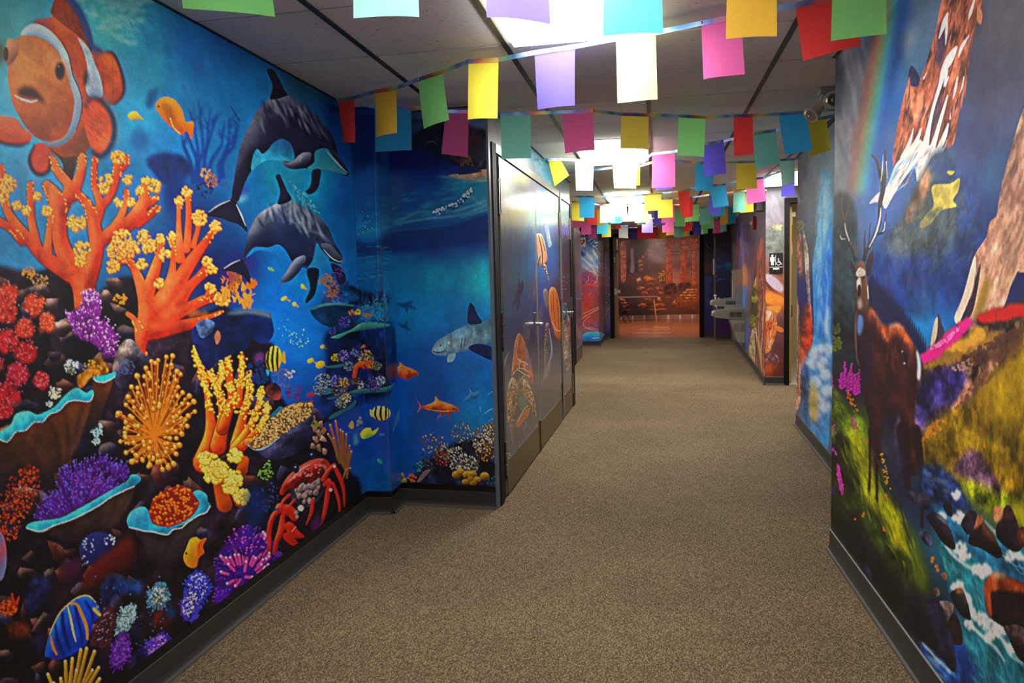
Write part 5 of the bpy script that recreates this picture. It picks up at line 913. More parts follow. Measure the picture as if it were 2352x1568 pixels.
# ---------------------------------------------------------------- turtle print over the door wall
def sea_print():
    field([(1130, 300, (150, 150, 145)), (1150, 420, (150, 150, 135)), (1180, 480, (140, 140, 125)), (1200, 390, (170, 165, 160)), (1230, 350, (70, 130, 155)), (1255, 380, (35, 130, 165)), (1270, 420, (60, 140, 160)), (1160, 540, (80, 85, 92)), (1190, 570, (40, 60, 85)), (1225, 500, (120, 160, 170)), (1250, 460, (170, 195, 195)), (1265, 520, (110, 170, 205)), (1150, 650, (30, 110, 125)), (1190, 640, (36, 120, 130)), (1160, 720, (38, 92, 130)), (1210, 600, (40, 110, 150)), (1240, 600, (35, 95, 190)), (1265, 590, (60, 130, 205)), (1230, 680, (36, 66, 150)), (1210, 740, (40, 55, 100)), (1180, 800, (42, 60, 105)), (1225, 820, (50, 46, 66)), (1260, 740, (48, 50, 90)), (1265, 830, (62, 70, 110)), (1170, 950, (52, 72, 98)), (1210, 960, (58, 66, 84)), (1260, 900, (66, 64, 76)), (1180, 1040, (50, 66, 92)), (1290, 520, (60, 80, 95)), (1300, 600, (46, 42, 60)), (1300, 680, (54, 50, 66)), (1300, 800, (60, 58, 72)), (1310, 560, (54, 54, 70)), (1295, 470, (110, 125, 125)), (1300, 860, (90, 80, 95))])
    crop(1100, 200, 3.92); streaks([(300, 650), (460, 640), (640, 900), (420, 960)], 30, 160, 20, [(170, 160, 165), (130, 120, 130), (90, 150, 175)], 70, 14, .5, 2); D(scat([(470, 700), (560, 640), (780, 900), (640, 900)], 60, 3, 8), (140, 200, 205), a=.6); F([(330, 960), (420, 800), (520, 760), (560, 900), (440, 980)], (120, 105, 130), soft=8, a=.6)
    streaks([(150, 1150), (680, 1150), (690, 1560), (150, 1560)], 60, 260, 14, [(30, 60, 90), (60, 110, 150), (90, 100, 110), (40, 120, 150)], 88, 5, .35, 2)
    F([(575, 1260), (600, 1240), (625, 1340), (640, 1420), (610, 1440), (590, 1340)], (150, 175, 190), n2=.1)
    crop(1100, 500, 3.92)
    streaks([(400, 700), (500, 560), (560, 900), (420, 1100), (360, 1050)], 60, 200, 12, [(150, 120, 100), (80, 70, 90), (30, 60, 130), (110, 95, 95)], 100, 7, .5, 1)
    TB, TH, TL = (170, 110, 72), (236, 205, 168), (70, 42, 34)
    F([(495, 170), (512, 146), (545, 150), (572, 210), (592, 300), (602, 395), (572, 442), (540, 440), (512, 340)], (205, 160, 125), em=(1, 4, (245, 225, 195), TL)); S([[(520, 160, 6), (550, 300, 10), (555, 430, 6)], [(545, 165, 4), (580, 300, 6)]], (70, 50, 48)); S([(530, 350, 22), (505, 450, 14), (490, 580, 5)], (120, 95, 85), em=(.9, 3, TH, TL)); S([(575, 430, 24), (592, 500, 20), (615, 570, 6)], (185, 170, 150), em=(.9, 3, TH, TL)); D(scat([(560, 430), (590, 440), (610, 560), (595, 540)], 26, 3, 6), (70, 60, 60))
    F([(612, 700), (625, 640), (645, 624), (675, 642), (700, 720), (722, 860), (735, 1080), (690, 1090), (650, 990), (618, 860)], (206, 116, 46), em=(.9, 5, (250, 200, 130), (90, 46, 30))); S([[(650, 660, 4), (655, 800, 6), (670, 960, 4)], [(685, 720, 4), (700, 880, 6), (705, 1050, 4)], [(630, 700, 4), (640, 850, 5)]], (110, 62, 40)); S([(640, 930, 5), (680, 1010, 8), (730, 1020, 6)], TH); F([(562, 680), (578, 640), (600, 660), (612, 760), (608, 830), (582, 800)], (120, 112, 104), em=(.9, 4, (190, 180, 165), (50, 46, 52))); S([(600, 960, 30), (590, 1150, 34), (582, 1330, 20), (580, 1450, 6)], (112, 104, 98), em=(.8, 3, TH, (50, 46, 56))); D(scat([(585, 980), (615, 980), (600, 1300), (578, 1300)], 50, 4, 8), (60, 56, 62)); S([(615, 1000, 8), (640, 1200, 16), (605, 1340, 6)], (150, 190, 215), a=.7)
    F([(735, 960), (790, 880), (810, 1000), (800, 1100), (820, 1250), (790, 1380), (750, 1280)], (150, 130, 120), n2=.2, em=(.6, 4, (220, 200, 180), (60, 50, 60))); F([(735, 800), (770, 760), (790, 860), (760, 960)], (80, 110, 150), n2=.2); D(scat([(700, 500), (790, 520), (780, 640), (720, 660)], 20, 4, 8), (150, 145, 95), a=.7)
    F([(275, 800), (310, 700), (330, 620), (335, 470), (350, 600), (375, 560), (385, 640), (350, 720), (350, 790), (318, 840), (310, 770), (280, 820)], (34, 46, 88), soft=1); F([(165, 820), (200, 730), (232, 680), (234, 560), (245, 690), (210, 780), (200, 830)], (46, 80, 120), soft=1); S([(190, 1400, 10), (215, 1290, 16), (250, 1210, 6)], (110, 170, 175), a=.8); S([(440, 1330, 3), (455, 1270, 5), (475, 1230, 3)], (130, 150, 170), a=.7)
    S([[(215, 1040, 10), (220, 900, 6)], [(325, 1060, 12), (360, 950, 12), (400, 860, 5)], [(380, 740, 8), (390, 700, 4)]], (34, 60, 100), a=.8)
    crop(1100, 800, 4.127)
    F([(285, 280), (300, 100), (320, -60), (350, -140), (380, -130), (420, -40), (455, 80), (485, 200), (495, 300), (470, 335), (420, 240), (340, 210)], (196, 98, 50), em=(.9, 6, (240, 176, 120), (80, 40, 34)), n2=.1); F([(410, -60), (455, 80), (480, 200), (440, 180), (420, 60)], (110, 112, 170), soft=3, a=.8)
    S([[(345, 95, 6), (375, 125, 9), (410, 130, 9), (440, 160, 6)], [(330, 190, 5), (400, 195, 8), (450, 225, 6)], [(370, 100, 4), (360, 190, 6)], [(410, 130, 4), (415, 200, 6)], [(345, -60, 4), (335, 90, 5)], [(300, 250, 7), (340, 205, 7), (400, 240, 9), (460, 270, 6)]], (236, 208, 176))
    F([(345, 330), (420, 250), (460, 320), (470, 480), (440, 600), (370, 620), (340, 500)], (84, 74, 58), em=(.7, 4, (150, 140, 110), (36, 30, 30)), n2=.2); F([(350, 470), (395, 450), (440, 540), (400, 600), (360, 580)], (86, 118, 104), soft=2)
    FLP = ([(238, 470), (262, 330), (300, 276), (340, 330), (352, 420), (345, 520), (335, 640), (290, 710), (252, 690), (244, 560)], [(388, 350), (410, 290), (450, 340), (490, 430), (516, 540), (528, 645), (500, 640), (470, 560), (430, 480), (395, 430)])
    for q in FLP: F(q, (156, 118, 84), em=(1, 5, (226, 205, 175), (56, 42, 38)), n2=.15); D(scat(q, 40, 5, 11), (64, 50, 46)); D(scat(q, 26, 4, 8), (205, 150, 90))
    F([(325, 720), (380, 620), (440, 570), (468, 560), (445, 640), (400, 690), (355, 745)], (188, 100, 60)); S([(345, 700, 4), (400, 590, 6), (450, 540, 5)], (236, 205, 175)); S([(285, 730, 34), (290, 820, 26), (305, 945, 5)], (120, 84, 72), em=(.8, 3, (180, 130, 100), (60, 40, 40))); F([(560, 380), (640, 120), (665, 130), (640, 260), (600, 290)], (140, 140, 150), soft=2, a=.7); S([[(415, 690, 5), (430, 750, 8)], [(440, 720, 4), (460, 760, 5)]], (150, 160, 190), a=.6)
    D(disc(255, 1020, 30, 12, 4, 9), (190, 160, 165), a=.8)
T1 = tY(4.47)
cv = Canvas(dwall(T1), dwall(tY(8.29)), 0.0, CEIL, 130, 300); sea_print(); film_obj(cv, wall_doors, M['print_door'], side=-1, gain=GAIN)
# ---------------------------------------------------------------- stag wall
cv = Canvas((0.900, 1.95), NR0, 0.10, CEIL, 400, 680)
field([(1920, 180, (62, 66, 86)), (1925, 300, (128, 134, 144)), (1960, 200, (140, 142, 152)), (1990, 320, (158, 142, 148)), (1930, 420, (140, 148, 160)), (1950, 520, (104, 128, 166)), (2100, 60, (72, 100, 136)), (2110, 140, (58, 98, 140)), (2130, 40, (86, 104, 124)), (2060, 250, (40, 92, 150)), (2040, 360, (48, 96, 160)), (2000, 480, (80, 110, 170)), (2300, 60, (84, 78, 90)), (2270, 160, (70, 66, 86)), (2330, 250, (76, 74, 100)), (2240, 330, (58, 66, 104)), (2300, 400, (48, 84, 128)), (2220, 480, (32, 62, 118)), (2180, 560, (36, 68, 130)), (2080, 560, (44, 70, 130)), (2060, 640, (36, 76, 140)), (2150, 680, (24, 100, 165)), (2120, 740, (26, 120, 185)), (2200, 640, (38, 70, 136)), (2250, 620, (44, 62, 108)), (1930, 600, (44, 60, 62)), (1925, 720, (38, 54, 48)), (1930, 820, (34, 38, 40)), (2330, 640, (40, 44, 88)), (2150, 900, (46, 42, 90)), (2200, 1000, (70, 58, 50)), (2300, 900, (150, 118, 34)), (2330, 1000, (160, 132, 22)), (2250, 1050, (110, 90, 30)), (1950, 1000, (60, 78, 28)), (1930, 1150, (30, 36, 22)), (1990, 1250, (40, 46, 22)), (2050, 1350, (30, 28, 28)), (2100, 1450, (30, 28, 36)), (2150, 1150, (34, 46, 84)), (2330, 1130, (104, 104, 30)), (2200, 1250, (36, 100, 120)), (2300, 1400, (34, 84, 130)), (2250, 1500, (30, 100, 120)), (2150, 1530, (24, 54, 110)), (2550, 300, (80, 80, 100)), (2550, 900, (150, 120, 40)), (2550, 1400, (30, 60, 100))])
crop(1880, 0, 2.8)
streaks([(90, 340), (300, 300), (260, 1000), (90, 1100)], 90, 220, 22, [(176, 176, 180), (96, 104, 124), (156, 146, 152), (128, 136, 152)], 80, 7, .5, 2); F([(90, 340), (140, 340), (160, 600), (130, 760), (95, 620)], (48, 52, 74), soft=5, a=.7)
for off, w_, c in ((-78, 60, (140, 92, 88)), (-46, 46, (150, 128, 92)), (-18, 38, (108, 158, 118)), (10, 40, (78, 168, 172)), (40, 44, (52, 112, 172)), (74, 50, (40, 84, 150))):
    S([(505 + off, -60, w_), (455 + off, 250, w_), (400 + off, 560, w_), (340 + off, 880, w_ * .9), (285 + off, 1230, w_ * .8)], np.minimum(np.array(c) * 1.12, 255), a=.85, soft=6)
F([(535, 260), (560, 200), (640, 120), (720, 60), (800, 0), (760, 180), (700, 430), (650, 470), (590, 430), (560, 330)], (92, 118, 142), soft=6, a=.7); F([(550, 250), (610, 180), (640, 240), (600, 330), (585, 410)], (132, 144, 156), soft=6, a=.6)
F([(590, 440), (640, 470), (655, 560), (600, 820), (560, 980), (520, 1000), (560, 700)], (56, 54, 90), n2=.1); F([(500, 1000), (540, 740), (585, 500), (600, 640), (575, 860), (545, 1000)], (150, 96, 84), n2=.15, soft=1)
RK = [(825, -40), (1050, -60), (1022, 160), (985, 330), (955, 560), (912, 720), (882, 900), (835, 962), (700, 985), (600, 1005), (490, 1060), (486, 960), (530, 720), (575, 560), (640, 560), (690, 430), (760, 190)]
F(RK, (148, 88, 68), n=.1, n2=.2); streaks(RK, 170, 150, 13, [(172, 108, 82), (98, 62, 58), (70, 52, 78), (188, 126, 96), (120, 74, 62)], 103, 5, .6, 0)
F([(770, 180), (810, 150), (830, 280), (790, 440), (760, 380)], (58, 50, 84), soft=3, a=.8); F([(760, 560), (800, 560), (770, 800), (700, 900)], (62, 56, 96), soft=3, a=.7); F([(1030, 40), (1060, 90), (1050, 160), (1025, 130)], (176, 122, 92))
WF = (228, 222, 212)
S([[(835, 90, 12), (815, 150, 30), (780, 250, 8)], [(830, 130, 10), (828, 200, 18), (822, 290, 4)], [(1015, -20, 8), (985, 80, 20), (970, 130, 5)], [(975, 230, 5), (930, 300, 22), (905, 370, 8)], [(890, 310, 20), (850, 380, 50), (810, 460, 36), (790, 540, 26), (745, 690, 20), (715, 820, 26), (690, 950, 46)], [(830, 460, 20), (815, 560, 12), (840, 500, 10)], [(900, 500, 8), (885, 580, 14), (870, 640, 5)], [(940, 500, 6), (930, 560, 10), (915, 600, 4)], [(835, 620, 10), (800, 740, 22), (760, 880, 28), (735, 960, 40)], [(840, 800, 10), (815, 880, 30), (780, 960, 34)], [(665, 830, 8), (640, 900, 26), (600, 980, 36)], [(615, 830, 5), (590, 920, 20), (540, 1020, 24)], [(855, 730, 4), (850, 770, 8)], [(700, 470, 4), (680, 510, 10)]], WF)
F([(495, 1070), (545, 1010), (580, 960), (640, 900), (700, 930), (800, 960), (830, 900), (808, 975), (745, 1005), (695, 1085), (642, 1175), (622, 1085), (560, 1145), (480, 1270), (435, 1345), (400, 1300), (330, 1312), (380, 1250), (440, 1205)], WF); streaks([(500, 1080), (640, 950), (760, 980), (640, 1100), (450, 1320)], 46, 80, 7, [(160, 120, 110), (110, 150, 190), (190, 170, 160)], 125, 8, .7); F([(440, 1180), (500, 1060), (520, 1100), (470, 1190)], (120, 170, 205), soft=3, a=.6)
F([(330, 1700), (470, 1500), (560, 1340), (640, 1180), (700, 1080), (740, 1000), (830, 968), (880, 1010), (950, 1150), (1040, 1280), (1100, 1480), (1080, 1760), (700, 2050), (430, 1900)], (60, 82, 126), n=.07, n2=.08, soft=5, g=((700, 1000), (800, 1700), (36, 62, 118))); F([(440, 1568), (560, 1360), (640, 1180), (700, 1080), (740, 1005), (830, 975), (860, 1030), (880, 1150), (910, 1300), (880, 1440), (760, 1560), (600, 1640)], (92, 98, 88), n=.1, n2=.12, soft=6, a=.8); streaks([(560, 1420), (740, 1010), (1040, 1300), (1060, 1700), (600, 1800)], 150, 90, 12, [(40, 62, 108), (70, 84, 84), (30, 48, 92), (104, 104, 80)], 120, 18, .5, 1); F([(560, 1400), (620, 1260), (690, 1100), (725, 1120), (700, 1250), (600, 1420)], (176, 124, 90), soft=3, a=.8, n2=.15); F([(720, 1080), (790, 1000), (860, 1010), (880, 1120), (790, 1180)], (46, 72, 122), soft=6, a=.8)
F([(735, 1200), (850, 1185), (912, 1150), (905, 1230), (870, 1290), (892, 1330), (805, 1352), (760, 1400), (712, 1450), (655, 1462), (690, 1390), (745, 1320)], (182, 166, 88), n2=.08); F([(830, 1105), (880, 1105), (855, 1130)], (170, 160, 80)); D([(680, 1440, 22)], (215, 160, 80)); streaks([(480, 1540), (640, 1300), (900, 1400), (900, 1560)], 90, 90, 14, [(130, 120, 80), (60, 84, 100), (96, 104, 70), (44, 70, 120)], 145, 15, .5, 1)
streaks([(960, 200), (1260, 100), (1260, 900), (900, 1100)], 50, 160, 10, [(110, 115, 150), (90, 90, 120), (56, 60, 92)], 60, 12, .35, 3); E(1240, 790, 70, 60, (80, 112, 168), .6, a=.6, soft=10); E(1150, 1160, 80, 80, (60, 120, 160), .6, a=.5, soft=12)
F([(1420, 560), (1330, 690), (1245, 960), (1182, 1200), (1142, 1440), (1100, 1600), (1420, 1700)], (186, 142, 122), n=.1, n2=.15); streaks([(1400, 640), (1260, 960), (1160, 1400), (1150, 1590), (1400, 1590)], 150, 170, 18, [(205, 166, 146), (160, 112, 98), (214, 150, 118), (140, 100, 92)], 108, 8, .55, 1); S([(1215, 1150, 10), (1260, 1260, 30), (1330, 1320, 24)], (130, 84, 70), a=.8, soft=2)
crop(1880, 500, 2.8)
F([(1142, 0), (1420, -40), (1420, 200), (1322, 290), (1252, 420), (1182, 600), (1030, 668), (880, 668), (942, 480), (1004, 256), (1082, 132)], (188, 142, 120), n=.1, n2=.15); streaks([(1150, 20), (1400, 20), (1300, 290), (1180, 600), (1000, 650), (1060, 200)], 110, 190, 16, [(206, 168, 148), (156, 110, 96), (176, 128, 98), (220, 180, 150)], 112, 5, .55, 1)
F([(885, 665), (942, 480), (1006, 256), (1018, 330), (990, 480), (960, 560), (920, 665)], (212, 190, 172)); F([(920, 665), (990, 500), (1020, 380), (1050, 300), (1010, 560), (960, 668)], (62, 48, 62)); F([(1010, 640), (1060, 430), (1110, 400), (1070, 600)], (150, 118, 58), soft=3)
F([(720, 850), (745, 700), (778, 620), (800, 690), (815, 760), (760, 840)], (64, 48, 62)); F([(722, 840), (745, 690), (770, 640), (768, 740), (745, 830)], (206, 170, 144))
streaks([(400, 200), (720, 250), (700, 560), (420, 520)], 90, 170, 11, [(86, 70, 110), (60, 84, 140), (130, 96, 96), (28, 60, 120)], 92, 7, .4, 2); F([(400, 210), (480, 120), (600, 60), (760, 30), (900, 70), (920, 130), (820, 270), (740, 300), (690, 200), (560, 240)], (84, 92, 96), n=.1, n2=.12, soft=6, a=.6); E(690, 640, 90, 120, (70, 160, 205), .3, a=.5, soft=16)
FO = [(330, 380), (420, 460), (520, 560), (620, 700), (690, 830), (660, 880), (560, 760), (420, 700), (330, 600)]
F(FO, (38, 40, 74), soft=3); S([[(x, y + 70, 16), (x + 2, y, 9), (x + 3, y - 50 - 30 * RNG.random(), 2)] for x, y in zip(np.linspace(335, 690, 26), np.linspace(400, 830, 26) + RNG.normal(0, 8, 26))], (32, 34, 66), sm=False)
F([(80, -60), (240, -60), (250, 560), (240, 800), (260, 1000), (80, 1000)], (40, 52, 56), n=.3, n2=.15, soft=3, a=.8); D(scat([(90, 700), (140, 680), (150, 840), (100, 860)], 40, 6, 14), (104, 112, 28), a=.8); streaks([(90, 0), (230, 100), (230, 700), (90, 700)], 60, 130, 14, [(60, 84, 110), (30, 44, 40), (56, 74, 66)], 60, 16, .45, 2)
# flower ridges and meadow
F([(660, 960), (720, 850), (860, 720), (1000, 650), (1100, 620), (1420, 540), (1420, 900), (1180, 980), (1100, 1000), (900, 1240), (780, 1250), (640, 1400), (630, 1100)], (84, 62, 50), n=.3, n2=.3, soft=3)
F([(640, 1110), (760, 980), (880, 960), (960, 1000), (900, 1180), (780, 1260), (640, 1380)], (48, 40, 88), n=.2, n2=.2, soft=5); D(scat([(680, 960), (860, 800), (1060, 690), (1200, 760), (1000, 880), (840, 940)], 190, 9, 24), (150, 112, 48), a=.8, soft=1); D(scat([(820, 840), (960, 790), (1060, 700), (1080, 760), (940, 860)], 60, 10, 24), (205, 152, 62), a=.85, soft=1); D(scat([(940, 900), (1200, 740), (1380, 700), (1300, 840), (1080, 980)], 160, 8, 20), (92, 62, 52), a=.8)
D(scat([(655, 900), (720, 850), (860, 730), (960, 655), (1000, 665), (900, 780), (760, 900), (690, 940)], 210, 8, 18), (206, 48, 128), soft=1); D(scat([(700, 860), (860, 740), (950, 680), (820, 820)], 60, 4, 9), (236, 110, 170)); D(scat([(1030, 650), (1100, 610), (1250, 570), (1420, 530), (1420, 600), (1200, 660), (1060, 670)], 190, 9, 20), (186, 48, 40), soft=1)
S([(870, 1260, 40), (960, 1130, 60), (1060, 1010, 60), (1120, 940, 30)], (158, 112, 92), n2=.2, soft=2); D(scat([(880, 1240), (1060, 980), (1150, 1000), (980, 1180)], 70, 6, 16), (110, 74, 60), a=.7); D(scat([(870, 960), (1000, 900), (1000, 960), (880, 1000)], 30, 6, 12), (170, 130, 120), a=.7)
F([(1420, 770), (1280, 880), (1190, 970), (1150, 1050), (1080, 1150), (900, 1240), (780, 1290), (690, 1400), (650, 1480), (700, 1650), (1420, 1750)], (156, 120, 26), n=.14, n2=.16, soft=4); F([(1400, 820), (1280, 900), (1170, 1040), (1080, 1200), (1090, 1330), (1400, 1300)], (176, 148, 22), soft=12, a=.8); F([(700, 1400), (860, 1300), (1060, 1350), (1400, 1320), (1400, 1600), (720, 1600)], (96, 84, 22), soft=18, a=.75, n2=.2); E(1260, 1230, 90, 50, (206, 160, 30), a=.5, soft=16); streaks([(700, 1420), (900, 1280), (1400, 1000), (1400, 1560), (760, 1560)], 150, 70, 14, [(190, 158, 40), (120, 100, 24), (140, 84, 34), (80, 84, 26)], 80, 16, .35, 2)
D(scat([(660, 1440), (720, 1330), (860, 1250), (760, 1400)], 40, 6, 14), (196, 120, 40), a=.6)
# grass bank with flower spikes
F([(95, 1120), (140, 1140), (180, 1220), (240, 1260), (310, 1340), (330, 1600), (90, 1600)], (98, 116, 28), n2=.2, soft=4); F([(80, 980), (260, 980), (300, 1200), (120, 1120)], (44, 32, 50), soft=6, a=.8)
for x, y0, y1 in ((150, 1000, 1090), (172, 930, 1080), (196, 1000, 1110), (214, 940, 1100), (238, 1010, 1130), (260, 980, 1120), (84, 1000, 1090)): D([(x + RNG.normal(0, 5), y, 6 + 9 * (y - y0) / (y1 - y0)) for y in np.linspace(y0, y1, 16)], (158, 28, 136)); D([(x + RNG.normal(0, 5), y, 4) for y in np.linspace(y0, y1, 8)], (206, 80, 180))
D(scat([(170, 1120), (210, 1130), (260, 1240), (230, 1250)], 20, 4, 8), (226, 104, 30)); D(scat([(210, 1280), (240, 1280), (255, 1360), (225, 1360)], 16, 5, 9), (206, 66, 120)); D(scat([(90, 1340), (110, 1330), (110, 1400)], 8, 4, 7), (190, 60, 150))
# stag
SB, SH, SL = (58, 30, 32), (184, 96, 54), (24, 14, 26)
F([(238, 570), (262, 548), (330, 572), (372, 622), (402, 680), (460, 702), (520, 688), (582, 760), (622, 832), (652, 900), (652, 1020), (632, 1110), (622, 1300), (640, 1450), (662, 1640), (540, 1640), (520, 1480), (490, 1380), (430, 1332), (400, 1600), (336, 1640), (330, 1330), (300, 1200), (270, 980), (240, 800)], SB, n2=.12, em=(.5, 10, (110, 58, 42), SL))
F([(330, 575), (372, 622), (402, 682), (460, 702), (520, 690), (582, 762), (622, 834), (600, 830), (540, 770), (480, 760), (440, 800), (400, 730), (360, 690), (335, 640)], SH, soft=3, a=.9, n2=.15); S([(460, 700, 10), (510, 692, 16), (550, 720, 8)], (232, 178, 140), soft=2); S([(350, 600, 12), (380, 650, 14), (410, 700, 8)], (206, 128, 90), soft=2); streaks([(350, 620), (520, 700), (600, 850), (560, 1100), (360, 1100), (330, 760)], 60, 120, 8, [(110, 60, 42), (40, 22, 30), (86, 44, 36)], 88, 8, .5, 1)
F([(632, 860), (650, 880), (664, 960), (656, 1040), (638, 1030), (640, 940)], (182, 186, 200), soft=1); F([(260, 620), (290, 640), (288, 720), (262, 760), (248, 700)], (96, 130, 176), soft=2); F([(330, 640), (345, 700), (330, 1000), (300, 1180), (270, 960)], (38, 30, 50), soft=6, a=.8); S([(245, 600, 6), (240, 720, 8), (250, 900, 6), (268, 960, 4)], (170, 120, 100), a=.8, soft=1); F([(490, 1360), (520, 1270), (525, 1340), (500, 1390)], (150, 140, 160), soft=2, a=.7); F([(430, 1330), (480, 1200), (520, 1260), (490, 1400), (450, 1450)], (30, 26, 44), soft=5, a=.8); D([(543, 862, 6), (556, 938, 8)], (120, 130, 170))
F([(238, 330), (262, 285), (296, 290), (312, 380), (326, 470), (324, 560), (300, 620), (256, 612), (242, 520), (234, 410)], (96, 66, 54), em=(.7, 5, (160, 120, 96), (40, 24, 28))); F([(246, 350), (268, 320), (300, 340), (302, 372), (270, 380), (248, 376)], (206, 190, 170), n2=.1); F([(250, 400), (272, 380), (276, 450), (258, 470), (248, 440)], (214, 202, 190), soft=1); F([(256, 440), (275, 440), (272, 500), (258, 500)], (26, 20, 26)); S([(318, 440, 6), (324, 520, 7)], (222, 190, 160)); F([(254, 540), (275, 520), (285, 570), (262, 590)], (186, 170, 160), soft=2, a=.8); D([(250, 396, 5), (296, 384, 6)], (20, 14, 18))
F([(238, 330), (205, 270), (212, 330), (228, 372)], (50, 40, 46)); F([(310, 300), (335, 230), (356, 218), (352, 290), (335, 360), (318, 380)], (56, 42, 46), em=(.6, 3, (110, 80, 76), (26, 18, 26)))
AN = [[(238, 270, 26), (230, 220, 22), (195, 150, 20), (168, 60, 20), (150, -60, 16), (160, -160, 8)], [(185, 130, 14), (150, 140, 12), (142, 115, 5)], [(230, 220, 12), (246, 150, 5)], [(165, 30, 14), (195, -60, 8), (210, -130, 3)], [(298, 270, 26), (312, 215, 24), (360, 130, 24), (395, 30, 26), (400, -90, 28), (420, -200, 30), (400, -300, 30), (380, -360, 18), (345, -400, 8)], [(400, -260, 20), (385, -350, 12), (375, -400, 4)], [(425, -220, 22), (440, -320, 16), (430, -420, 8), (422, -460, 3)], [(370, 110, 20), (415, 95, 16), (430, 40, 12), (440, -30, 5)], [(300, 230, 14), (300, 150, 8), (300, 80, 3)], [(320, 200, 10), (330, 120, 7), (336, 30, 3)]]
S(AN, (66, 56, 56), em=(.9, 3, (140, 126, 120), (30, 24, 30))); S([[(200, 150, 5), (180, 90, 8), (172, 40, 4)], [(330, 190, 5), (370, 110, 12), (398, 10, 12), (404, -60, 4)], [(432, 30, 4), (425, 80, 7), (412, 90, 4)], [(142, 118, 4), (152, 138, 7), (175, 138, 4)], [(405, -230, 4), (415, -320, 7), (418, -400, 3)], [(445, -250, 3), (440, -360, 5)]], (222, 212, 204))
crop(1880, 1000, 2.761)
F([(80, 60), (200, 20), (270, 200), (300, 420), (420, 620), (600, 820), (700, 960), (640, 1020), (420, 1000), (80, 600)], (46, 54, 22), n=.2, n2=.15, soft=6); F([(80, 560), (260, 560), (480, 860), (700, 1050), (860, 1350), (900, 1500), (700, 1500), (400, 1000)], (28, 26, 28), n=.2, n2=.15, soft=8)
F([(190, -20), (300, 10), (335, 140), (365, 330), (445, 395), (525, 520), (565, 680), (605, 770), (540, 745), (468, 690), (440, 560), (385, 500), (310, 425), (268, 280)], (156, 158, 24), n2=.12, soft=4); F([(430, 500), (500, 540), (540, 660), (520, 690), (470, 620)], (206, 196, 20), soft=8, a=.8); F([(340, 180), (380, 340), (440, 420), (400, 420), (350, 320)], (196, 186, 24), soft=5, a=.7); F([(560, 540), (640, 700), (680, 820), (700, 960), (640, 960), (600, 780)], (100, 112, 26), soft=8, a=.8); streaks([(120, 60), (330, 60), (560, 540), (680, 900), (560, 860), (260, 420)], 190, 110, 9, [(130, 140, 30), (60, 70, 22), (186, 178, 30), (40, 46, 20)], 72, 8, .5, 1)
S([[(328, -40, 16), (330, 200, 13), (324, 345, 15)], [(368, -40, 20), (372, 250, 15), (374, 410, 15)], [(540, -40, 90), (560, 160, 60), (570, 330, 40)], [(620, -40, 60), (652, 200, 44), (660, 400, 22), (660, 580, 18)]], (40, 22, 26), soft=1); F([(390, 0), (520, 0), (560, 300), (500, 420), (440, 300)], (44, 40, 70), soft=8, a=.7, n2=.15); D(scat([(390, 60), (430, 180), (460, 340), (420, 300)], 30, 3, 8), (180, 140, 50), a=.8)
for q in ([(150, 380), (120, 250), (118, 180), (135, 200), (160, 330)],): F(q, (196, 40, 140)); D(scat(q, 20, 5, 10), (226, 80, 170))
F([(75, 320), (100, 310), (100, 370), (78, 372)], (70, 50, 130), soft=3); D(scat([(80, 80), (110, 90), (120, 130)], 10, 4, 8), (190, 50, 150)); D([(285, 510, 9), (290, 495, 8), (235, 530, 8), (420, 600, 9), (415, 585, 7), (430, 380, 10), (436, 400, 8), (728, 780, 13), (724, 800, 10), (752, 830, 12), (760, 855, 11), (1060, 70, 9), (305, 40, 10)], (226, 110, 30)); F([(290, 830), (320, 820), (345, 900), (330, 910)], (64, 64, 96), soft=4)
F([(640, 200), (760, 180), (900, 300), (980, 470), (860, 460), (740, 440), (660, 360)], (40, 56, 96), n2=.25, soft=4); streaks([(670, 220), (780, 260), (940, 420), (720, 380)], 60, 60, 9, [(70, 110, 160), (30, 40, 66), (110, 130, 160)], 40, 14, .6, 1)
F([(860, 220), (920, 120), (1000, 90), (1080, 180), (1180, 380), (1000, 330)], (96, 70, 88), n2=.25, soft=3); F([(900, 280), (1000, 300), (1140, 360), (1303, 380), (1420, 520), (1420, 640), (1240, 520), (1100, 500), (960, 400)], (104, 112, 28), n=.2, n2=.25, soft=4); F([(1220, 450), (1303, 440), (1420, 560), (1420, 700), (1303, 580)], (170, 158, 26), soft=4)
TEAL, FOAM, DEEP = (40, 122, 136), (226, 226, 222), (24, 62, 128)
F([(715, 430), (800, 468), (880, 540), (980, 640), (1060, 700), (1180, 800), (1303, 900), (1440, 1000), (1440, 1200), (1250, 930), (1100, 880), (1000, 790), (880, 690), (800, 560)], (44, 108, 140), n2=.12, soft=2); F([(770, 730), (800, 660), (900, 690), (1000, 780), (1105, 880), (1062, 960), (1062, 1160), (980, 1180), (930, 1050), (835, 1000), (820, 880)], TEAL, n2=.12, soft=2)
F([(890, 1140), (980, 1180), (1065, 1180), (1165, 1220), (1205, 1310), (1240, 1400), (1440, 1480), (1440, 1700), (1050, 1700), (960, 1400), (920, 1260)], (34, 112, 130), n2=.12, soft=2); F([(640, 1300), (760, 1400), (880, 1510), (1020, 1600), (780, 1640), (700, 1480)], DEEP, n2=.2, soft=3); F([(880, 1240), (960, 1380), (1050, 1568), (900, 1568), (860, 1400)], (28, 66, 130), soft=6, n2=.15); F([(1140, 700), (1303, 860), (1440, 960), (1440, 800), (1303, 720), (1180, 640)], (40, 110, 140), n2=.15, soft=2)
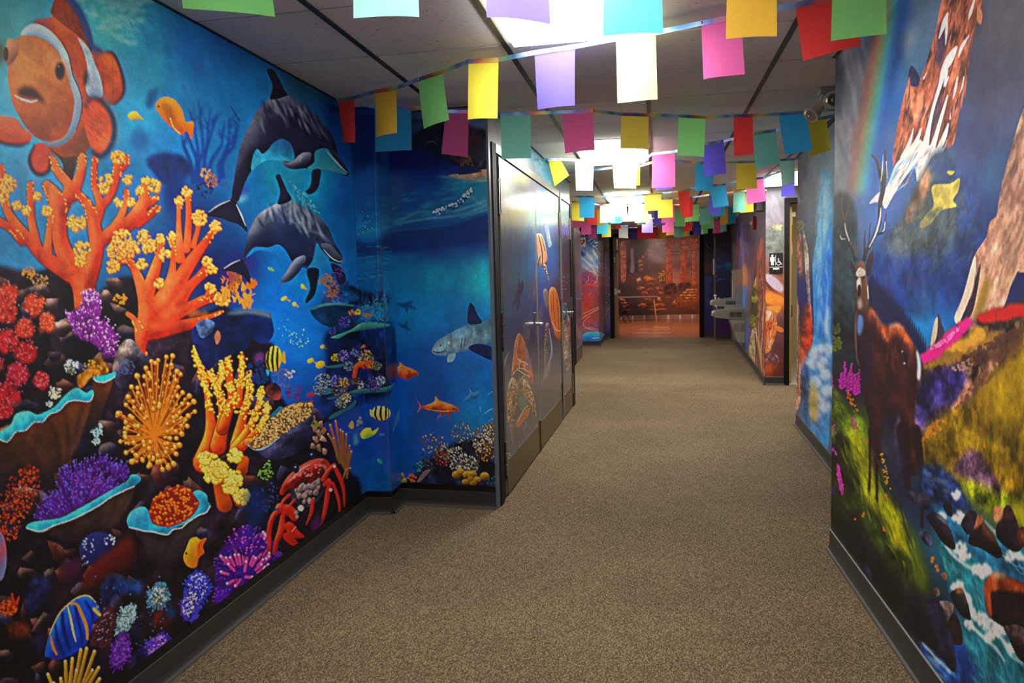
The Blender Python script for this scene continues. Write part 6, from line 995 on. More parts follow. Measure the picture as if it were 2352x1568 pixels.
streaks([(780, 700), (1000, 760), (1060, 1150), (840, 990)], 90, 120, 9, [(70, 160, 170), (24, 90, 110), (40, 130, 150), (120, 190, 195)], 62, 16, .55, 1); streaks([(900, 1160), (1180, 1240), (1400, 1560), (1000, 1568)], 110, 140, 10, [(60, 150, 150), (20, 76, 100), (120, 190, 190), (40, 120, 110)], 55, 14, .55, 1); streaks([(650, 1310), (900, 1500), (800, 1568)], 40, 90, 9, [(70, 130, 200), (150, 190, 215)], 42, 12, .7, 1); streaks([(1150, 700), (1400, 880), (1400, 960), (1180, 780)], 40, 80, 8, [(120, 180, 200), (30, 70, 120)], 40, 12, .6)
for x, y, r, n in ((890, 520, 36, 34), (930, 540, 20, 18), (780, 525, 34, 28), (905, 715, 40, 40), (930, 760, 36, 34), (1060, 865, 44, 46), (1010, 850, 30, 24), (890, 965, 40, 40), (945, 1040, 26, 26), (975, 1120, 26, 30), (1040, 1160, 40, 50), (1110, 1220, 60, 90), (1160, 1240, 36, 40), (1090, 1280, 30, 30), (960, 1200, 30, 24), (1230, 1350, 30, 30), (880, 380, 26, 18), (1220, 760, 34, 24), (1280, 770, 26, 20)): D(disc(x, y, r, n, 6, 15), FOAM, soft=1, a=.9)
S([[(790, 670, 8), (860, 760, 20), (950, 830, 16), (1050, 900, 20)], [(930, 980, 10), (965, 1060, 24), (990, 1170, 16)], [(940, 1170, 8), (1030, 1260, 20), (1130, 1350, 14), (1190, 1440, 8)], [(1120, 1230, 16), (1190, 1320, 22), (1230, 1400, 14), (1300, 1440, 12)], [(1060, 545, 6), (1150, 640, 12), (1260, 730, 14)], [(660, 1310, 6), (740, 1400, 10), (840, 1500, 8)]], FOAM, a=.85, soft=1)
def boulder(q, col, top, tq=None):
    F(q, col, n=.1, n2=.2, em=(.6, 6, np.array(top) * .6, (10, 8, 12)))
    if tq: F(tq, top, n2=.15, soft=1)
boulder([(795, 450), (820, 418), (846, 450), (855, 510), (825, 505)], (34, 30, 44), (70, 66, 90)); boulder([(690, 520), (740, 490), (800, 530), (850, 620), (872, 722), (800, 690), (740, 600)], (36, 30, 40), (110, 110, 130), [(750, 505), (790, 515), (825, 560), (810, 565), (770, 530)])
boulder([(955, 680), (1000, 560), (1040, 540), (1090, 600), (1170, 740), (1140, 780), (1040, 720)], (34, 24, 26), (160, 100, 70), [(980, 560), (1000, 520), (1040, 510), (1045, 550), (1000, 590)]); boulder([(910, 560), (960, 480), (1010, 500), (985, 600), (950, 630)], (44, 36, 50), (96, 90, 110)); boulder([(1130, 600), (1180, 470), (1220, 450), (1270, 560), (1303, 700), (1250, 740), (1160, 680)], (34, 26, 32), (176, 116, 80), [(1112, 470), (1150, 448), (1178, 470), (1165, 530), (1125, 550)]); boulder([(1265, 620), (1300, 580), (1360, 640), (1360, 720), (1290, 700)], (90, 50, 36), (206, 120, 80))
boulder([(1060, 960), (1110, 900), (1200, 905), (1303, 940), (1440, 980), (1440, 1420), (1303, 1440), (1230, 1330), (1190, 1230), (1110, 1170), (1070, 1100)], (34, 22, 24), (150, 72, 38), [(1055, 950), (1105, 880), (1160, 880), (1300, 935), (1420, 980), (1420, 1010), (1240, 990), (1130, 985), (1098, 1010), (1108, 1150), (1078, 1120)]); F([(1100, 880), (1150, 865), (1200, 890), (1160, 905), (1110, 905)], (176, 150, 130), soft=2)
boulder([(840, 1000), (910, 975), (950, 1060), (970, 1170), (910, 1140), (860, 1060)], (40, 34, 48), (160, 112, 80), [(870, 975), (915, 968), (920, 1000), (880, 1000)]); boulder([(765, 1060), (820, 1050), (862, 1080), (850, 1140), (826, 1180), (795, 1120)], (120, 106, 104), (170, 156, 150)); boulder([(826, 1190), (860, 1130), (900, 1180), (920, 1310), (880, 1330), (840, 1290)], (52, 36, 36), (86, 60, 56)); boulder([(690, 1080), (760, 1040), (840, 1240), (880, 1420), (860, 1500), (780, 1400), (720, 1240)], (38, 36, 58), (66, 70, 104)); boulder([(1180, 1220), (1260, 1200), (1320, 1240), (1300, 1330), (1240, 1310)], (84, 64, 66), (130, 104, 104)); boulder([(640, 620), (690, 610), (725, 680), (690, 700)], (70, 74, 96), (110, 116, 140)); boulder([(560, 370), (640, 355), (700, 380), (700, 470), (620, 440)], (58, 56, 78), (100, 96, 116)); boulder([(730, 970), (760, 965), (775, 1010), (750, 1020)], (110, 100, 96), (160, 150, 140)); boulder([(780, 880), (812, 870), (820, 910), (800, 920)], (150, 120, 104), (190, 160, 140))
film_obj(cv, wall_right, M['print_matte'], side=1, gain=GAIN * 1.18)
cv = Canvas((0.95, BACK), (0.900, 1.95), 0.10, CEIL, 420, 220, local=True); crop(0, 0, 1)
field([(x, y, c) for x in (0, 1350, 2700, 4050, 5350) for y, c in ((60, (84, 80, 98)), (450, (70, 80, 120)), (900, (48, 70, 118)), (1250, (140, 112, 44)), (1450, (150, 122, 30)), (1680, (84, 92, 34)), (1950, (36, 100, 124)), (2300, (30, 80, 116)))])
for x0, w_, t_ in ((4950, 620, 640), (3300, 900, 420), (1900, 700, 600), (500, 900, 350)):
    q = [(x0 - w_ / 2, 1200), (x0 - w_ * .3, 900), (x0 - w_ * .12, t_ + 80), (x0, t_), (x0 + w_ * .2, t_ + 120), (x0 + w_ * .36, 860), (x0 + w_ / 2, 1200)]
    F(q, (182, 138, 118), n=.1, n2=.12); streaks(q, 130, 190, 16, [(206, 168, 148), (150, 106, 94), (110, 80, 84), (214, 150, 118)], 105, 8, .55, 1)
S([[(3300, 520, 20), (3260, 760, 40), (3200, 1000, 70), (3150, 1150, 110)], [(1920, 700, 16), (1900, 900, 30), (1870, 1120, 70)]], (226, 222, 214), soft=1)
F([(-100, 1130)] + [(x, 1130 + 50 * math.sin(x / 260.0)) for x in range(0, 5400, 200)] + [(5500, 1110), (5500, 1330), (-100, 1340)], (96, 72, 50), n=.3, n2=.3, soft=2); D(scat([(0, 1120), (5400, 1080), (5400, 1190), (0, 1210)], 420, 14, 34), (196, 50, 70), soft=1); D(scat([(0, 1110), (5400, 1110), (5400, 1170), (0, 1180)], 200, 12, 26), (212, 60, 136)); D(scat([(0, 1180), (5400, 1180), (5400, 1290), (0, 1290)], 340, 14, 36), (176, 130, 52), a=.8)
streaks([(0, 1260), (5400, 1260), (5400, 1720), (0, 1720)], 520, 90, 18, [(186, 156, 36), (120, 104, 26), (96, 100, 30), (206, 170, 40)], 78, 14, .5, 1)
F([(-100, 1740)] + [(x, 1720 + 40 * math.sin(x / 190.0)) for x in range(0, 5400, 150)] + [(5500, 1720), (5500, 2500), (-100, 2500)], (38, 112, 132), n2=.1, soft=1); streaks([(0, 1760), (5400, 1760), (5400, 2340), (0, 2340)], 300, 190, 14, [(70, 160, 170), (24, 84, 110), (150, 200, 204), (40, 130, 150)], 24, 12, .55, 1)
for k in range(22): D(disc(5300 * RNG.random(), 1780 + 540 * RNG.random(), 60, 40, 9, 22), (226, 226, 222), soft=1, a=.9)
for k in range(46): rock(5300 * RNG.random(), 1740 + 580 * RNG.random(), 60 + 70 * RNG.random(), 50 + 50 * RNG.random(), [(36, 26, 30), (44, 36, 46), (60, 36, 28)][k % 3], [(150, 84, 50), (110, 104, 116), (176, 120, 86)][k % 3], RNG.random() * 3)
film_obj(cv, wall_right, M['print_matte'], side=1, gain=GAIN * 1.18)

# ---------------------------------------------------------------- waterfall strip, canyon, far pieces
cv = Canvas((1.191, 4.21), W21, 0.10, CEIL, 150, 380)
field([(1830, 380, (96, 104, 112)), (1850, 450, (92, 90, 94)), (1840, 520, (84, 92, 112)), (1860, 560, (86, 84, 90)), (1835, 650, (60, 56, 80)), (1840, 720, (40, 42, 86)), (1850, 780, (110, 60, 50)), (1840, 860, (120, 52, 34)), (1860, 960, (86, 110, 140)), (1890, 380, (120, 140, 150)), (1900, 500, (80, 130, 160)), (1900, 800, (60, 110, 170)), (2000, 400, (96, 104, 116)), (2000, 600, (46, 62, 66)), (2000, 900, (40, 46, 40)), (2000, 1150, (60, 70, 30))])
crop(1600, 400, 3.137)
streaks([(710, 0), (900, 0), (870, 450), (720, 500)], 50, 220, 16, [(112, 112, 118), (80, 84, 96), (96, 110, 130)], 92, 4, .45, 2); S([(730, 150, 6), (745, 210, 8)], (170, 170, 175), soft=1); D(disc(745, 370, 34, 50, 4, 9), (140, 128, 86), a=.8)
S([[(765, 400, 12), (790, 560, 30), (800, 760, 26), (815, 960, 20), (830, 1100, 14)], [(740, 400, 8), (752, 480, 10)]], (170, 152, 140), n2=.15); F([(712, 440), (740, 420), (760, 560), (765, 760), (750, 760), (725, 600)], (130, 82, 62), n=.2, n2=.2, soft=2); F([(710, 700), (760, 760), (790, 760), (810, 960), (780, 1000), (720, 860)], (40, 46, 100), soft=4, n2=.1); F([(790, 930), (830, 990), (845, 1140), (830, 1260), (780, 1400), (750, 1380), (755, 1150)], (176, 66, 34), n=.15, n2=.15, soft=3); F([(710, 870), (735, 1000), (745, 1250), (755, 1568), (725, 1700), (708, 1600)], (176, 128, 108), n2=.15); streaks([(712, 900), (740, 1000), (755, 1568), (712, 1568)], 40, 180, 8, [(130, 86, 74), (206, 160, 136), (100, 66, 62)], 88, 3, .6)
F([(905, 0), (950, -20), (968, 120), (978, 260), (975, 600), (966, 1000), (960, 1600), (940, 2000), (820, 2000), (800, 1600), (790, 1350), (832, 1250), (845, 1100), (842, 900), (838, 640), (868, 450), (890, 150)], (66, 140, 196), n2=.06); F([(900, 20), (950, 0), (972, 200), (950, 420), (900, 640), (845, 700), (870, 450)], (146, 184, 196), soft=5, a=.9); F([(880, 680), (975, 420), (972, 900), (930, 1200), (870, 1180), (860, 900)], (30, 108, 204), soft=6, a=.85); streaks([(880, 100), (970, 200), (960, 1200), (850, 1200)], 90, 170, 9, [(170, 200, 205), (40, 120, 205), (206, 220, 220), (100, 170, 210)], 92, 5, .55, 1); S([(945, 960, 16), (935, 1100, 30), (950, 1250, 20)], (206, 212, 214), a=.85, soft=2)
F([(760, 1400), (830, 1260), (960, 1180), (960, 1700), (800, 2000), (770, 1600)], (76, 128, 180), n2=.08, soft=3, a=.95)
for x, y, r in ((860, 1290, 40), (930, 1260, 44), (830, 1360, 36), (900, 1350, 40), (850, 1500, 44), (930, 1440, 40), (880, 1600, 46), (820, 1620, 30), (940, 1560, 36), (860, 1720, 40), (920, 1680, 40)): D(disc(x, y + 14, r, 26, 8, 18), (70, 100, 146), a=.6, soft=2); D(disc(x, y, r, 30, 8, 20), (206, 216, 226), a=.75, soft=2)
F([(760, 1420), (800, 1380), (815, 1600), (790, 1800), (765, 1650)], (40, 66, 100), n2=.2, soft=2, a=.8); F([(830, 1500), (870, 1600), (850, 1800), (815, 1700)], (180, 140, 40), soft=4, a=.8)
film_obj(cv, wall_strip, M['print_matte'], side=1, gain=GAIN * 1.2)

CANY = [(1720, 450, (84, 84, 90)), (1740, 480, (96, 94, 98)), (1780, 440, (90, 86, 92)), (1770, 520, (120, 112, 118)), (1780, 560, (86, 90, 82)), (1725, 540, (82, 76, 92)), (1700, 560, (72, 56, 88)), (1685, 540, (90, 86, 140)), (1690, 600, (100, 70, 100)), (1705, 620, (130, 76, 60)), (1708, 655, (190, 130, 96)), (1710, 690, (70, 110, 170)), (1720, 620, (60, 42, 56)), (1735, 620, (140, 90, 74)), (1725, 700, (84, 78, 46)), (1745, 700, (96, 58, 52)), (1735, 800, (140, 96, 74)), (1715, 780, (50, 90, 160)), (1775, 660, (130, 84, 64)), (1780, 690, (196, 110, 50)), (1770, 740, (170, 90, 60)), (1790, 740, (60, 52, 66)), (1780, 800, (70, 48, 60)), (1770, 840, (150, 70, 40)), (1790, 850, (66, 38, 36))]
def canyon():
    field(CANY); crop(1600, 400, 3.137)
    streaks([(270, 400), (400, 350), (460, 700), (300, 900)], 90, 260, 9, [(110, 112, 175), (150, 130, 170), (70, 50, 84), (120, 76, 90), (56, 60, 120)], 91, 3, .5, 1); S([(298, 500, 6), (300, 560, 14), (296, 600, 5)], (190, 60, 50), soft=2, a=.8); S([[(275, 700, 4), (290, 480, 8), (300, 400, 5)], [(268, 680, 4), (275, 520, 6)]], (170, 165, 205), a=.7, soft=1)
    F([(330, 690), (345, 650), (370, 700), (365, 820), (340, 830)], (206, 136, 92), soft=4); F([(335, 830), (365, 820), (350, 980), (345, 1100), (330, 1080)], (70, 116, 186), soft=2); S([(372, 1050, 14), (365, 1200, 26), (350, 1300, 10)], (60, 100, 176), a=.8, soft=2)
    F([(385, 1080), (395, 920), (410, 800), (430, 740), (445, 760), (442, 1000), (425, 1090)], (116, 116, 42), n2=.25, n=.2); F([(430, 760), (445, 600), (462, 470), (478, 560), (495, 780), (496, 1000), (495, 1450), (470, 1420), (445, 1100), (440, 900)], (140, 86, 70), n2=.2); streaks([(440, 620), (465, 500), (494, 800), (494, 1420), (450, 1200)], 70, 200, 7, [(190, 140, 116), (90, 54, 52), (206, 160, 140), (120, 66, 52)], 90, 3, .6); F([(445, 600), (462, 465), (478, 480), (465, 620)], (186, 86, 52), soft=2)
    F([(375, 1300), (390, 1160), (410, 1110), (435, 1130), (430, 1380), (400, 1330)], (206, 158, 124), n2=.15); S([[(420, 1150, 8), (430, 1250, 12), (425, 1370, 6)], [(455, 1250, 8), (470, 1400, 12)]], (80, 46, 46)); S([[(440, 1170, 10), (460, 1300, 16), (470, 1420, 8)]], (206, 140, 100))
    streaks([(505, 70), (600, 80), (610, 350), (510, 330)], 40, 120, 14, [(140, 130, 150), (96, 92, 104), (72, 66, 76)], 70, 14, .5, 2); S([[(545 + 70 * RNG.random(), 405, 4), (545 + 80 * RNG.random(), 360 + 20 * RNG.random(), 2)] for _ in range(26)], (176, 172, 96), sm=False); F([(505, 400), (625, 400), (625, 560), (505, 565)], (84, 88, 84), n2=.08, soft=4, a=.8)
    F([(500, 720), (560, 740), (620, 800), (620, 850), (560, 830), (510, 780)], (160, 146, 160), soft=1); S([[(520, 700, 10), (570, 720, 12), (620, 735, 8)], [(500, 780, 12), (550, 840, 26), (620, 880, 14)]], (96, 56, 50)); F([(500, 850), (620, 880), (625, 940), (500, 930)], (206, 124, 62), soft=3); F([(500, 990), (560, 1000), (580, 1080), (560, 1200), (500, 1290)], (186, 100, 62), n=.15, n2=.15); F([(505, 985), (545, 985), (555, 1030), (520, 1060)], (214, 180, 160), soft=2); streaks([(505, 1020), (570, 1040), (540, 1250), (505, 1270)], 26, 120, 9, [(226, 160, 124), (130, 66, 46)], 105, 8, .6); F([(565, 1090), (620, 1110), (624, 1140), (580, 1130)], (206, 116, 62)); F([(500, 960), (560, 950), (612, 945), (590, 1000), (540, 990)], (190, 130, 66), soft=1); F([(500, 1300), (560, 1290), (596, 1340), (560, 1400), (505, 1390)], (110, 76, 80), n2=.2); F([(500, 1360), (560, 1380), (540, 1430), (500, 1440)], (160, 78, 40), soft=3)
cv = Canvas(FN0, FN1, 0.10, CEIL, 90, 300); canyon(); film_obj(cv, wall_fount, M['print_satin'], side=1, gain=GAIN * 1.5)
cv = Canvas(FN0, (1.585, MEN_Y), 0.10, CEIL, 40, 300); canyon(); film_obj(cv, wall_men, M['print_satin'], side=-1, gain=GAIN * 1.5)
def swirl():
    crop(1300, 480, 4.6125)
    field([(1340, 545, (16, 62, 140)), (1360, 560, (30, 96, 170)), (1335, 590, (60, 150, 180)), (1365, 590, (200, 205, 205)), (1370, 620, (225, 205, 170)), (1340, 610, (120, 130, 170)), (1340, 635, (80, 50, 120)), (1365, 640, (170, 60, 60)), (1350, 665, (150, 40, 60)), (1350, 690, (206, 60, 32)), (1360, 720, (216, 70, 34)), (1345, 750, (196, 44, 34)), (1350, 770, (60, 140, 205)), (1392, 570, (96, 52, 36)), (1392, 610, (30, 52, 96)), (1392, 680, (22, 40, 84)), (1395, 720, (40, 100, 160)), (1393, 750, (60, 56, 100)), (1393, 770, (40, 40, 120)), (1380, 560, (70, 40, 40)), (1380, 640, (110, 84, 80)), (1381, 720, (130, 80, 40))])
    streaks([(140, 420), (350, 460), (340, 720), (200, 620)], 60, 150, 16, [(230, 225, 215), (90, 160, 200), (216, 190, 150), (60, 80, 150)], 45, 14, .5, 1); F([(135, 430), (170, 440), (210, 490), (170, 500)], (70, 50, 130), soft=2); D(scat([(150, 320), (340, 320), (340, 440)], 26, 3, 8), (160, 205, 225), a=.8)
    S([[(150, 820, 6), (240, 800, 10), (350, 820, 8)]], (226, 84, 30), soft=1); streaks([(140, 680), (340, 680), (340, 820), (150, 800)], 40, 90, 10, [(90, 40, 110), (190, 60, 50), (130, 40, 80)], 30, 20, .6, 1); S([[(150, 1180, 4), (220, 1130, 8), (350, 1060, 6)], [(160, 1120, 3), (260, 1080, 7), (350, 1040, 5)], [(350, 1300, 4), (220, 1260, 6), (190, 1200, 6), (260, 1130, 4)], [(160, 1280, 4), (250, 1260, 6), (345, 1280, 5)], [(160, 930, 3), (180, 890, 5)], [(240, 930, 3), (265, 890, 5)], [(300, 790, 4), (330, 760, 6), (330, 720, 4)], [(210, 790, 3), (240, 750, 5), (235, 710, 3)]], (238, 165, 130), a=.8); E(300, 1350, 130, 50, (46, 140, 208), em=(.7, 5, (110, 190, 230), (20, 70, 130))); S([(280, 1370, 3), (350, 1366, 6)], (220, 230, 235))
    S([[(390, 580, 4), (440, 640, 8), (470, 720, 5)], [(400, 1110, 4), (450, 1060, 9), (475, 1020, 5)]], (90, 130, 170), a=.7, soft=1); D(scat([(380, 560), (480, 560), (480, 1150), (390, 1150)], 26, 2, 4), (190, 205, 220), a=.8); streaks([(380, 340), (480, 340), (480, 520), (380, 540)], 30, 90, 10, [(130, 70, 44), (60, 34, 30)], 70, 20, .6, 1)
cv = Canvas((-2.0, 15.23), (-1.106, 15.23), 0.10, CEIL, 90, 220); swirl(); film_obj(cv, wall_aed, M['print_satin'], side=-1, gain=GAIN * 1.5)
cv = Canvas((-1.106, 17.13), (-0.965, 17.13), 0.10, CEIL, 30, 200); swirl(); film_obj(cv, wall_end_l, M['print_satin'], side=-1, gain=GAIN * 1.5)
cv = Canvas((-1.106, 15.23), (-1.106, 17.13), 0.10, CEIL, 20, 160); swirl(); film_obj(cv, wall_aed, M['print_satin'], side=-1, gain=GAIN * 1.5)
def nebula():
    field([(1630, 560, (16, 12, 22)), (1630, 620, (60, 24, 26)), (1628, 650, (36, 24, 44)), (1630, 690, (40, 44, 96)), (1630, 740, (24, 34, 100)), (1660, 560, (40, 22, 26)), (1660, 590, (34, 22, 44)), (1655, 610, (20, 66, 130)), (1675, 610, (24, 100, 150)), (1660, 640, (30, 20, 50)), (1660, 680, (12, 14, 40)), (1660, 750, (50, 20, 80)), (1645, 760, (90, 26, 40)), (1640, 600, (110, 70, 90)), (1640, 700, (70, 50, 110))])
    crop(1560, 500, 5.228); F([(300, 720), (360, 700), (395, 740), (370, 800), (395, 860), (350, 920), (380, 1020), (330, 1040), (310, 880)], (58, 62, 122), soft=2, a=.8); F([(300, 600), (350, 560), (380, 620), (330, 660)], (130, 44, 30), soft=5, a=.7); S([[(440, 790, 5), (480, 740, 12), (550, 740, 6)], [(440, 560, 8), (480, 600, 14), (510, 570, 8)]], (36, 110, 215), soft=1); E(590, 570, 30, 26, (40, 130, 180), soft=3); D([(450, 704, 8)], (226, 90, 40)); streaks([(430, 300), (610, 300), (610, 500), (440, 500)], 26, 60, 5, [(110, 96, 110), (60, 40, 60)], 30, 40, .6); S([(325, 300, 3), (340, 350, 4), (365, 375, 3)], (150, 150, 170), a=.7)
for a_, b_, wl in (((1.075, 17.2), (1.265, 17.2), wall_end_r2), ((1.265, 16.48), (1.578, 16.48), wall_end_r)):
    cv = Canvas(a_, b_, 0.10, CEIL, 40, 200); nebula(); film_obj(cv, wl, M['print_satin'], side=-1, gain=GAIN * 1.5)
# ================================================================ doors
def dpt(y, off=0.0):                              # point on the turtle wall at depth y, 'off' metres into the corridor
    t = tY(y); x, yy = dwall(t); d = np.array(D1) - np.array(D0); d /= np.linalg.norm(d)
    return (x + d[1] * off, yy - d[0] * off)
def dslab(name, y0, y1, z0, z1, o0, o1, m, parent, **k):
    return prism(name, [dpt(y0, o0), dpt(y1, o0), dpt(y1, o1), dpt(y0, o1)], z0, z1, M[m] if isinstance(m, str) else m, parent, **k)
def lever(y, z, parent, toward=-1):
    bm = bmesh.new(); c = dpt(y, 0.018)
    add_box(bm, (c[0] - 0.004, c[1] - 0.03, z - 0.09), (c[0] + 0.008, c[1] + 0.03, z + 0.09), 0.003)
    e = dpt(y, 0.075); add_cyl(bm, (c[0], c[1], z), (e[0], e[1], z), 0.013)
    f_ = dpt(y + toward * 0.12, 0.072); add_cyl(bm, (e[0], e[1], z), (f_[0], f_[1], z), 0.011, 0.009)
    return bm_obj('lever_handle', bm, M['steel'], parent, label='brushed steel lever handle')
def hinge(y, z, parent):
    bm = bmesh.new(); c = dpt(y, 0.022); h = 0.11
    for k in range(3): add_cyl(bm, (c[0], c[1], z - h + k * 0.075), (c[0], c[1], z - h + k * 0.075 + 0.07), 0.009, seg=12)
    add_box(bm, (c[0] - 0.016, c[1] + 0.005, z - h), (c[0] - 0.004, c[1] + 0.035, z + h)); return bm_obj('hinge', bm, M['steel'], parent)
def leaf(door, y0, y1, kick=True, hz=()):
    l = dslab('leaf', y0, y1, 0.012, 2.18, 0.002, 0.016, 'frame_grey', door)
    global cv
    a, b = dpt(y0, 0.0), dpt(y1, 0.0)
    cv = Canvas(a, b, 0.225 if kick else 0.012, 2.178, max(40, int(110 * (y1 - y0) / max(1.0, (y0 / 5) ** 1.5))), 460); sea_print(); film_obj(cv, l, M['print_door'], off=0.0175, side=-1, gain=GAIN, name='print')
    if kick:
        kp = dslab('kick_plate', y0 + 0.01, y1 - 0.01, 0.015, 0.235, 0.016, 0.0195, 'bronze', l)
    return l
door1 = empty('door_1', (0, 0, 0), kind='structure', label='double door printed with sea turtles, bronze kick plates along the bottom', category='door')
dslab('frame', 4.50, 4.60, 0.0, 2.24, 0.0, 0.022, 'frame_black', door1)
dslab('gap', 4.60, 4.70, 0.0, 2.20, 0.001, 0.008, 'gap', door1)
dslab('head_frame', 4.60, 7.33, 2.19, 2.245, 0.0, 0.024, 'frame_grey', door1)
dslab('head_gap', 4.66, 7.32, 2.178, 2.192, 0.001, 0.012, 'gap', door1)
lf1 = leaf(door1, 4.70, 5.965); lf2 = leaf(door1, 6.03, 7.30)
dslab('astragal', 5.965, 6.03, 0.01, 2.18, 0.002, 0.017, 'frame_grey', lf2); dslab('astragal_foot', 5.972, 6.022, 0.012, 0.26, 0.016, 0.026, 'brass', lf2)
cvt = dpt(5.998, 0.0)
lever(5.86, 1.055, lf1, -1)
for z in (1.93, 1.09, 0.26): hinge(4.672, z, lf1); hinge(7.335, z, lf2)
dslab('gap', 7.30, 7.40, 0.0, 2.245, 0.001, 0.010, 'gap', door1)
door2 = empty('door_2', (0, 0, 0), kind='structure', label='narrow single door printed with dim sea, next to the double turtle door', category='door')
dslab('frame', 7.40, 7.46, 0.0, 2.24, 0.0, 0.022, 'frame_grey', door2); dslab('head_frame', 7.46, 8.20, 2.19, 2.245, 0.0, 0.024, 'frame_grey', door2); dslab('head_gap', 7.46, 8.10, 2.178, 2.192, 0.001, 0.012, 'gap', door2)
dslab('frame', 8.13, 8.295, 0.0, 2.245, 0.0, 0.024, 'frame_black', door2)
lf3 = leaf(door2, 7.47, 8.12); lever(7.72, 1.052, lf3, 1)
for z in (1.93, 1.09, 0.26): hinge(8.125, z, lf3)
# strip added for the glossy film corner catching light at the door wall
prism('film_corner_sheen', [(-0.976, 4.444), (-0.962, 4.444), (-0.958, 4.50), (-0.974, 4.50)], 0.0, CEIL, M['trim'], kind='structure', label='added strip for the shiny film corner between the shark print and the turtle door', category='trim')
dslab('trim_2', 4.50, 4.505, 2.245, CEIL, 0.003, 0.006, 'gap', None, kind='structure', label='thin dark joint above the turtle door frame', category='trim')

# far grey door on the left
door3 = empty('door_3', (0, 0, 0), kind='structure', label='far dim door with a kick plate before the defibrillator sign', category='door')
box('frame', (-1.28, 11.95, 0), (-1.262, 12.20, 2.2), M['frame_black'], door3); box('frame', (-1.28, 13.20, 0), (-1.262, 13.25, 2.2), M['frame_grey'], door3); box('head_frame', (-1.28, 12.2, 2.14), (-1.262, 13.2, 2.2), M['frame_grey'], door3)
lf = box('leaf', (-1.28, 12.2, 0.01), (-1.268, 13.2, 2.14), M['frame_grey'], door3)
cv = Canvas((-1.268, 12.2), (-1.268, 13.2), 0.22, 2.14, 30, 200)
field([(1315, 540, (60, 66, 74)), (1318, 580, (52, 52, 62)), (1325, 610, (60, 50, 70)), (1320, 650, (120, 96, 84)), (1326, 650, (80, 90, 130)), (1328, 690, (70, 130, 170)), (1326, 740, (90, 60, 110)), (1330, 700, (56, 40, 90)), (1328, 780, (86, 72, 90)), (1333, 770, (170, 160, 170)), (1326, 800, (90, 74, 86))])
crop(1280, 500, 5.225); streaks([(170, 600), (270, 600), (270, 1400), (180, 1500)], 40, 160, 7, [(150, 140, 160), (60, 50, 80), (90, 120, 160), (130, 100, 90)], 88, 5, .6); film_obj(cv, lf, M['print_door'], off=0.003, side=-1, gain=GAIN, name='print')
box('kick_plate', (-1.268, 12.22, 0.015), (-1.264, 13.18, 0.23), M['bronze'], lf); bm = bmesh.new(); add_cyl(bm, (-1.268, 12.3, 1.05), (-1.21, 12.3, 1.05), 0.012); add_cyl(bm, (-1.212, 12.3, 1.05), (-1.212, 12.42, 1.05), 0.010); bm_obj('lever_handle', bm, M['steel'], lf)

# far doorway with one leaf held open
door4 = empty('door_4', (0, 0, 0), kind='structure', label='wide far doorway in black frame with orange brown leaf held open', category='door')
M['orange_wood'] = plain('orange_brown_door', (150, 84, 44), 0.4, var=0.15, scale=9)
box('frame', (-0.985, 17.10, 0), (-0.905, 17.42, 2.33), M['frame_black'], door4); box('frame', (0.985, 17.16, 0), (1.075, 17.42, 2.33), M['frame_black'], door4); box('head_frame', (-0.985, 17.16, 2.28), (1.075, 17.42, 2.34), M['frame_black'], door4)
lf = box('leaf', (-0.90, 17.42, 0.01), (-0.855, 18.34, 2.26), M['orange_wood'], door4)
box('edge_strip', (-0.90, 17.40, 0.01), (-0.845, 17.42, 2.26), plain('leaf_edge', (150, 118, 84), 0.4), lf)
box('closer', (-0.855, 17.46, 1.93), (-0.79, 17.75, 2.0), M['plastic_grey'], lf, 0.004); box('latch_plate', (-0.905, 17.385, 0.98), (-0.85, 17.401, 1.12), M['steel'], lf); bm = bmesh.new(); add_cyl(bm, (-0.86, 17.47, 1.03), (-0.79, 17.47, 1.03), 0.016); add_box(bm, (-0.80, 17.45, 1.01), (-0.775, 17.60, 1.05), 0.006); bm_obj('lever_handle', bm, M['plastic_white'], lf); box('hold_plate', (-0.905, 17.386, 1.72), (-0.87, 17.40, 1.84), M['plastic_white'], lf)
box('push_rail', (-0.855, 17.55, 1.02), (-0.80, 18.25, 1.07), M['steel'], lf, 0.006)

# ================================================================ room beyond the far doorway
RB = 24.3
M['vinyl_orange'] = plain('polished_orange_floor', (150, 82, 46), 0.22, var=0.22, scale=3.0)
prism('floor', [(-3.2, 17.25), (3.2, 17.25), (3.2, RB + 0.1), (-3.2, RB + 0.1)], -0.1, 0.001, M['vinyl_orange'], kind='structure', label='polished orange brown floor of the room beyond the far doorway', category='floor')
M['ruin_wall'] = plain('back_room_wall', (150, 92, 66), 0.6)
wall_back = prism('wall_back', [(-3.2, RB), (3.2, RB), (3.2, RB + 0.15), (-3.2, RB + 0.15)], 0, 2.9, M['ruin_wall'], kind='structure', label='back wall printed with ruined stone columns at dusk', category='wall')
prism('wall_back', [(-3.35, 17.4), (-3.2, 17.4), (-3.2, RB), (-3.35, RB)], 0, 2.9, M['ruin_wall'], kind='structure', label='side wall of the far room behind the open leaf', category='wall')
prism('wall_back', [(3.2, 17.4), (3.35, 17.4), (3.35, RB), (3.2, RB)], 0, 2.9, M['ruin_wall'], kind='structure', label='side wall of the far room away from the open leaf', category='wall')
prism('ceiling', [(-3.3, 17.4), (3.3, 17.4), (3.3, RB + 0.1), (-3.3, RB + 0.1)], 2.7, 2.8, plain('back_ceiling', (120, 96, 80), 0.8), kind='structure', label='plain ceiling of the room beyond the far doorway', category='ceiling')
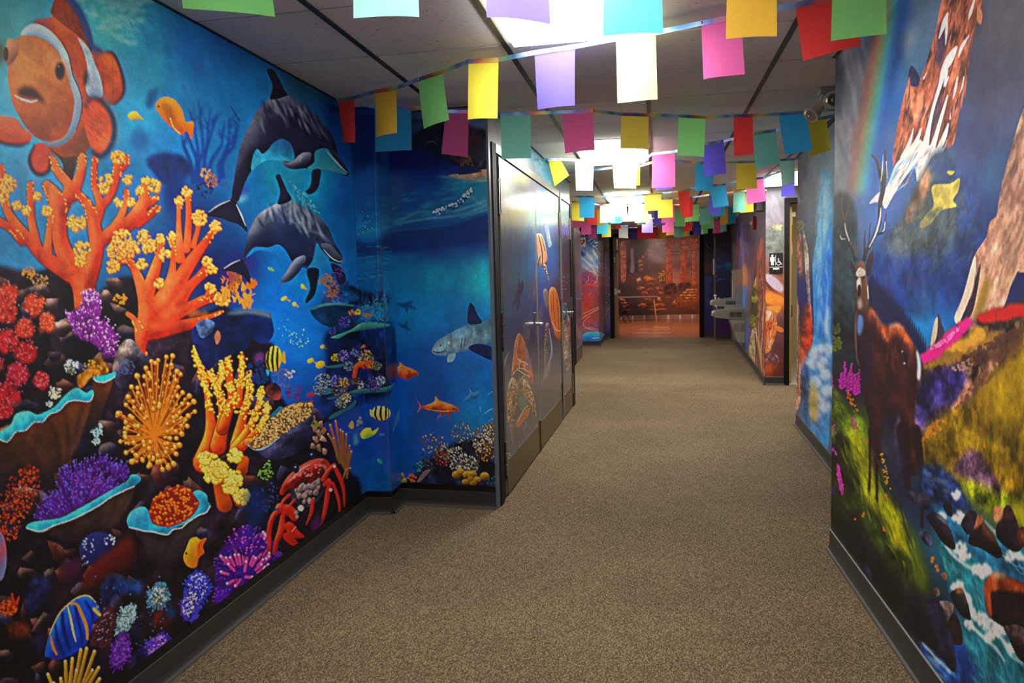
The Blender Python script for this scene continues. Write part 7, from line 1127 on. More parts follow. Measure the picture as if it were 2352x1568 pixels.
for sx, ex in ((-3.3, -1.5), (1.75, 3.3)): prism('wall_end', [(sx, 17.2), (ex, 17.2), (ex, 17.4), (sx, 17.4)], 0, WT, M['wall_dark'], kind='structure', label='far wall return on the %s side' % ('AED sign' if sx < 0 else 'fountain'), category='wall')
prism('wall_end', [(-3.3, 17.2), (3.3, 17.2), (3.3, 17.4), (-3.3, 17.4)], WT, 2.9, M['wall_dark'], kind='structure', label='wall strip above the corridor end', category='wall')
cv = Canvas((-1.5, RB), (1.7, RB), 0.10, 2.68, 300, 270)
field([(1420, 560, (70, 36, 40)), (1440, 600, (130, 80, 70)), (1460, 590, (60, 36, 50)), (1480, 560, (96, 64, 66)), (1510, 575, (140, 112, 124)), (1520, 610, (150, 112, 110)), (1500, 620, (120, 80, 76)), (1560, 560, (160, 116, 116)), (1560, 620, (176, 116, 96)), (1590, 560, (150, 96, 86)), (1440, 660, (44, 26, 44)), (1440, 700, (40, 24, 40)), (1470, 650, (110, 66, 56)), (1490, 680, (110, 60, 44)), (1540, 690, (120, 66, 40)), (1590, 690, (180, 96, 50)), (1470, 715, (50, 28, 34)), (1560, 715, (84, 46, 26)), (1600, 715, (60, 34, 22))])
crop(1400, 540, 6.27)
F([(160, 130), (235, 130), (240, 620), (175, 670), (165, 400)], (186, 110, 92), n2=.1, em=(.5, 3, (220, 140, 110), (90, 46, 46))); S([[(165, 200, 5), (240, 200, 6)], [(165, 400, 5), (242, 405, 7)], [(170, 530, 5), (242, 525, 6)], [(170, 300, 4), (240, 300, 4)]], (90, 46, 44)); F([(250, 150), (300, 130), (420, 60), (560, 50), (560, 160), (480, 300), (410, 360), (410, 520), (300, 560), (250, 560)], (52, 28, 38), n2=.2); F([(305, 205), (345, 200), (352, 320), (358, 530), (300, 530), (310, 400)], (146, 120, 140), soft=1); D(scat([(400, 60), (560, 60), (560, 180), (460, 260), (400, 180)], 70, 8, 18), (60, 42, 36)); D([(250, 100, 22), (270, 90, 18), (235, 110, 14)], (150, 36, 40))
F([(600, 60), (780, 60), (790, 380), (640, 400), (560, 300)], (172, 148, 160), soft=10, n=.1); F([(560, 400), (640, 410), (800, 400), (1200, 380), (1200, 470), (800, 500), (560, 520)], (130, 82, 80), soft=6, n=.1); E(960, 660, 60, 46, (216, 140, 108), soft=6); E(930, 570, 70, 60, (190, 124, 108), soft=8)
for x0, x1, c in ((820, 905, (176, 82, 44)), (1030, 1120, (180, 84, 44)), (1195, 1245, (206, 104, 56))):
    F([(x0, 160), (x1, 160), (x1 + 4, 730), (x0 - 4, 730)], c, sm=0, n2=.08, em=(.5, 4, (226, 130, 80), (100, 44, 26))); F([(x0 - 30, 60), (x1 + 40, 60), (x1 + 4, 190), (x0 - 2, 190)], np.array(c) * .95, n2=.15)
S([[(1216, 240, 5), (1218, 660, 5)], [(1236, 240, 4), (1238, 660, 4)]], (130, 56, 30)); F([(800, 730), (930, 690), (960, 740), (960, 840), (800, 850)], (84, 42, 34), n2=.2); F([(1000, 700), (1150, 680), (1160, 760), (1000, 800)], (96, 50, 40), n2=.2)
for k in range(5): F([(1110 - k * 45, 775 + k * 40), (1265, 775 + k * 40), (1265, 808 + k * 40), (1100 - k * 45, 808 + k * 40)], (206, 116, 62) if k % 2 == 0 else (190, 100, 52), sm=0, n2=.15, em=(.8, 3, (240, 165, 100), (90, 44, 24)))
D(scat([(960, 860), (1260, 940), (1260, 1060), (960, 1040)], 120, 7, 18), (150, 78, 36), a=.8); D(scat([(690, 500), (800, 500), (800, 720), (720, 700)], 90, 7, 15), (96, 66, 34)); D(scat([(700, 510), (800, 510), (800, 660), (720, 660)], 40, 6, 11), (206, 140, 50))
for x, y, rx, ry, c in ((580, 630, 95, 55, (216, 110, 52)), (425, 655, 44, 56, (206, 136, 100)), (620, 710, 130, 26, (150, 84, 62)), (455, 765, 60, 34, (190, 116, 86)), (600, 780, 70, 24, (176, 96, 60)), (720, 770, 70, 30, (176, 98, 62)), (530, 840, 80, 40, (150, 66, 40)), (740, 840, 40, 26, (190, 110, 70)), (545, 935, 66, 34, (190, 100, 56)), (730, 920, 44, 40, (196, 112, 72)), (480, 1015, 70, 44, (186, 98, 60)), (700, 1010, 120, 28, (186, 100, 62)), (940, 990, 40, 40, (176, 84, 46)), (190, 930, 50, 26, (186, 100, 66)), (210, 975, 56, 20, (176, 92, 60)), (250, 1020, 60, 22, (186, 100, 66)), (240, 1075, 80, 14, (176, 92, 60)), (700, 1070, 170, 16, (196, 110, 72)), (850, 890, 40, 26, (150, 80, 52)), (450, 380, 34, 26, (190, 116, 90)), (445, 440, 36, 26, (186, 110, 86)), (450, 500, 36, 24, (180, 106, 80)), (490, 310, 30, 24, (170, 100, 80))):
    rock(x, y, rx, ry, c, np.minimum(np.array(c) * 1.2 + 10, 255))
S([[(520, 250, 6), (530, 400, 8), (520, 540, 8)], [(550, 250, 4), (545, 400, 6), (540, 500, 5)]], (60, 36, 40))
S([(870, 235, 10), (1060, 235, 8), (1250, 215, 10)], (40, 22, 22)); S([(920, 250, 6), (920, 290, 6), (1035, 290, 6), (1040, 255, 6)], (40, 24, 22), sm=False)
film_obj(cv, wall_back, M['print_satin'], side=-1, gain=GAIN)
# pale striped skirting along the ruin wall and pale strips painted in for slits of light on the floor
M['skirt'] = plain('striped_skirting', (178, 120, 104), 0.4, var=0.25, scale=6)
bs = prism('baseboard_back', [(-3.2, RB - 0.02), (3.2, RB - 0.02), (3.2, RB), (-3.2, RB)], 0.0, 0.14, M['skirt'], kind='structure', label='pinkish skirting with pale stripes under the ruin print', category='baseboard')
for k in range(12): box('stripe', (-2.2 + k * 0.37, RB - 0.024, 0.01), (-2.2 + k * 0.37 + 0.05, RB - 0.019, 0.13), M['plastic_white'], bs)
M['strip'] = plain('floor_light_streak', (235, 215, 190), 0.25)
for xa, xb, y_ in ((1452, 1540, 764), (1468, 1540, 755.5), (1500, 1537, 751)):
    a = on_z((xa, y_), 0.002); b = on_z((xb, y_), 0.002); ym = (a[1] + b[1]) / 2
    t = box('light_streak', (a[0], ym - 0.025, 0.001), (b[0], ym + 0.025, 0.004), M['strip'], label='thin pale strip standing in for a slit of light on the orange floor of the far room', category='painted light', group='painted slits of light on the orange floor')
# warm ceiling lamps of the far room
M['warm'] = emitter('warm_lamp', (1.0, 0.84, 0.66), 46.0)
for x, y, wh in ((-1.2, 19.6, 'just inside the far doorway by its open leaf'), (1.2, 19.6, 'just inside the far doorway opposite its open leaf'), (0.0, 22.0, 'deep in the far room above table and chair')):
    t = empty('ceiling_light', (x, y, 2.7), label='warm orange ceiling panel ' + wh, category='ceiling light', group='warm lamps of the far room')
    box('housing', (-0.32, -0.32, -0.03), (0.32, 0.32, 0.0), M['troffer'], t); box('diffuser', (-0.3, -0.3, -0.036), (0.3, 0.3, -0.03), M['warm'], t)
# table and folding chair
M['table'] = plain('table_laminate', (128, 104, 96), 0.35); M['wood_leg'] = plain('pale_table_leg', (190, 134, 88), 0.45)
t = empty('table', (-0.75, 23.45, 0), label='long narrow table with pale slanted legs in front of the ruin print', category='table')
box('table_top', (-0.85, -0.3, 0.73), (0.85, 0.3, 0.765), M['table'], t, 0.004)
for sx in (-1, 1):
    for sy in (-1, 1):
        bm = bmesh.new(); add_cyl(bm, (sx * 0.72, sy * 0.22, 0.735), (sx * 0.80, sy * 0.26, 0.0), 0.028, 0.018, seg=12); bm_obj('leg', bm, M['wood_leg'], t)
M['black_metal'] = plain('black_chair_metal', (20, 18, 18), 0.4, metal=0.6)
t = empty('folding_chair', (-1.0, 22.55, 0), rz=1.2, label='black folding chair standing before the long table', category='chair')
box('seat', (-0.2, -0.2, 0.43), (0.2, 0.2, 0.455), M['black_metal'], t, 0.006); box('backrest', (-0.2, 0.22, 0.62), (0.2, 0.245, 0.84), M['black_metal'], t, 0.006)
for sx in (-1, 1):
    bm = bmesh.new(); add_cyl(bm, (sx * 0.2, -0.26, 0.0), (sx * 0.2, 0.245, 0.84), 0.012, seg=10); bm_obj('leg', bm, M['black_metal'], t); bm = bmesh.new(); add_cyl(bm, (sx * 0.18, 0.27, 0.0), (sx * 0.18, -0.16, 0.45), 0.012, seg=10); bm_obj('leg', bm, M['black_metal'], t)

# ================================================================ restroom doorway
door5 = empty('door_5', (0, 0, 0), kind='structure', label='restroom doorway in a black frame with an ochre door standing open', category='door')
box('frame', (1.575, MEN_Y - 0.02, 0), (1.635, MEN_Y + 0.16, 2.31), M['frame_black'], door5); box('frame', (2.50, MEN_Y - 0.02, 0), (2.56, MEN_Y + 0.16, 2.31), M['frame_black'], door5); box('head_frame', (1.635, MEN_Y - 0.02, 2.25), (2.50, MEN_Y + 0.16, 2.31), M['frame_black'], door5)
M['ochre'] = plain('ochre_wood_door', (196, 150, 62), 0.45, var=0.10, scale=5)
lf = prism('leaf', [(1.645, MEN_Y + 0.16), (1.69, MEN_Y + 0.16), (1.80, MEN_Y + 1.05), (1.755, MEN_Y + 1.05)], 0.02, 2.24, M['ochre'], door5)
for z in (2.0, 1.62): box('label_plate', (1.70, MEN_Y + 0.25, z), (1.712, MEN_Y + 0.36, z + 0.13), M['plastic_white'], lf)
box('closer', (1.70, MEN_Y + 0.3, 2.10), (1.76, MEN_Y + 0.6, 2.16), M['plastic_white'], lf, 0.004); box('pull_handle', (1.695, MEN_Y + 0.5, 0.82), (1.76, MEN_Y + 0.62, 0.98), M['frame_black'], lf, 0.01)
prism('floor', [(1.5, MEN_Y + 0.02), (3.2, MEN_Y + 0.02), (3.2, 12.4), (1.5, 12.4)], -0.05, 0.003, plain('restroom_tile', (190, 186, 176), 0.3), kind='structure', label='pale tile floor inside the restroom', category='floor')
prism('wall_right', [(1.78, 12.2), (3.2, 12.2), (3.2, 12.4), (1.78, 12.4)], 0, WT, M['wall_cream'], kind='structure', label='cream end wall inside the restroom', category='wall'); prism('wall_right', [(3.0, 9.9), (3.2, 9.9), (3.2, 12.3), (3.0, 12.3)], 0, WT, M['wall_cream'], kind='structure', label='cream side wall inside the restroom', category='wall')
M['lamp_warm2'] = emitter('restroom_lamp', (1.0, 0.86, 0.62), 8.0)
t = empty('ceiling_light', (2.4, 11.0, 2.50), label='warm light panel inside the restroom', category='ceiling light'); box('housing', (-0.3, -0.3, 0.0), (0.3, 0.3, 0.03), M['troffer'], t); box('diffuser', (-0.28, -0.28, -0.006), (0.28, 0.28, 0.0), M['lamp_warm2'], t)
prism('ceiling', [(1.6, MEN_Y + 0.14), (3.2, MEN_Y + 0.14), (3.2, 12.3), (1.6, 12.3)], 2.53, 2.56, M['wall_cream'], kind='structure', label='plain ceiling inside the restroom', category='ceiling')

# ================================================================ signs
M['sign_black'] = plain('sign_black', (24, 24, 24), 0.4); M['sign_white'] = plain('sign_white', (235, 235, 232), 0.5, var=0.02); M['sign_red'] = plain('sign_red', (178, 34, 38), 0.45, var=0.05)
def flat(name, polys, m, parent, o, ax, t0=0.0, t1=0.002):
    """raised flat shapes: polys in local (x, z) metres on a sign facing -Y (ax = position)"""
    bm = bmesh.new()
    for p in polys:
        v = [bm.verts.new((x, -t1, z)) for x, z in p]; f = bm.faces.new(v)
        r = bmesh.ops.extrude_face_region(bm, geom=[f]); bmesh.ops.translate(bm, vec=(0, t1 - t0, 0), verts=[e for e in r['geom'] if isinstance(e, bmesh.types.BMVert)])
    bmesh.ops.recalc_face_normals(bm, faces=bm.faces)
    return bm_obj(name, bm, m, parent)
def ell(cx, cz, rx, rz, n=20, a0=0, a1=2 * math.pi): return [(cx + rx * math.cos(a0 + (a1 - a0) * k / n), cz + rz * math.sin(a0 + (a1 - a0) * k / n)) for k in range(n)]
def arc(cx, cz, r0, r1, a0, a1, n=18):
    A = [a0 + (a1 - a0) * k / n for k in range(n + 1)]
    return [(cx + r1 * math.cos(a), cz + r1 * math.sin(a)) for a in A] + [(cx + r0 * math.cos(a), cz + r0 * math.sin(a)) for a in A[::-1]]
def bar(x0, z0, x1, z1, w_):
    dx, dz = x1 - x0, z1 - z0; l = math.hypot(dx, dz); nx, nz = -dz / l * w_ / 2, dx / l * w_ / 2
    return [(x0 + nx, z0 + nz), (x1 + nx, z1 + nz), (x1 - nx, z1 - nz), (x0 - nx, z0 - nz)]
def text(body, size, m, parent, loc, bold=0.0, name='lettering', sx=1.0):
    c = bpy.data.curves.new(name, 'FONT'); c.body = body; c.size = size; c.align_x = 'CENTER'; c.align_y = 'CENTER'; c.extrude = 0.001; c.offset = bold; c.materials.append(m)
    o = bpy.data.objects.new(name, c); o.location = loc; o.rotation_euler = (math.pi / 2, 0, 0); 
    link(o); me = bpy.data.meshes.new_from_object(o.evaluated_get(bpy.context.evaluated_depsgraph_get())); bpy.data.objects.remove(o)
    q = ob(name, me, parent, loc, (math.pi / 2, 0, 0)); q.scale = (sx, 1, 1); return q
t = empty('restroom_sign', (1.479, MEN_Y - 0.004, 1.518), label='black restroom sign with white man and wheelchair figures reading MEN', category='sign')
box('plate', (-0.08, -0.006, -0.128), (0.08, 0.0, 0.128), M['sign_black'], t, 0.002)
Y_ = (0.006, 0.0085)
man = [ell(-0.045, 0.094, 0.0125, 0.0145), [(-0.072, 0.074), (-0.064, 0.079), (-0.026, 0.079), (-0.018, 0.074), (-0.018, 0.022), (-0.026, 0.022), (-0.028, 0.06), (-0.0285, -0.024), (-0.0425, -0.024), (-0.044, 0.018), (-0.046, 0.018), (-0.0475, -0.024), (-0.0615, -0.024), (-0.062, 0.06), (-0.064, 0.022), (-0.072, 0.022)]]
flat('man_figure', man, M['sign_white'], t, None, None, *Y_); flat('divider', [bar(-0.006, -0.022, -0.006, 0.10, 0.0045)], M['sign_white'], t, None, None, *Y_)
wc = [ell(0.026, 0.052, 0.0075, 0.008), bar(0.026, 0.042, 0.028, 0.012, 0.009), bar(0.027, 0.028, 0.048, 0.024, 0.006), bar(0.026, 0.012, 0.052, 0.010, 0.009), bar(0.050, 0.012, 0.060, -0.014, 0.008), bar(0.060, -0.013, 0.070, -0.009, 0.006), arc(0.027, -0.002, 0.0185, 0.0245, 2.2, 6.0)]
flat('wheelchair_figure', wc, M['sign_white'], t, None, None, *Y_); flat('rule', [bar(-0.076, -0.046, 0.076, -0.046, 0.007)], M['sign_white'], t, None, None, *Y_); text('MEN', 0.032, M['sign_white'], t, (0, -0.0075, -0.068), 0.0012, sx=1.15)
t = empty('defibrillator_sign', (-1.425, 15.222, 2.135), label='small sign with red heart and white bolt headed AED in black letters', category='sign')
box('plate', (-0.075, -0.004, -0.135), (0.075, 0.0, 0.138), M['sign_white'], t); hz = -0.028
hp = []
for k in range(40):
    a = 2 * math.pi * k / 40; hp.append((0.0040 * 16 * math.sin(a) ** 3, hz + 0.0043 * (13 * math.cos(a) - 5 * math.cos(2 * a) - 2 * math.cos(3 * a) - math.cos(4 * a))))
flat('heart', [hp], M['sign_red'], t, None, None, 0.004, 0.006); flat('bolt', [[(0.032, 0.012), (-0.030, -0.030), (-0.002, -0.030), (-0.026, -0.066), (0.034, -0.024), (0.008, -0.022)]], M['sign_white'], t, None, None, 0.006, 0.0075); flat('bar', [bar(-0.045, -0.122, 0.045, -0.122, 0.010)], M['sign_black'], t, None, None, 0.004, 0.006); text('AED', 0.098, M['sign_black'], t, (0, -0.003, 0.095), 0.006, sx=0.86)

# ================================================================ wall fittings
M['alarm_red'] = plain('alarm_red', (150, 20, 24), 0.35)
c = on_wall(np.array([1737., 512.]), FN0, FN1)
t = empty('fire_strobe', (c[0], c[1], c[2]), label='slim red fire alarm strobe high on the canyon print', category='alarm'); box('body', (-0.055, -0.055, -0.09), (0.0, 0.055, 0.09), M['alarm_red'], t, 0.008); box('lens', (-0.085, -0.022, -0.02), (-0.05, 0.022, 0.02), M['plastic_white'], t, 0.006)
c = on_wall(np.array([1754., 468.]), FN0, FN1)
t = empty('wall_speaker', (c[0], c[1], 2.27), label='dark box speaker near the ceiling by the restroom corner', category='speaker'); box('body', (-0.10, -0.09, -0.09), (0.0, 0.09, 0.11), M['wall_dark'], t, 0.008); box('grille', (-0.108, -0.07, -0.06), (-0.10, 0.07, 0.08), M['gap'], t)
t = empty('wall_plate', (1.262, 16.75, 1.55), label='narrow white wall plate on the corner past the fountain', category='plate'); box('body', (-0.022, -0.07, -0.17), (0.004, 0.07, 0.17), M['plastic_white'], t, 0.005); box('slot', (-0.025, -0.01, -0.03), (-0.021, 0.01, 0.03), M['plastic_grey'], t)
# emergency twin lamp on the ceiling by the stag wall
t = empty('emergency_lamp', (0.985, 4.62, CEIL), label='white emergency twin spot lamp under the ceiling behind the stag wall', category='lamp')
box('bracket', (-0.06, -0.05, -0.03), (0.12, 0.05, 0.0), M['plastic_grey'], t, 0.006)
for k, (x, y, z, dx, dy, dz) in enumerate(((-0.005, -0.03, -0.075, 0.1, -1.0, -0.1), (-0.075, 0.01, -0.115, -0.75, -0.45, -0.75))):
    v = Vector((dx, dy, dz)).normalized(); p = Vector((x, y, z)); bm = bmesh.new()
    add_cyl(bm, p - v * 0.05, p + v * 0.035, 0.026, 0.046, seg=20); add_cyl(bm, p + v * 0.035, p + v * 0.045, 0.048, 0.048, seg=20)
    add_cyl(bm, p - v * 0.03, (x * 0.5 + 0.0, 0, -0.02), 0.010, seg=10); h = bm_obj('lamp_head', bm, plain('lamp_head', (200, 192, 178), 0.4), t)
    bm = bmesh.new(); add_cyl(bm, p + v * 0.044, p + v * 0.050, 0.040, 0.030, seg=20); add_ball(bm, p + v * 0.046, 0.012); bm_obj('lens', bm, M['steel'], h)

# ================================================================ drinking fountain, two heights
M['fount_steel'] = plain('fountain_steel', (165, 162, 148), 0.34, metal=0.75, var=0.1); M['fount_grey'] = plain('fountain_panel', (178, 175, 156), 0.4, metal=0.2, var=0.05); M['grille'] = plain('fountain_grille', (50, 50, 48), 0.5)
def fountain_unit(t, y0, y1, xw, ztop, low):
    """one basin with bubbler; wall at x = xw, basin reaching into the corridor"""
    x0 = xw - 0.52; ym = (y0 + y1) / 2
    prof = [(x0 + 0.02, ztop - 0.03), (x0, ztop - 0.05), (x0 + 0.005, ztop - 0.11), (x0 + 0.04, ztop - 0.135), (xw, ztop - 0.135 if not low else ztop - 0.19), (xw, ztop + 0.02), (x0 + 0.10, ztop - 0.015)]
    n = len(prof); vs_ = [(x, y0, z) for x, z in prof] + [(x, y1, z) for x, z in prof]
    me = raw_mesh('basin', vs_, [tuple(range(n))[::-1], tuple(range(n, 2 * n))] + [(i, (i + 1) % n, n + (i + 1) % n, n + i) for i in range(n)], M['fount_steel'])
    bm = bmesh.new(); bm.from_mesh(me); bmesh.ops.recalc_face_normals(bm, faces=bm.faces); bmesh.ops.bevel(bm, geom=list(bm.edges), offset=0.008, segments=2, affect='EDGES'); bm.to_mesh(me); bm.free()
    b = ob('basin', me, t)
    bm = bmesh.new(); add_cyl(bm, (x0 + 0.075, ym, ztop - 0.03), (x0 + 0.075, ym, ztop + 0.045), 0.016, 0.014, seg=14); add_ball(bm, (x0 + 0.072, ym, ztop + 0.05), 0.024, 1.1, 1, 0.9); add_cyl(bm, (x0 + 0.11, ym, ztop - 0.01), (x0 + 0.15, ym, ztop + 0.012), 0.016, 0.008, seg=12); bm_obj('bubbler', bm, M['plastic_white'] if not low else M['steel'], b, smooth=True)
    box('drain_dish', (x0 + 0.10, y0 + 0.05, ztop - 0.018), (xw - 0.16, y1 - 0.05, ztop - 0.006), M['steel'], b)
    for k in range(1 if not low else 2):
        s = xw - 0.20 + k * 0.10
        bm = bmesh.new()
        for j in range(5): add_box(bm, (s - 0.05 + (0 if low else -0.04), y0 - 0.004, ztop - 0.125 + j * 0.017), (s + 0.04 + (0 if low else 0.04), y0 + 0.002, ztop - 0.125 + j * 0.017 + 0.012))
        bm_obj('louvre', bm, M['grille'], b)
    box('push_bar', (x0 - 0.006, y0 + 0.06, ztop - 0.115), (x0 + 0.004, y1 - 0.06, ztop - 0.075), M['plastic_grey'], b)
    if low:
        q = [(x0 + 0.28, ztop - 0.17), (xw, ztop - 0.18), (xw, 0.24), (x0 + 0.40, 0.24)]
        vs_ = [(x, y0 + 0.01, z) for x, z in q] + [(x, y1 - 0.01, z) for x, z in q]
        me = raw_mesh('cabinet', vs_, [(3, 2, 1, 0), (4, 5, 6, 7)] + [(i, (i + 1) % 4, 4 + (i + 1) % 4, 4 + i) for i in range(4)], M['fount_grey'])
        bm = bmesh.new(); bm.from_mesh(me); bmesh.ops.recalc_face_normals(bm, faces=bm.faces); bmesh.ops.bevel(bm, geom=list(bm.edges), offset=0.006, segments=2, affect='EDGES'); bm.to_mesh(me); bm.free()
        cb = ob('cabinet', me, t)
        for k in range(2):
            bm = bmesh.new()
            for j in range(9): add_box(bm, (xw - 0.185 + k * 0.095, y0 + 0.004, ztop - 0.37 + j * 0.015), (xw - 0.11 + k * 0.095, y0 + 0.011, ztop - 0.37 + j * 0.015 + 0.010))
            bm_obj('vent_grille', bm, M['plastic_grey'], cb)
    else:
        box('back_panel', (xw - 0.14, y0 + 0.0, ztop), (xw + 0.0, y1, ztop + 0.50), M['fount_steel'], t, 0.006)
        box('panel_strip', (xw - 0.17, y0 + 0.02, ztop), (xw - 0.14, y0 + 0.10, ztop + 0.46), M['fount_grey'], t, 0.003)
        for z in (0.40, 0.34): box('button', (xw - 0.175, y0 + 0.03, ztop + z), (xw - 0.169, y0 + 0.07, ztop + z + 0.03), M['sign_black'], t)
def fx(y): return FN0[0] + (FN1[0] - FN0[0]) * (y - FN0[1]) / (FN1[1] - FN0[1])
t = empty('drinking_fountain', (0, 0, 0), label='grey steel two level drinking fountain on the canyon printed wall', category='fountain')
fountain_unit(t, 13.62, 14.08, fx(13.7), 0.965, False); fountain_unit(t, 13.08, 13.54, fx(13.2), 0.80, True)
box('bridge', (fx(13.3) - 0.30, 13.50, 0.68), (fx(13.3) + 0.02, 13.66, 0.86), M['fount_steel'], t)

# ================================================================ bunting
FC = {'red': (224, 36, 30), 'orange': (252, 178, 40), 'green': (136, 224, 126), 'yellow': (244, 212, 50), 'violet': (98, 84, 226), 'cream': (250, 232, 150), 'pink': (240, 92, 166), 'magenta': (238, 92, 158), 'blue': (20, 160, 218), 'teal': (126, 212, 194), 'aqua': (160, 232, 214), 'cyan': (60, 196, 224), 'mustard': (244, 200, 66), 'navy': (44, 40, 140), 'palegreen': (168, 216, 138), 'olive': (224, 204, 48), 'white': (236, 236, 230)}
def flag_mat(k):
    m, N, L, P = new_mat('flag_paper_' + k); c = np.clip(lin(FC[k]) * 1.15 + 0.045, 0, 0.95)
    tc = N.new('ShaderNodeTexCoord'); nz = N.new('ShaderNodeTexNoise'); nz.inputs['Scale'].default_value = 60; nz.inputs['Detail'].default_value = 4; L.new(tc.outputs['Object'], nz.inputs['Vector'])
    rp = N.new('ShaderNodeValToRGB'); rp.color_ramp.elements[0].color = (*(c * 0.92), 1); rp.color_ramp.elements[1].color = (*np.clip(c * 1.06, 0, 1), 1); L.new(nz.outputs['Fac'], rp.inputs['Fac'])
    d = N.new('ShaderNodeBsdfDiffuse'); tr = N.new('ShaderNodeBsdfTranslucent'); L.new(rp.outputs['Color'], d.inputs['Color']); L.new(rp.outputs['Color'], tr.inputs['Color'])
    mx = N.new('ShaderNodeMixShader'); mx.inputs[0].default_value = 0.52; L.new(d.outputs[0], mx.inputs[1]); L.new(tr.outputs[0], mx.inputs[2])
    L.new(mx.outputs[0], N['Material Output'].inputs['Surface']); return m
FM = {k: flag_mat(k) for k in FC}
def ribbon_mat():
    m, N, L, P = new_mat('holographic_ribbon')
    tc = N.new('ShaderNodeTexCoord'); sp = N.new('ShaderNodeSeparateXYZ'); L.new(tc.outputs['Object'], sp.inputs[0])
    nz = N.new('ShaderNodeTexNoise'); nz.inputs['Scale'].default_value = 5; L.new(tc.outputs['Object'], nz.inputs['Vector'])
    a = N.new('ShaderNodeMath'); a.operation = 'MULTIPLY_ADD'; a.inputs[1].default_value = 3.0; L.new(sp.outputs['X'], a.inputs[0]); L.new(nz.outputs['Fac'], a.inputs[2])
    fr = N.new('ShaderNodeMath'); fr.operation = 'FRACT'; L.new(a.outputs[0], fr.inputs[0])
    r = N.new('ShaderNodeValToRGB'); cr = r.color_ramp
    cols = [(0.0, (150, 190, 230)), (0.18, (110, 120, 200)), (0.34, (225, 120, 90)), (0.5, (230, 205, 120)), (0.66, (140, 205, 170)), (0.82, (90, 130, 190)), (1.0, (150, 190, 230))]
    cr.elements[0].position = 0; cr.elements[0].color = (*lin(cols[0][1]), 1); cr.elements[1].position = 1; cr.elements[1].color = (*lin(cols[-1][1]), 1)
    for p_, c_ in cols[1:-1]: e = cr.elements.new(p_); e.color = (*lin(c_), 1)
    L.new(fr.outputs[0], r.inputs['Fac']); L.new(r.outputs['Color'], P.inputs['Base Color']); P.inputs['Metallic'].default_value = 0.7; P.inputs['Roughness'].default_value = 0.3
    tr = N.new('ShaderNodeBsdfTranslucent'); L.new(r.outputs['Color'], tr.inputs['Color']); mx = N.new('ShaderNodeMixShader'); mx.inputs[0].default_value = 0.3; L.new(P.outputs[0], mx.inputs[1]); L.new(tr.outputs[0], mx.inputs[2]); L.new(mx.outputs[0], N['Material Output'].inputs['Surface'])
    return m
M['ribbon'] = ribbon_mat()
RIB_Z = 2.395; FLAG_H = 0.25
def flag_mesh(tl, tr, br, bl, m):
    """a sheet of paper with a slight curl between four corners"""
    nu, nv = 6, 8; tl, tr, br, bl = (np.asarray(p, float) for p in (tl, tr, br, bl))
    e = tr - tl; n = np.array([e[1], -e[0], 0.0]); n /= np.linalg.norm(n) + 1e-9
    cu, cw, ph = random.uniform(-0.016, 0.016), random.uniform(-0.006, 0.006), random.uniform(0, 6.28)
    vs_ = []
    for j in range(nv + 1):
        v = j / nv
        for i in range(nu + 1):
            u = i / nu; p = (tl * (1 - u) + tr * u) * (1 - v) + (bl * (1 - u) + br * u) * v
            vs_.append(p + n * (cu * v * v + cw * math.sin(ph + u * 5.0) * v + 0.010 * v * (4 * u * (1 - u) - 0.5)))
    fs = [(j * (nu + 1) + i, j * (nu + 1) + i + 1, (j + 1) * (nu + 1) + i + 1, (j + 1) * (nu + 1) + i) for j in range(nv) for i in range(nu)]
    return raw_mesh('flag', vs_, fs, m, True)
def flag_from_top(tl, tr, br, bl, flatY=False):
    """hang the sheet from the ribbon under the ceiling: its top edge fixes where it is, then it drops plumb"""
    A = on_z(np.array(tl, float), RIB_Z); B = on_z(np.array(tr, float), RIB_Z)
    if flatY: ym = (A[1] + B[1]) / 2; A = on_y(np.array(tl, float), ym); B = on_y(np.array(tr, float), ym)
    C_ = on_wall(np.array(br, float), A, B); D_ = on_wall(np.array(bl, float), A, B)
    return A, B, C_, D_
def flag_from_bottom(bl, br, w_=None):
    A = on_z(np.array(bl, float), RIB_Z - FLAG_H); B = on_z(np.array(br, float), RIB_Z - FLAG_H); ym = (A[1] + B[1]) / 2
    A = on_y(np.array(bl, float), ym); B = on_y(np.array(br, float), ym)
    up = np.array([0, 0, FLAG_H]); d = (B - A) * 0.03
    return A + up + d, B + up - d, B, A
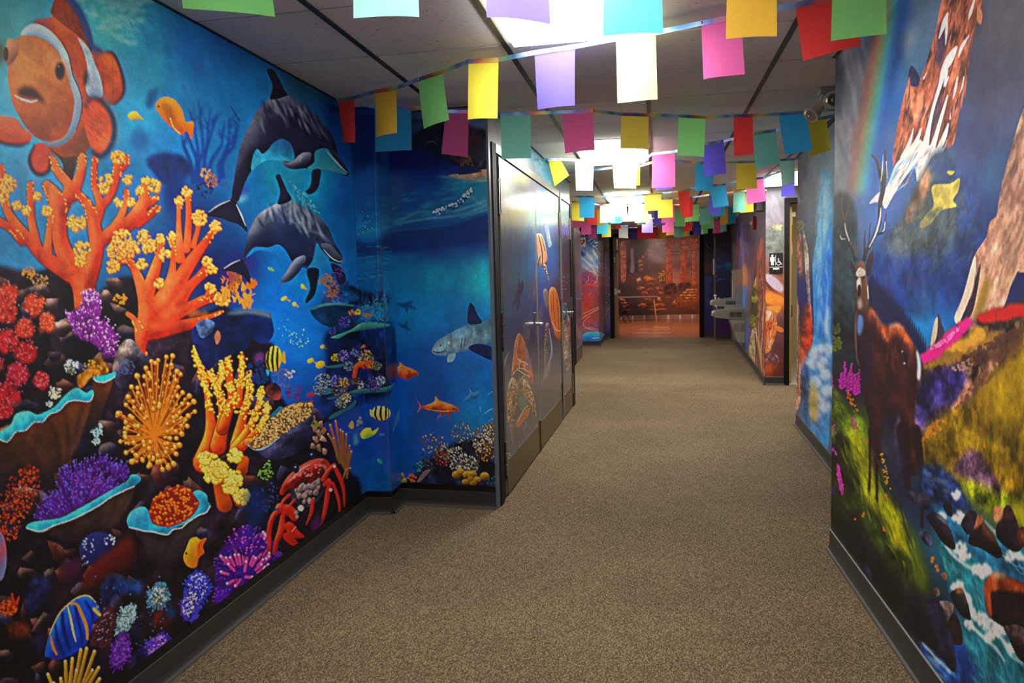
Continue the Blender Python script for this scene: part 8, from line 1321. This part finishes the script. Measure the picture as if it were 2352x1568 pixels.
def garland(label, flags, ends):
    g = empty('bunting_garland', (0, 0, 0), label=label, category='bunting', group='bunting garlands across the corridor')
    tops = []
    for kind, q, col in flags:
        if kind == 't': P4_ = flag_from_top(*q)
        elif kind == 'f': P4_ = flag_from_top(*q, flatY=True)
        else: P4_ = flag_from_bottom(*q)
        o = ob('flag', flag_mesh(*P4_, FM[col]), g); o['label'] = col + ' paper flag'
        tops.append((P4_[0], P4_[1]))
    tops.sort(key=lambda p: p[0][0])
    line = [np.array(ends[0], float)]
    for a, b in tops: line += [a + [0, 0, -0.004], b + [0, 0, -0.004]]
    line.append(np.array(ends[1], float))
    keep = [line[0]]
    for p in line[1:]:
        if p[0] > keep[-1][0] + 0.01: keep.append(p)
    L_ = np.array(keep); vs_, fs = [], []
    for p in L_: vs_ += [p + [0, -0.003, 0.008], p + [0, -0.003, -0.012]]
    for i in range(len(L_) - 1): fs.append((2 * i, 2 * i + 2, 2 * i + 3, 2 * i + 1))
    ob('ribbon', raw_mesh('ribbon', vs_, fs, M['ribbon']), g, label='iridescent ribbon')
    for k in range(1, len(L_) - 1, 4):                                # little wire hooks to the ceiling grid
        p = L_[k]
        if (math.floor((p[0] - X0) / TS), math.floor((p[1] - Y0) / TS)) in lit: continue
        bm = bmesh.new(); add_cyl(bm, (p[0], p[1], p[2] - 0.006), (p[0], p[1], CEIL - 0.006), 0.0012, seg=6); add_ball(bm, (p[0], p[1] - 0.004, p[2]), 0.005, u=8, v=6); bm_obj('hook', bm, M['steel'], g)
    return g
garland('bunting garland nearest the clownfish with a big green and an aqua flag', [('b', ((409, 13), (625, 34)), 'green'), ('b', ((812, 42), (964, 40)), 'aqua'), ('b', ((1114, 34), (1262, 50)), 'violet'), ('b', ((1385, 82), (1523, 77)), 'cyan'), ('b', ((1668, 87), (1786, 81)), 'orange'), ('b', ((1909, 93), (2037, 78)), 'green')], ((LX + .02, 1.9, 2.40), (0.88, 2.75, 2.40)))
garland('bunting garland above the dolphins starting with a dark red flag at the reef wall', [('t', ((775, 228), (813, 222), (819, 328), (791, 328)), 'red'), ('t', ((861, 208), (909, 200), (914, 306), (866, 316)), 'orange'), ('t', ((961, 180), (1017, 162), (1024, 274), (966, 295)), 'green'), ('t', ((1076, 138), (1145, 134), (1142, 271), (1074, 274)), 'yellow'), ('t', ((1228, 118), (1321, 104), (1317, 240), (1231, 249)), 'violet'), ('t', ((1415, 86), (1506, 72), (1510, 228), (1417, 236)), 'cream'), ('t', ((1611, 50), (1702, 32), (1709, 169), (1614, 181)), 'pink'), ('t', ((1826, 8), (1962, -16), (1978, 105), (1844, 139)), 'red')], ((LX + .01, 4.12, 2.40), (0.87, 2.75, 2.40)))
garland('bunting garland in front of the beach print with teal, two magenta and two blue flags', [('t', ((860, 243), (944, 243), (946, 345), (862, 349)), 'blue'), ('t', ((1024, 253), (1077, 254), (1075, 360), (1014, 353)), 'magenta'), ('t', ((1149, 260), (1219, 258), (1220, 363), (1152, 366)), 'teal'), ('t', ((1290, 255), (1362, 252), (1366, 345), (1298, 352)), 'magenta'), ('t', ((1427, 260), (1490, 262), (1489, 343), (1424, 341)), 'mustard'), ('t', ((1559, 264), (1621, 267), (1618, 360), (1556, 357)), 'green'), ('t', ((1685, 264), (1729, 263), (1730, 354), (1686, 359)), 'red'), ('t', ((1787, 260), (1852, 255), (1866, 345), (1803, 356)), 'blue')], ((-1.58, 4.05, 2.40), (1.195, 4.97, 2.40)))
garland('bunting garland from the turtle door to the waterfall strip with purple and teal flags', [('t', ((1258, 364), (1286, 364), (1308, 402), (1275, 427)), 'yellow'), ('t', ((1320, 366), (1364, 368), (1362, 437), (1324, 437)), 'white'), ('t', ((1407, 374), (1465, 376), (1461, 433), (1411, 432)), 'cream'), ('t', ((1498, 352), (1550, 346), (1551, 429), (1497, 432)), 'pink'), ('t', ((1610, 330), (1662, 322), (1669, 398), (1619, 406)), 'violet'), ('t', ((1731, 305), (1782, 297), (1792, 373), (1735, 390)), 'teal'), ('t', ((1855, 274), (1897, 268), (1909, 345), (1858, 362)), 'olive')], ((-0.925, 6.35, 2.40), (1.205, 5.1, 2.40)))
garland('bunting garland beside the restroom corner with blue, olive and aqua flags', [('f', ((1436, 380), (1470, 380), (1470, 425), (1436, 428)), 'yellow'), ('b', ((1507, 436), (1544, 434)), 'violet'), ('f', ((1597, 372), (1640, 372), (1637, 437), (1597, 438)), 'blue'), ('f', ((1690, 371), (1735, 370), (1739, 433), (1692, 435)), 'olive'), ('f', ((1790, 366), (1825, 364), (1825, 420), (1797, 427)), 'aqua')], ((-0.91, 7.3, 2.40), (1.255, 7.0, 2.40)))
garland('bunting garland with a mustard and a pale green flag below the third troffer', [('f', ((1330, 450), (1366, 450), (1365, 500), (1331, 500)), 'blue'), ('f', ((1404, 451), (1437, 450), (1441, 497), (1408, 497)), 'palegreen'), ('f', ((1478, 446), (1519, 443), (1518, 483), (1482, 485)), 'mustard'), ('f', ((1557, 438), (1584, 433), (1583, 488), (1563, 489)), 'red'), ('f', ((1630, 425), (1667, 422), (1674, 472), (1638, 477)), 'blue'), ('f', ((1711, 410), (1753, 407), (1761, 461), (1717, 469)), 'pink'), ('b', ((1795, 451), (1826, 450)), 'violet')], ((-1.27, 9.2, 2.40), (1.75, 7.6, 2.40)))
garland('bunting garland just past the turtle doors with bright yellow and white flags', [('b', ((1309, 506), (1342, 508)), 'yellow'), ('b', ((1378, 512), (1413, 510)), 'white'), ('b', ((1443, 508), (1476, 506)), 'cream'), ('b', ((1511, 501), (1546, 499)), 'yellow'), ('b', ((1567, 501), (1592, 497)), 'red'), ('b', ((1628, 493), (1655, 490)), 'violet'), ('b', ((1684, 488), (1712, 485)), 'teal')], ((-1.25, 9.8, 2.40), (1.34, 9.6, 2.40)))
garland('bunting garland with a scarlet and a sky blue flag before the drinking fountain', [('b', ((1302, 520), (1318, 520)), 'magenta'), ('b', ((1349, 516), (1372, 516)), 'red'), ('b', ((1370, 517), (1390, 517)), 'olive'), ('b', ((1402, 514), (1428, 512)), 'cyan'), ('b', ((1458, 512), (1489, 510)), 'cream'), ('b', ((1519, 512), (1550, 510)), 'pink'), ('b', ((1573, 510), (1606, 507)), 'green'), ('b', ((1634, 497), (1665, 495)), 'blue'), ('b', ((1700, 489), (1731, 486)), 'olive')], ((-1.27, 11.0, 2.40), (1.36, 9.95, 2.40)))
garland('bunting garland with two teal flags and an orange flag beside the fire strobe', [('b', ((1317, 523), (1336, 521)), 'magenta'), ('b', ((1414, 525), (1426, 524)), 'red'), ('b', ((1463, 516), (1483, 515)), 'teal'), ('b', ((1502, 517), (1528, 517)), 'violet'), ('b', ((1549, 520), (1575, 519)), 'green'), ('b', ((1607, 516), (1632, 514)), 'teal'), ('b', ((1654, 517), (1680, 513)), 'orange'), ('b', ((1672, 516), (1690, 512)), 'blue')], ((-1.27, 11.3, 2.40), (1.41, 11.7, 2.40)))
garland('bunting garland with a cyan flag above the open corner by the defibrillator sign', [('b', ((1335, 539), (1358, 538)), 'pink'), ('b', ((1371, 537), (1398, 537)), 'cyan'), ('b', ((1474, 534), (1500, 534)), 'violet'), ('b', ((1521, 534), (1547, 532)), 'magenta'), ('b', ((1569, 531), (1590, 529)), 'red'), ('b', ((1612, 527), (1640, 524)), 'green')], ((-1.27, 13.2, 2.40), (1.44, 12.7, 2.40)))
garland('bunting garland with a long white flag and a navy flag near the far doorway', [('b', ((1351, 548), (1370, 547)), 'pink'), ('b', ((1382, 545), (1404, 544)), 'yellow'), ('b', ((1421, 546), (1443, 547)), 'white'), ('b', ((1530, 541), (1549, 540)), 'orange'), ('b', ((1592, 540), (1614, 538)), 'navy'), ('b', ((1610, 538), (1626, 536)), 'green'), ('b', ((1637, 536), (1661, 534)), 'magenta'), ('b', ((1655, 533), (1669, 531)), 'teal')], ((-1.9, 14.7, 2.40), (1.5, 13.95, 2.40)))
garland('bunting garland hung last before the far doorway with two dark red flags', [('b', ((1445, 550), (1466, 550)), 'navy'), ('b', ((1464, 549), (1489, 549)), 'red'), ('b', ((1489, 548), (1509, 548)), 'red'), ('b', ((1510, 549), (1530, 549)), 'orange'), ('b', ((1548, 545), (1570, 544)), 'teal'), ('b', ((1570, 543), (1584, 542)), 'olive')], ((-1.10, 15.8, 2.40), (1.54, 15.1, 2.40)))
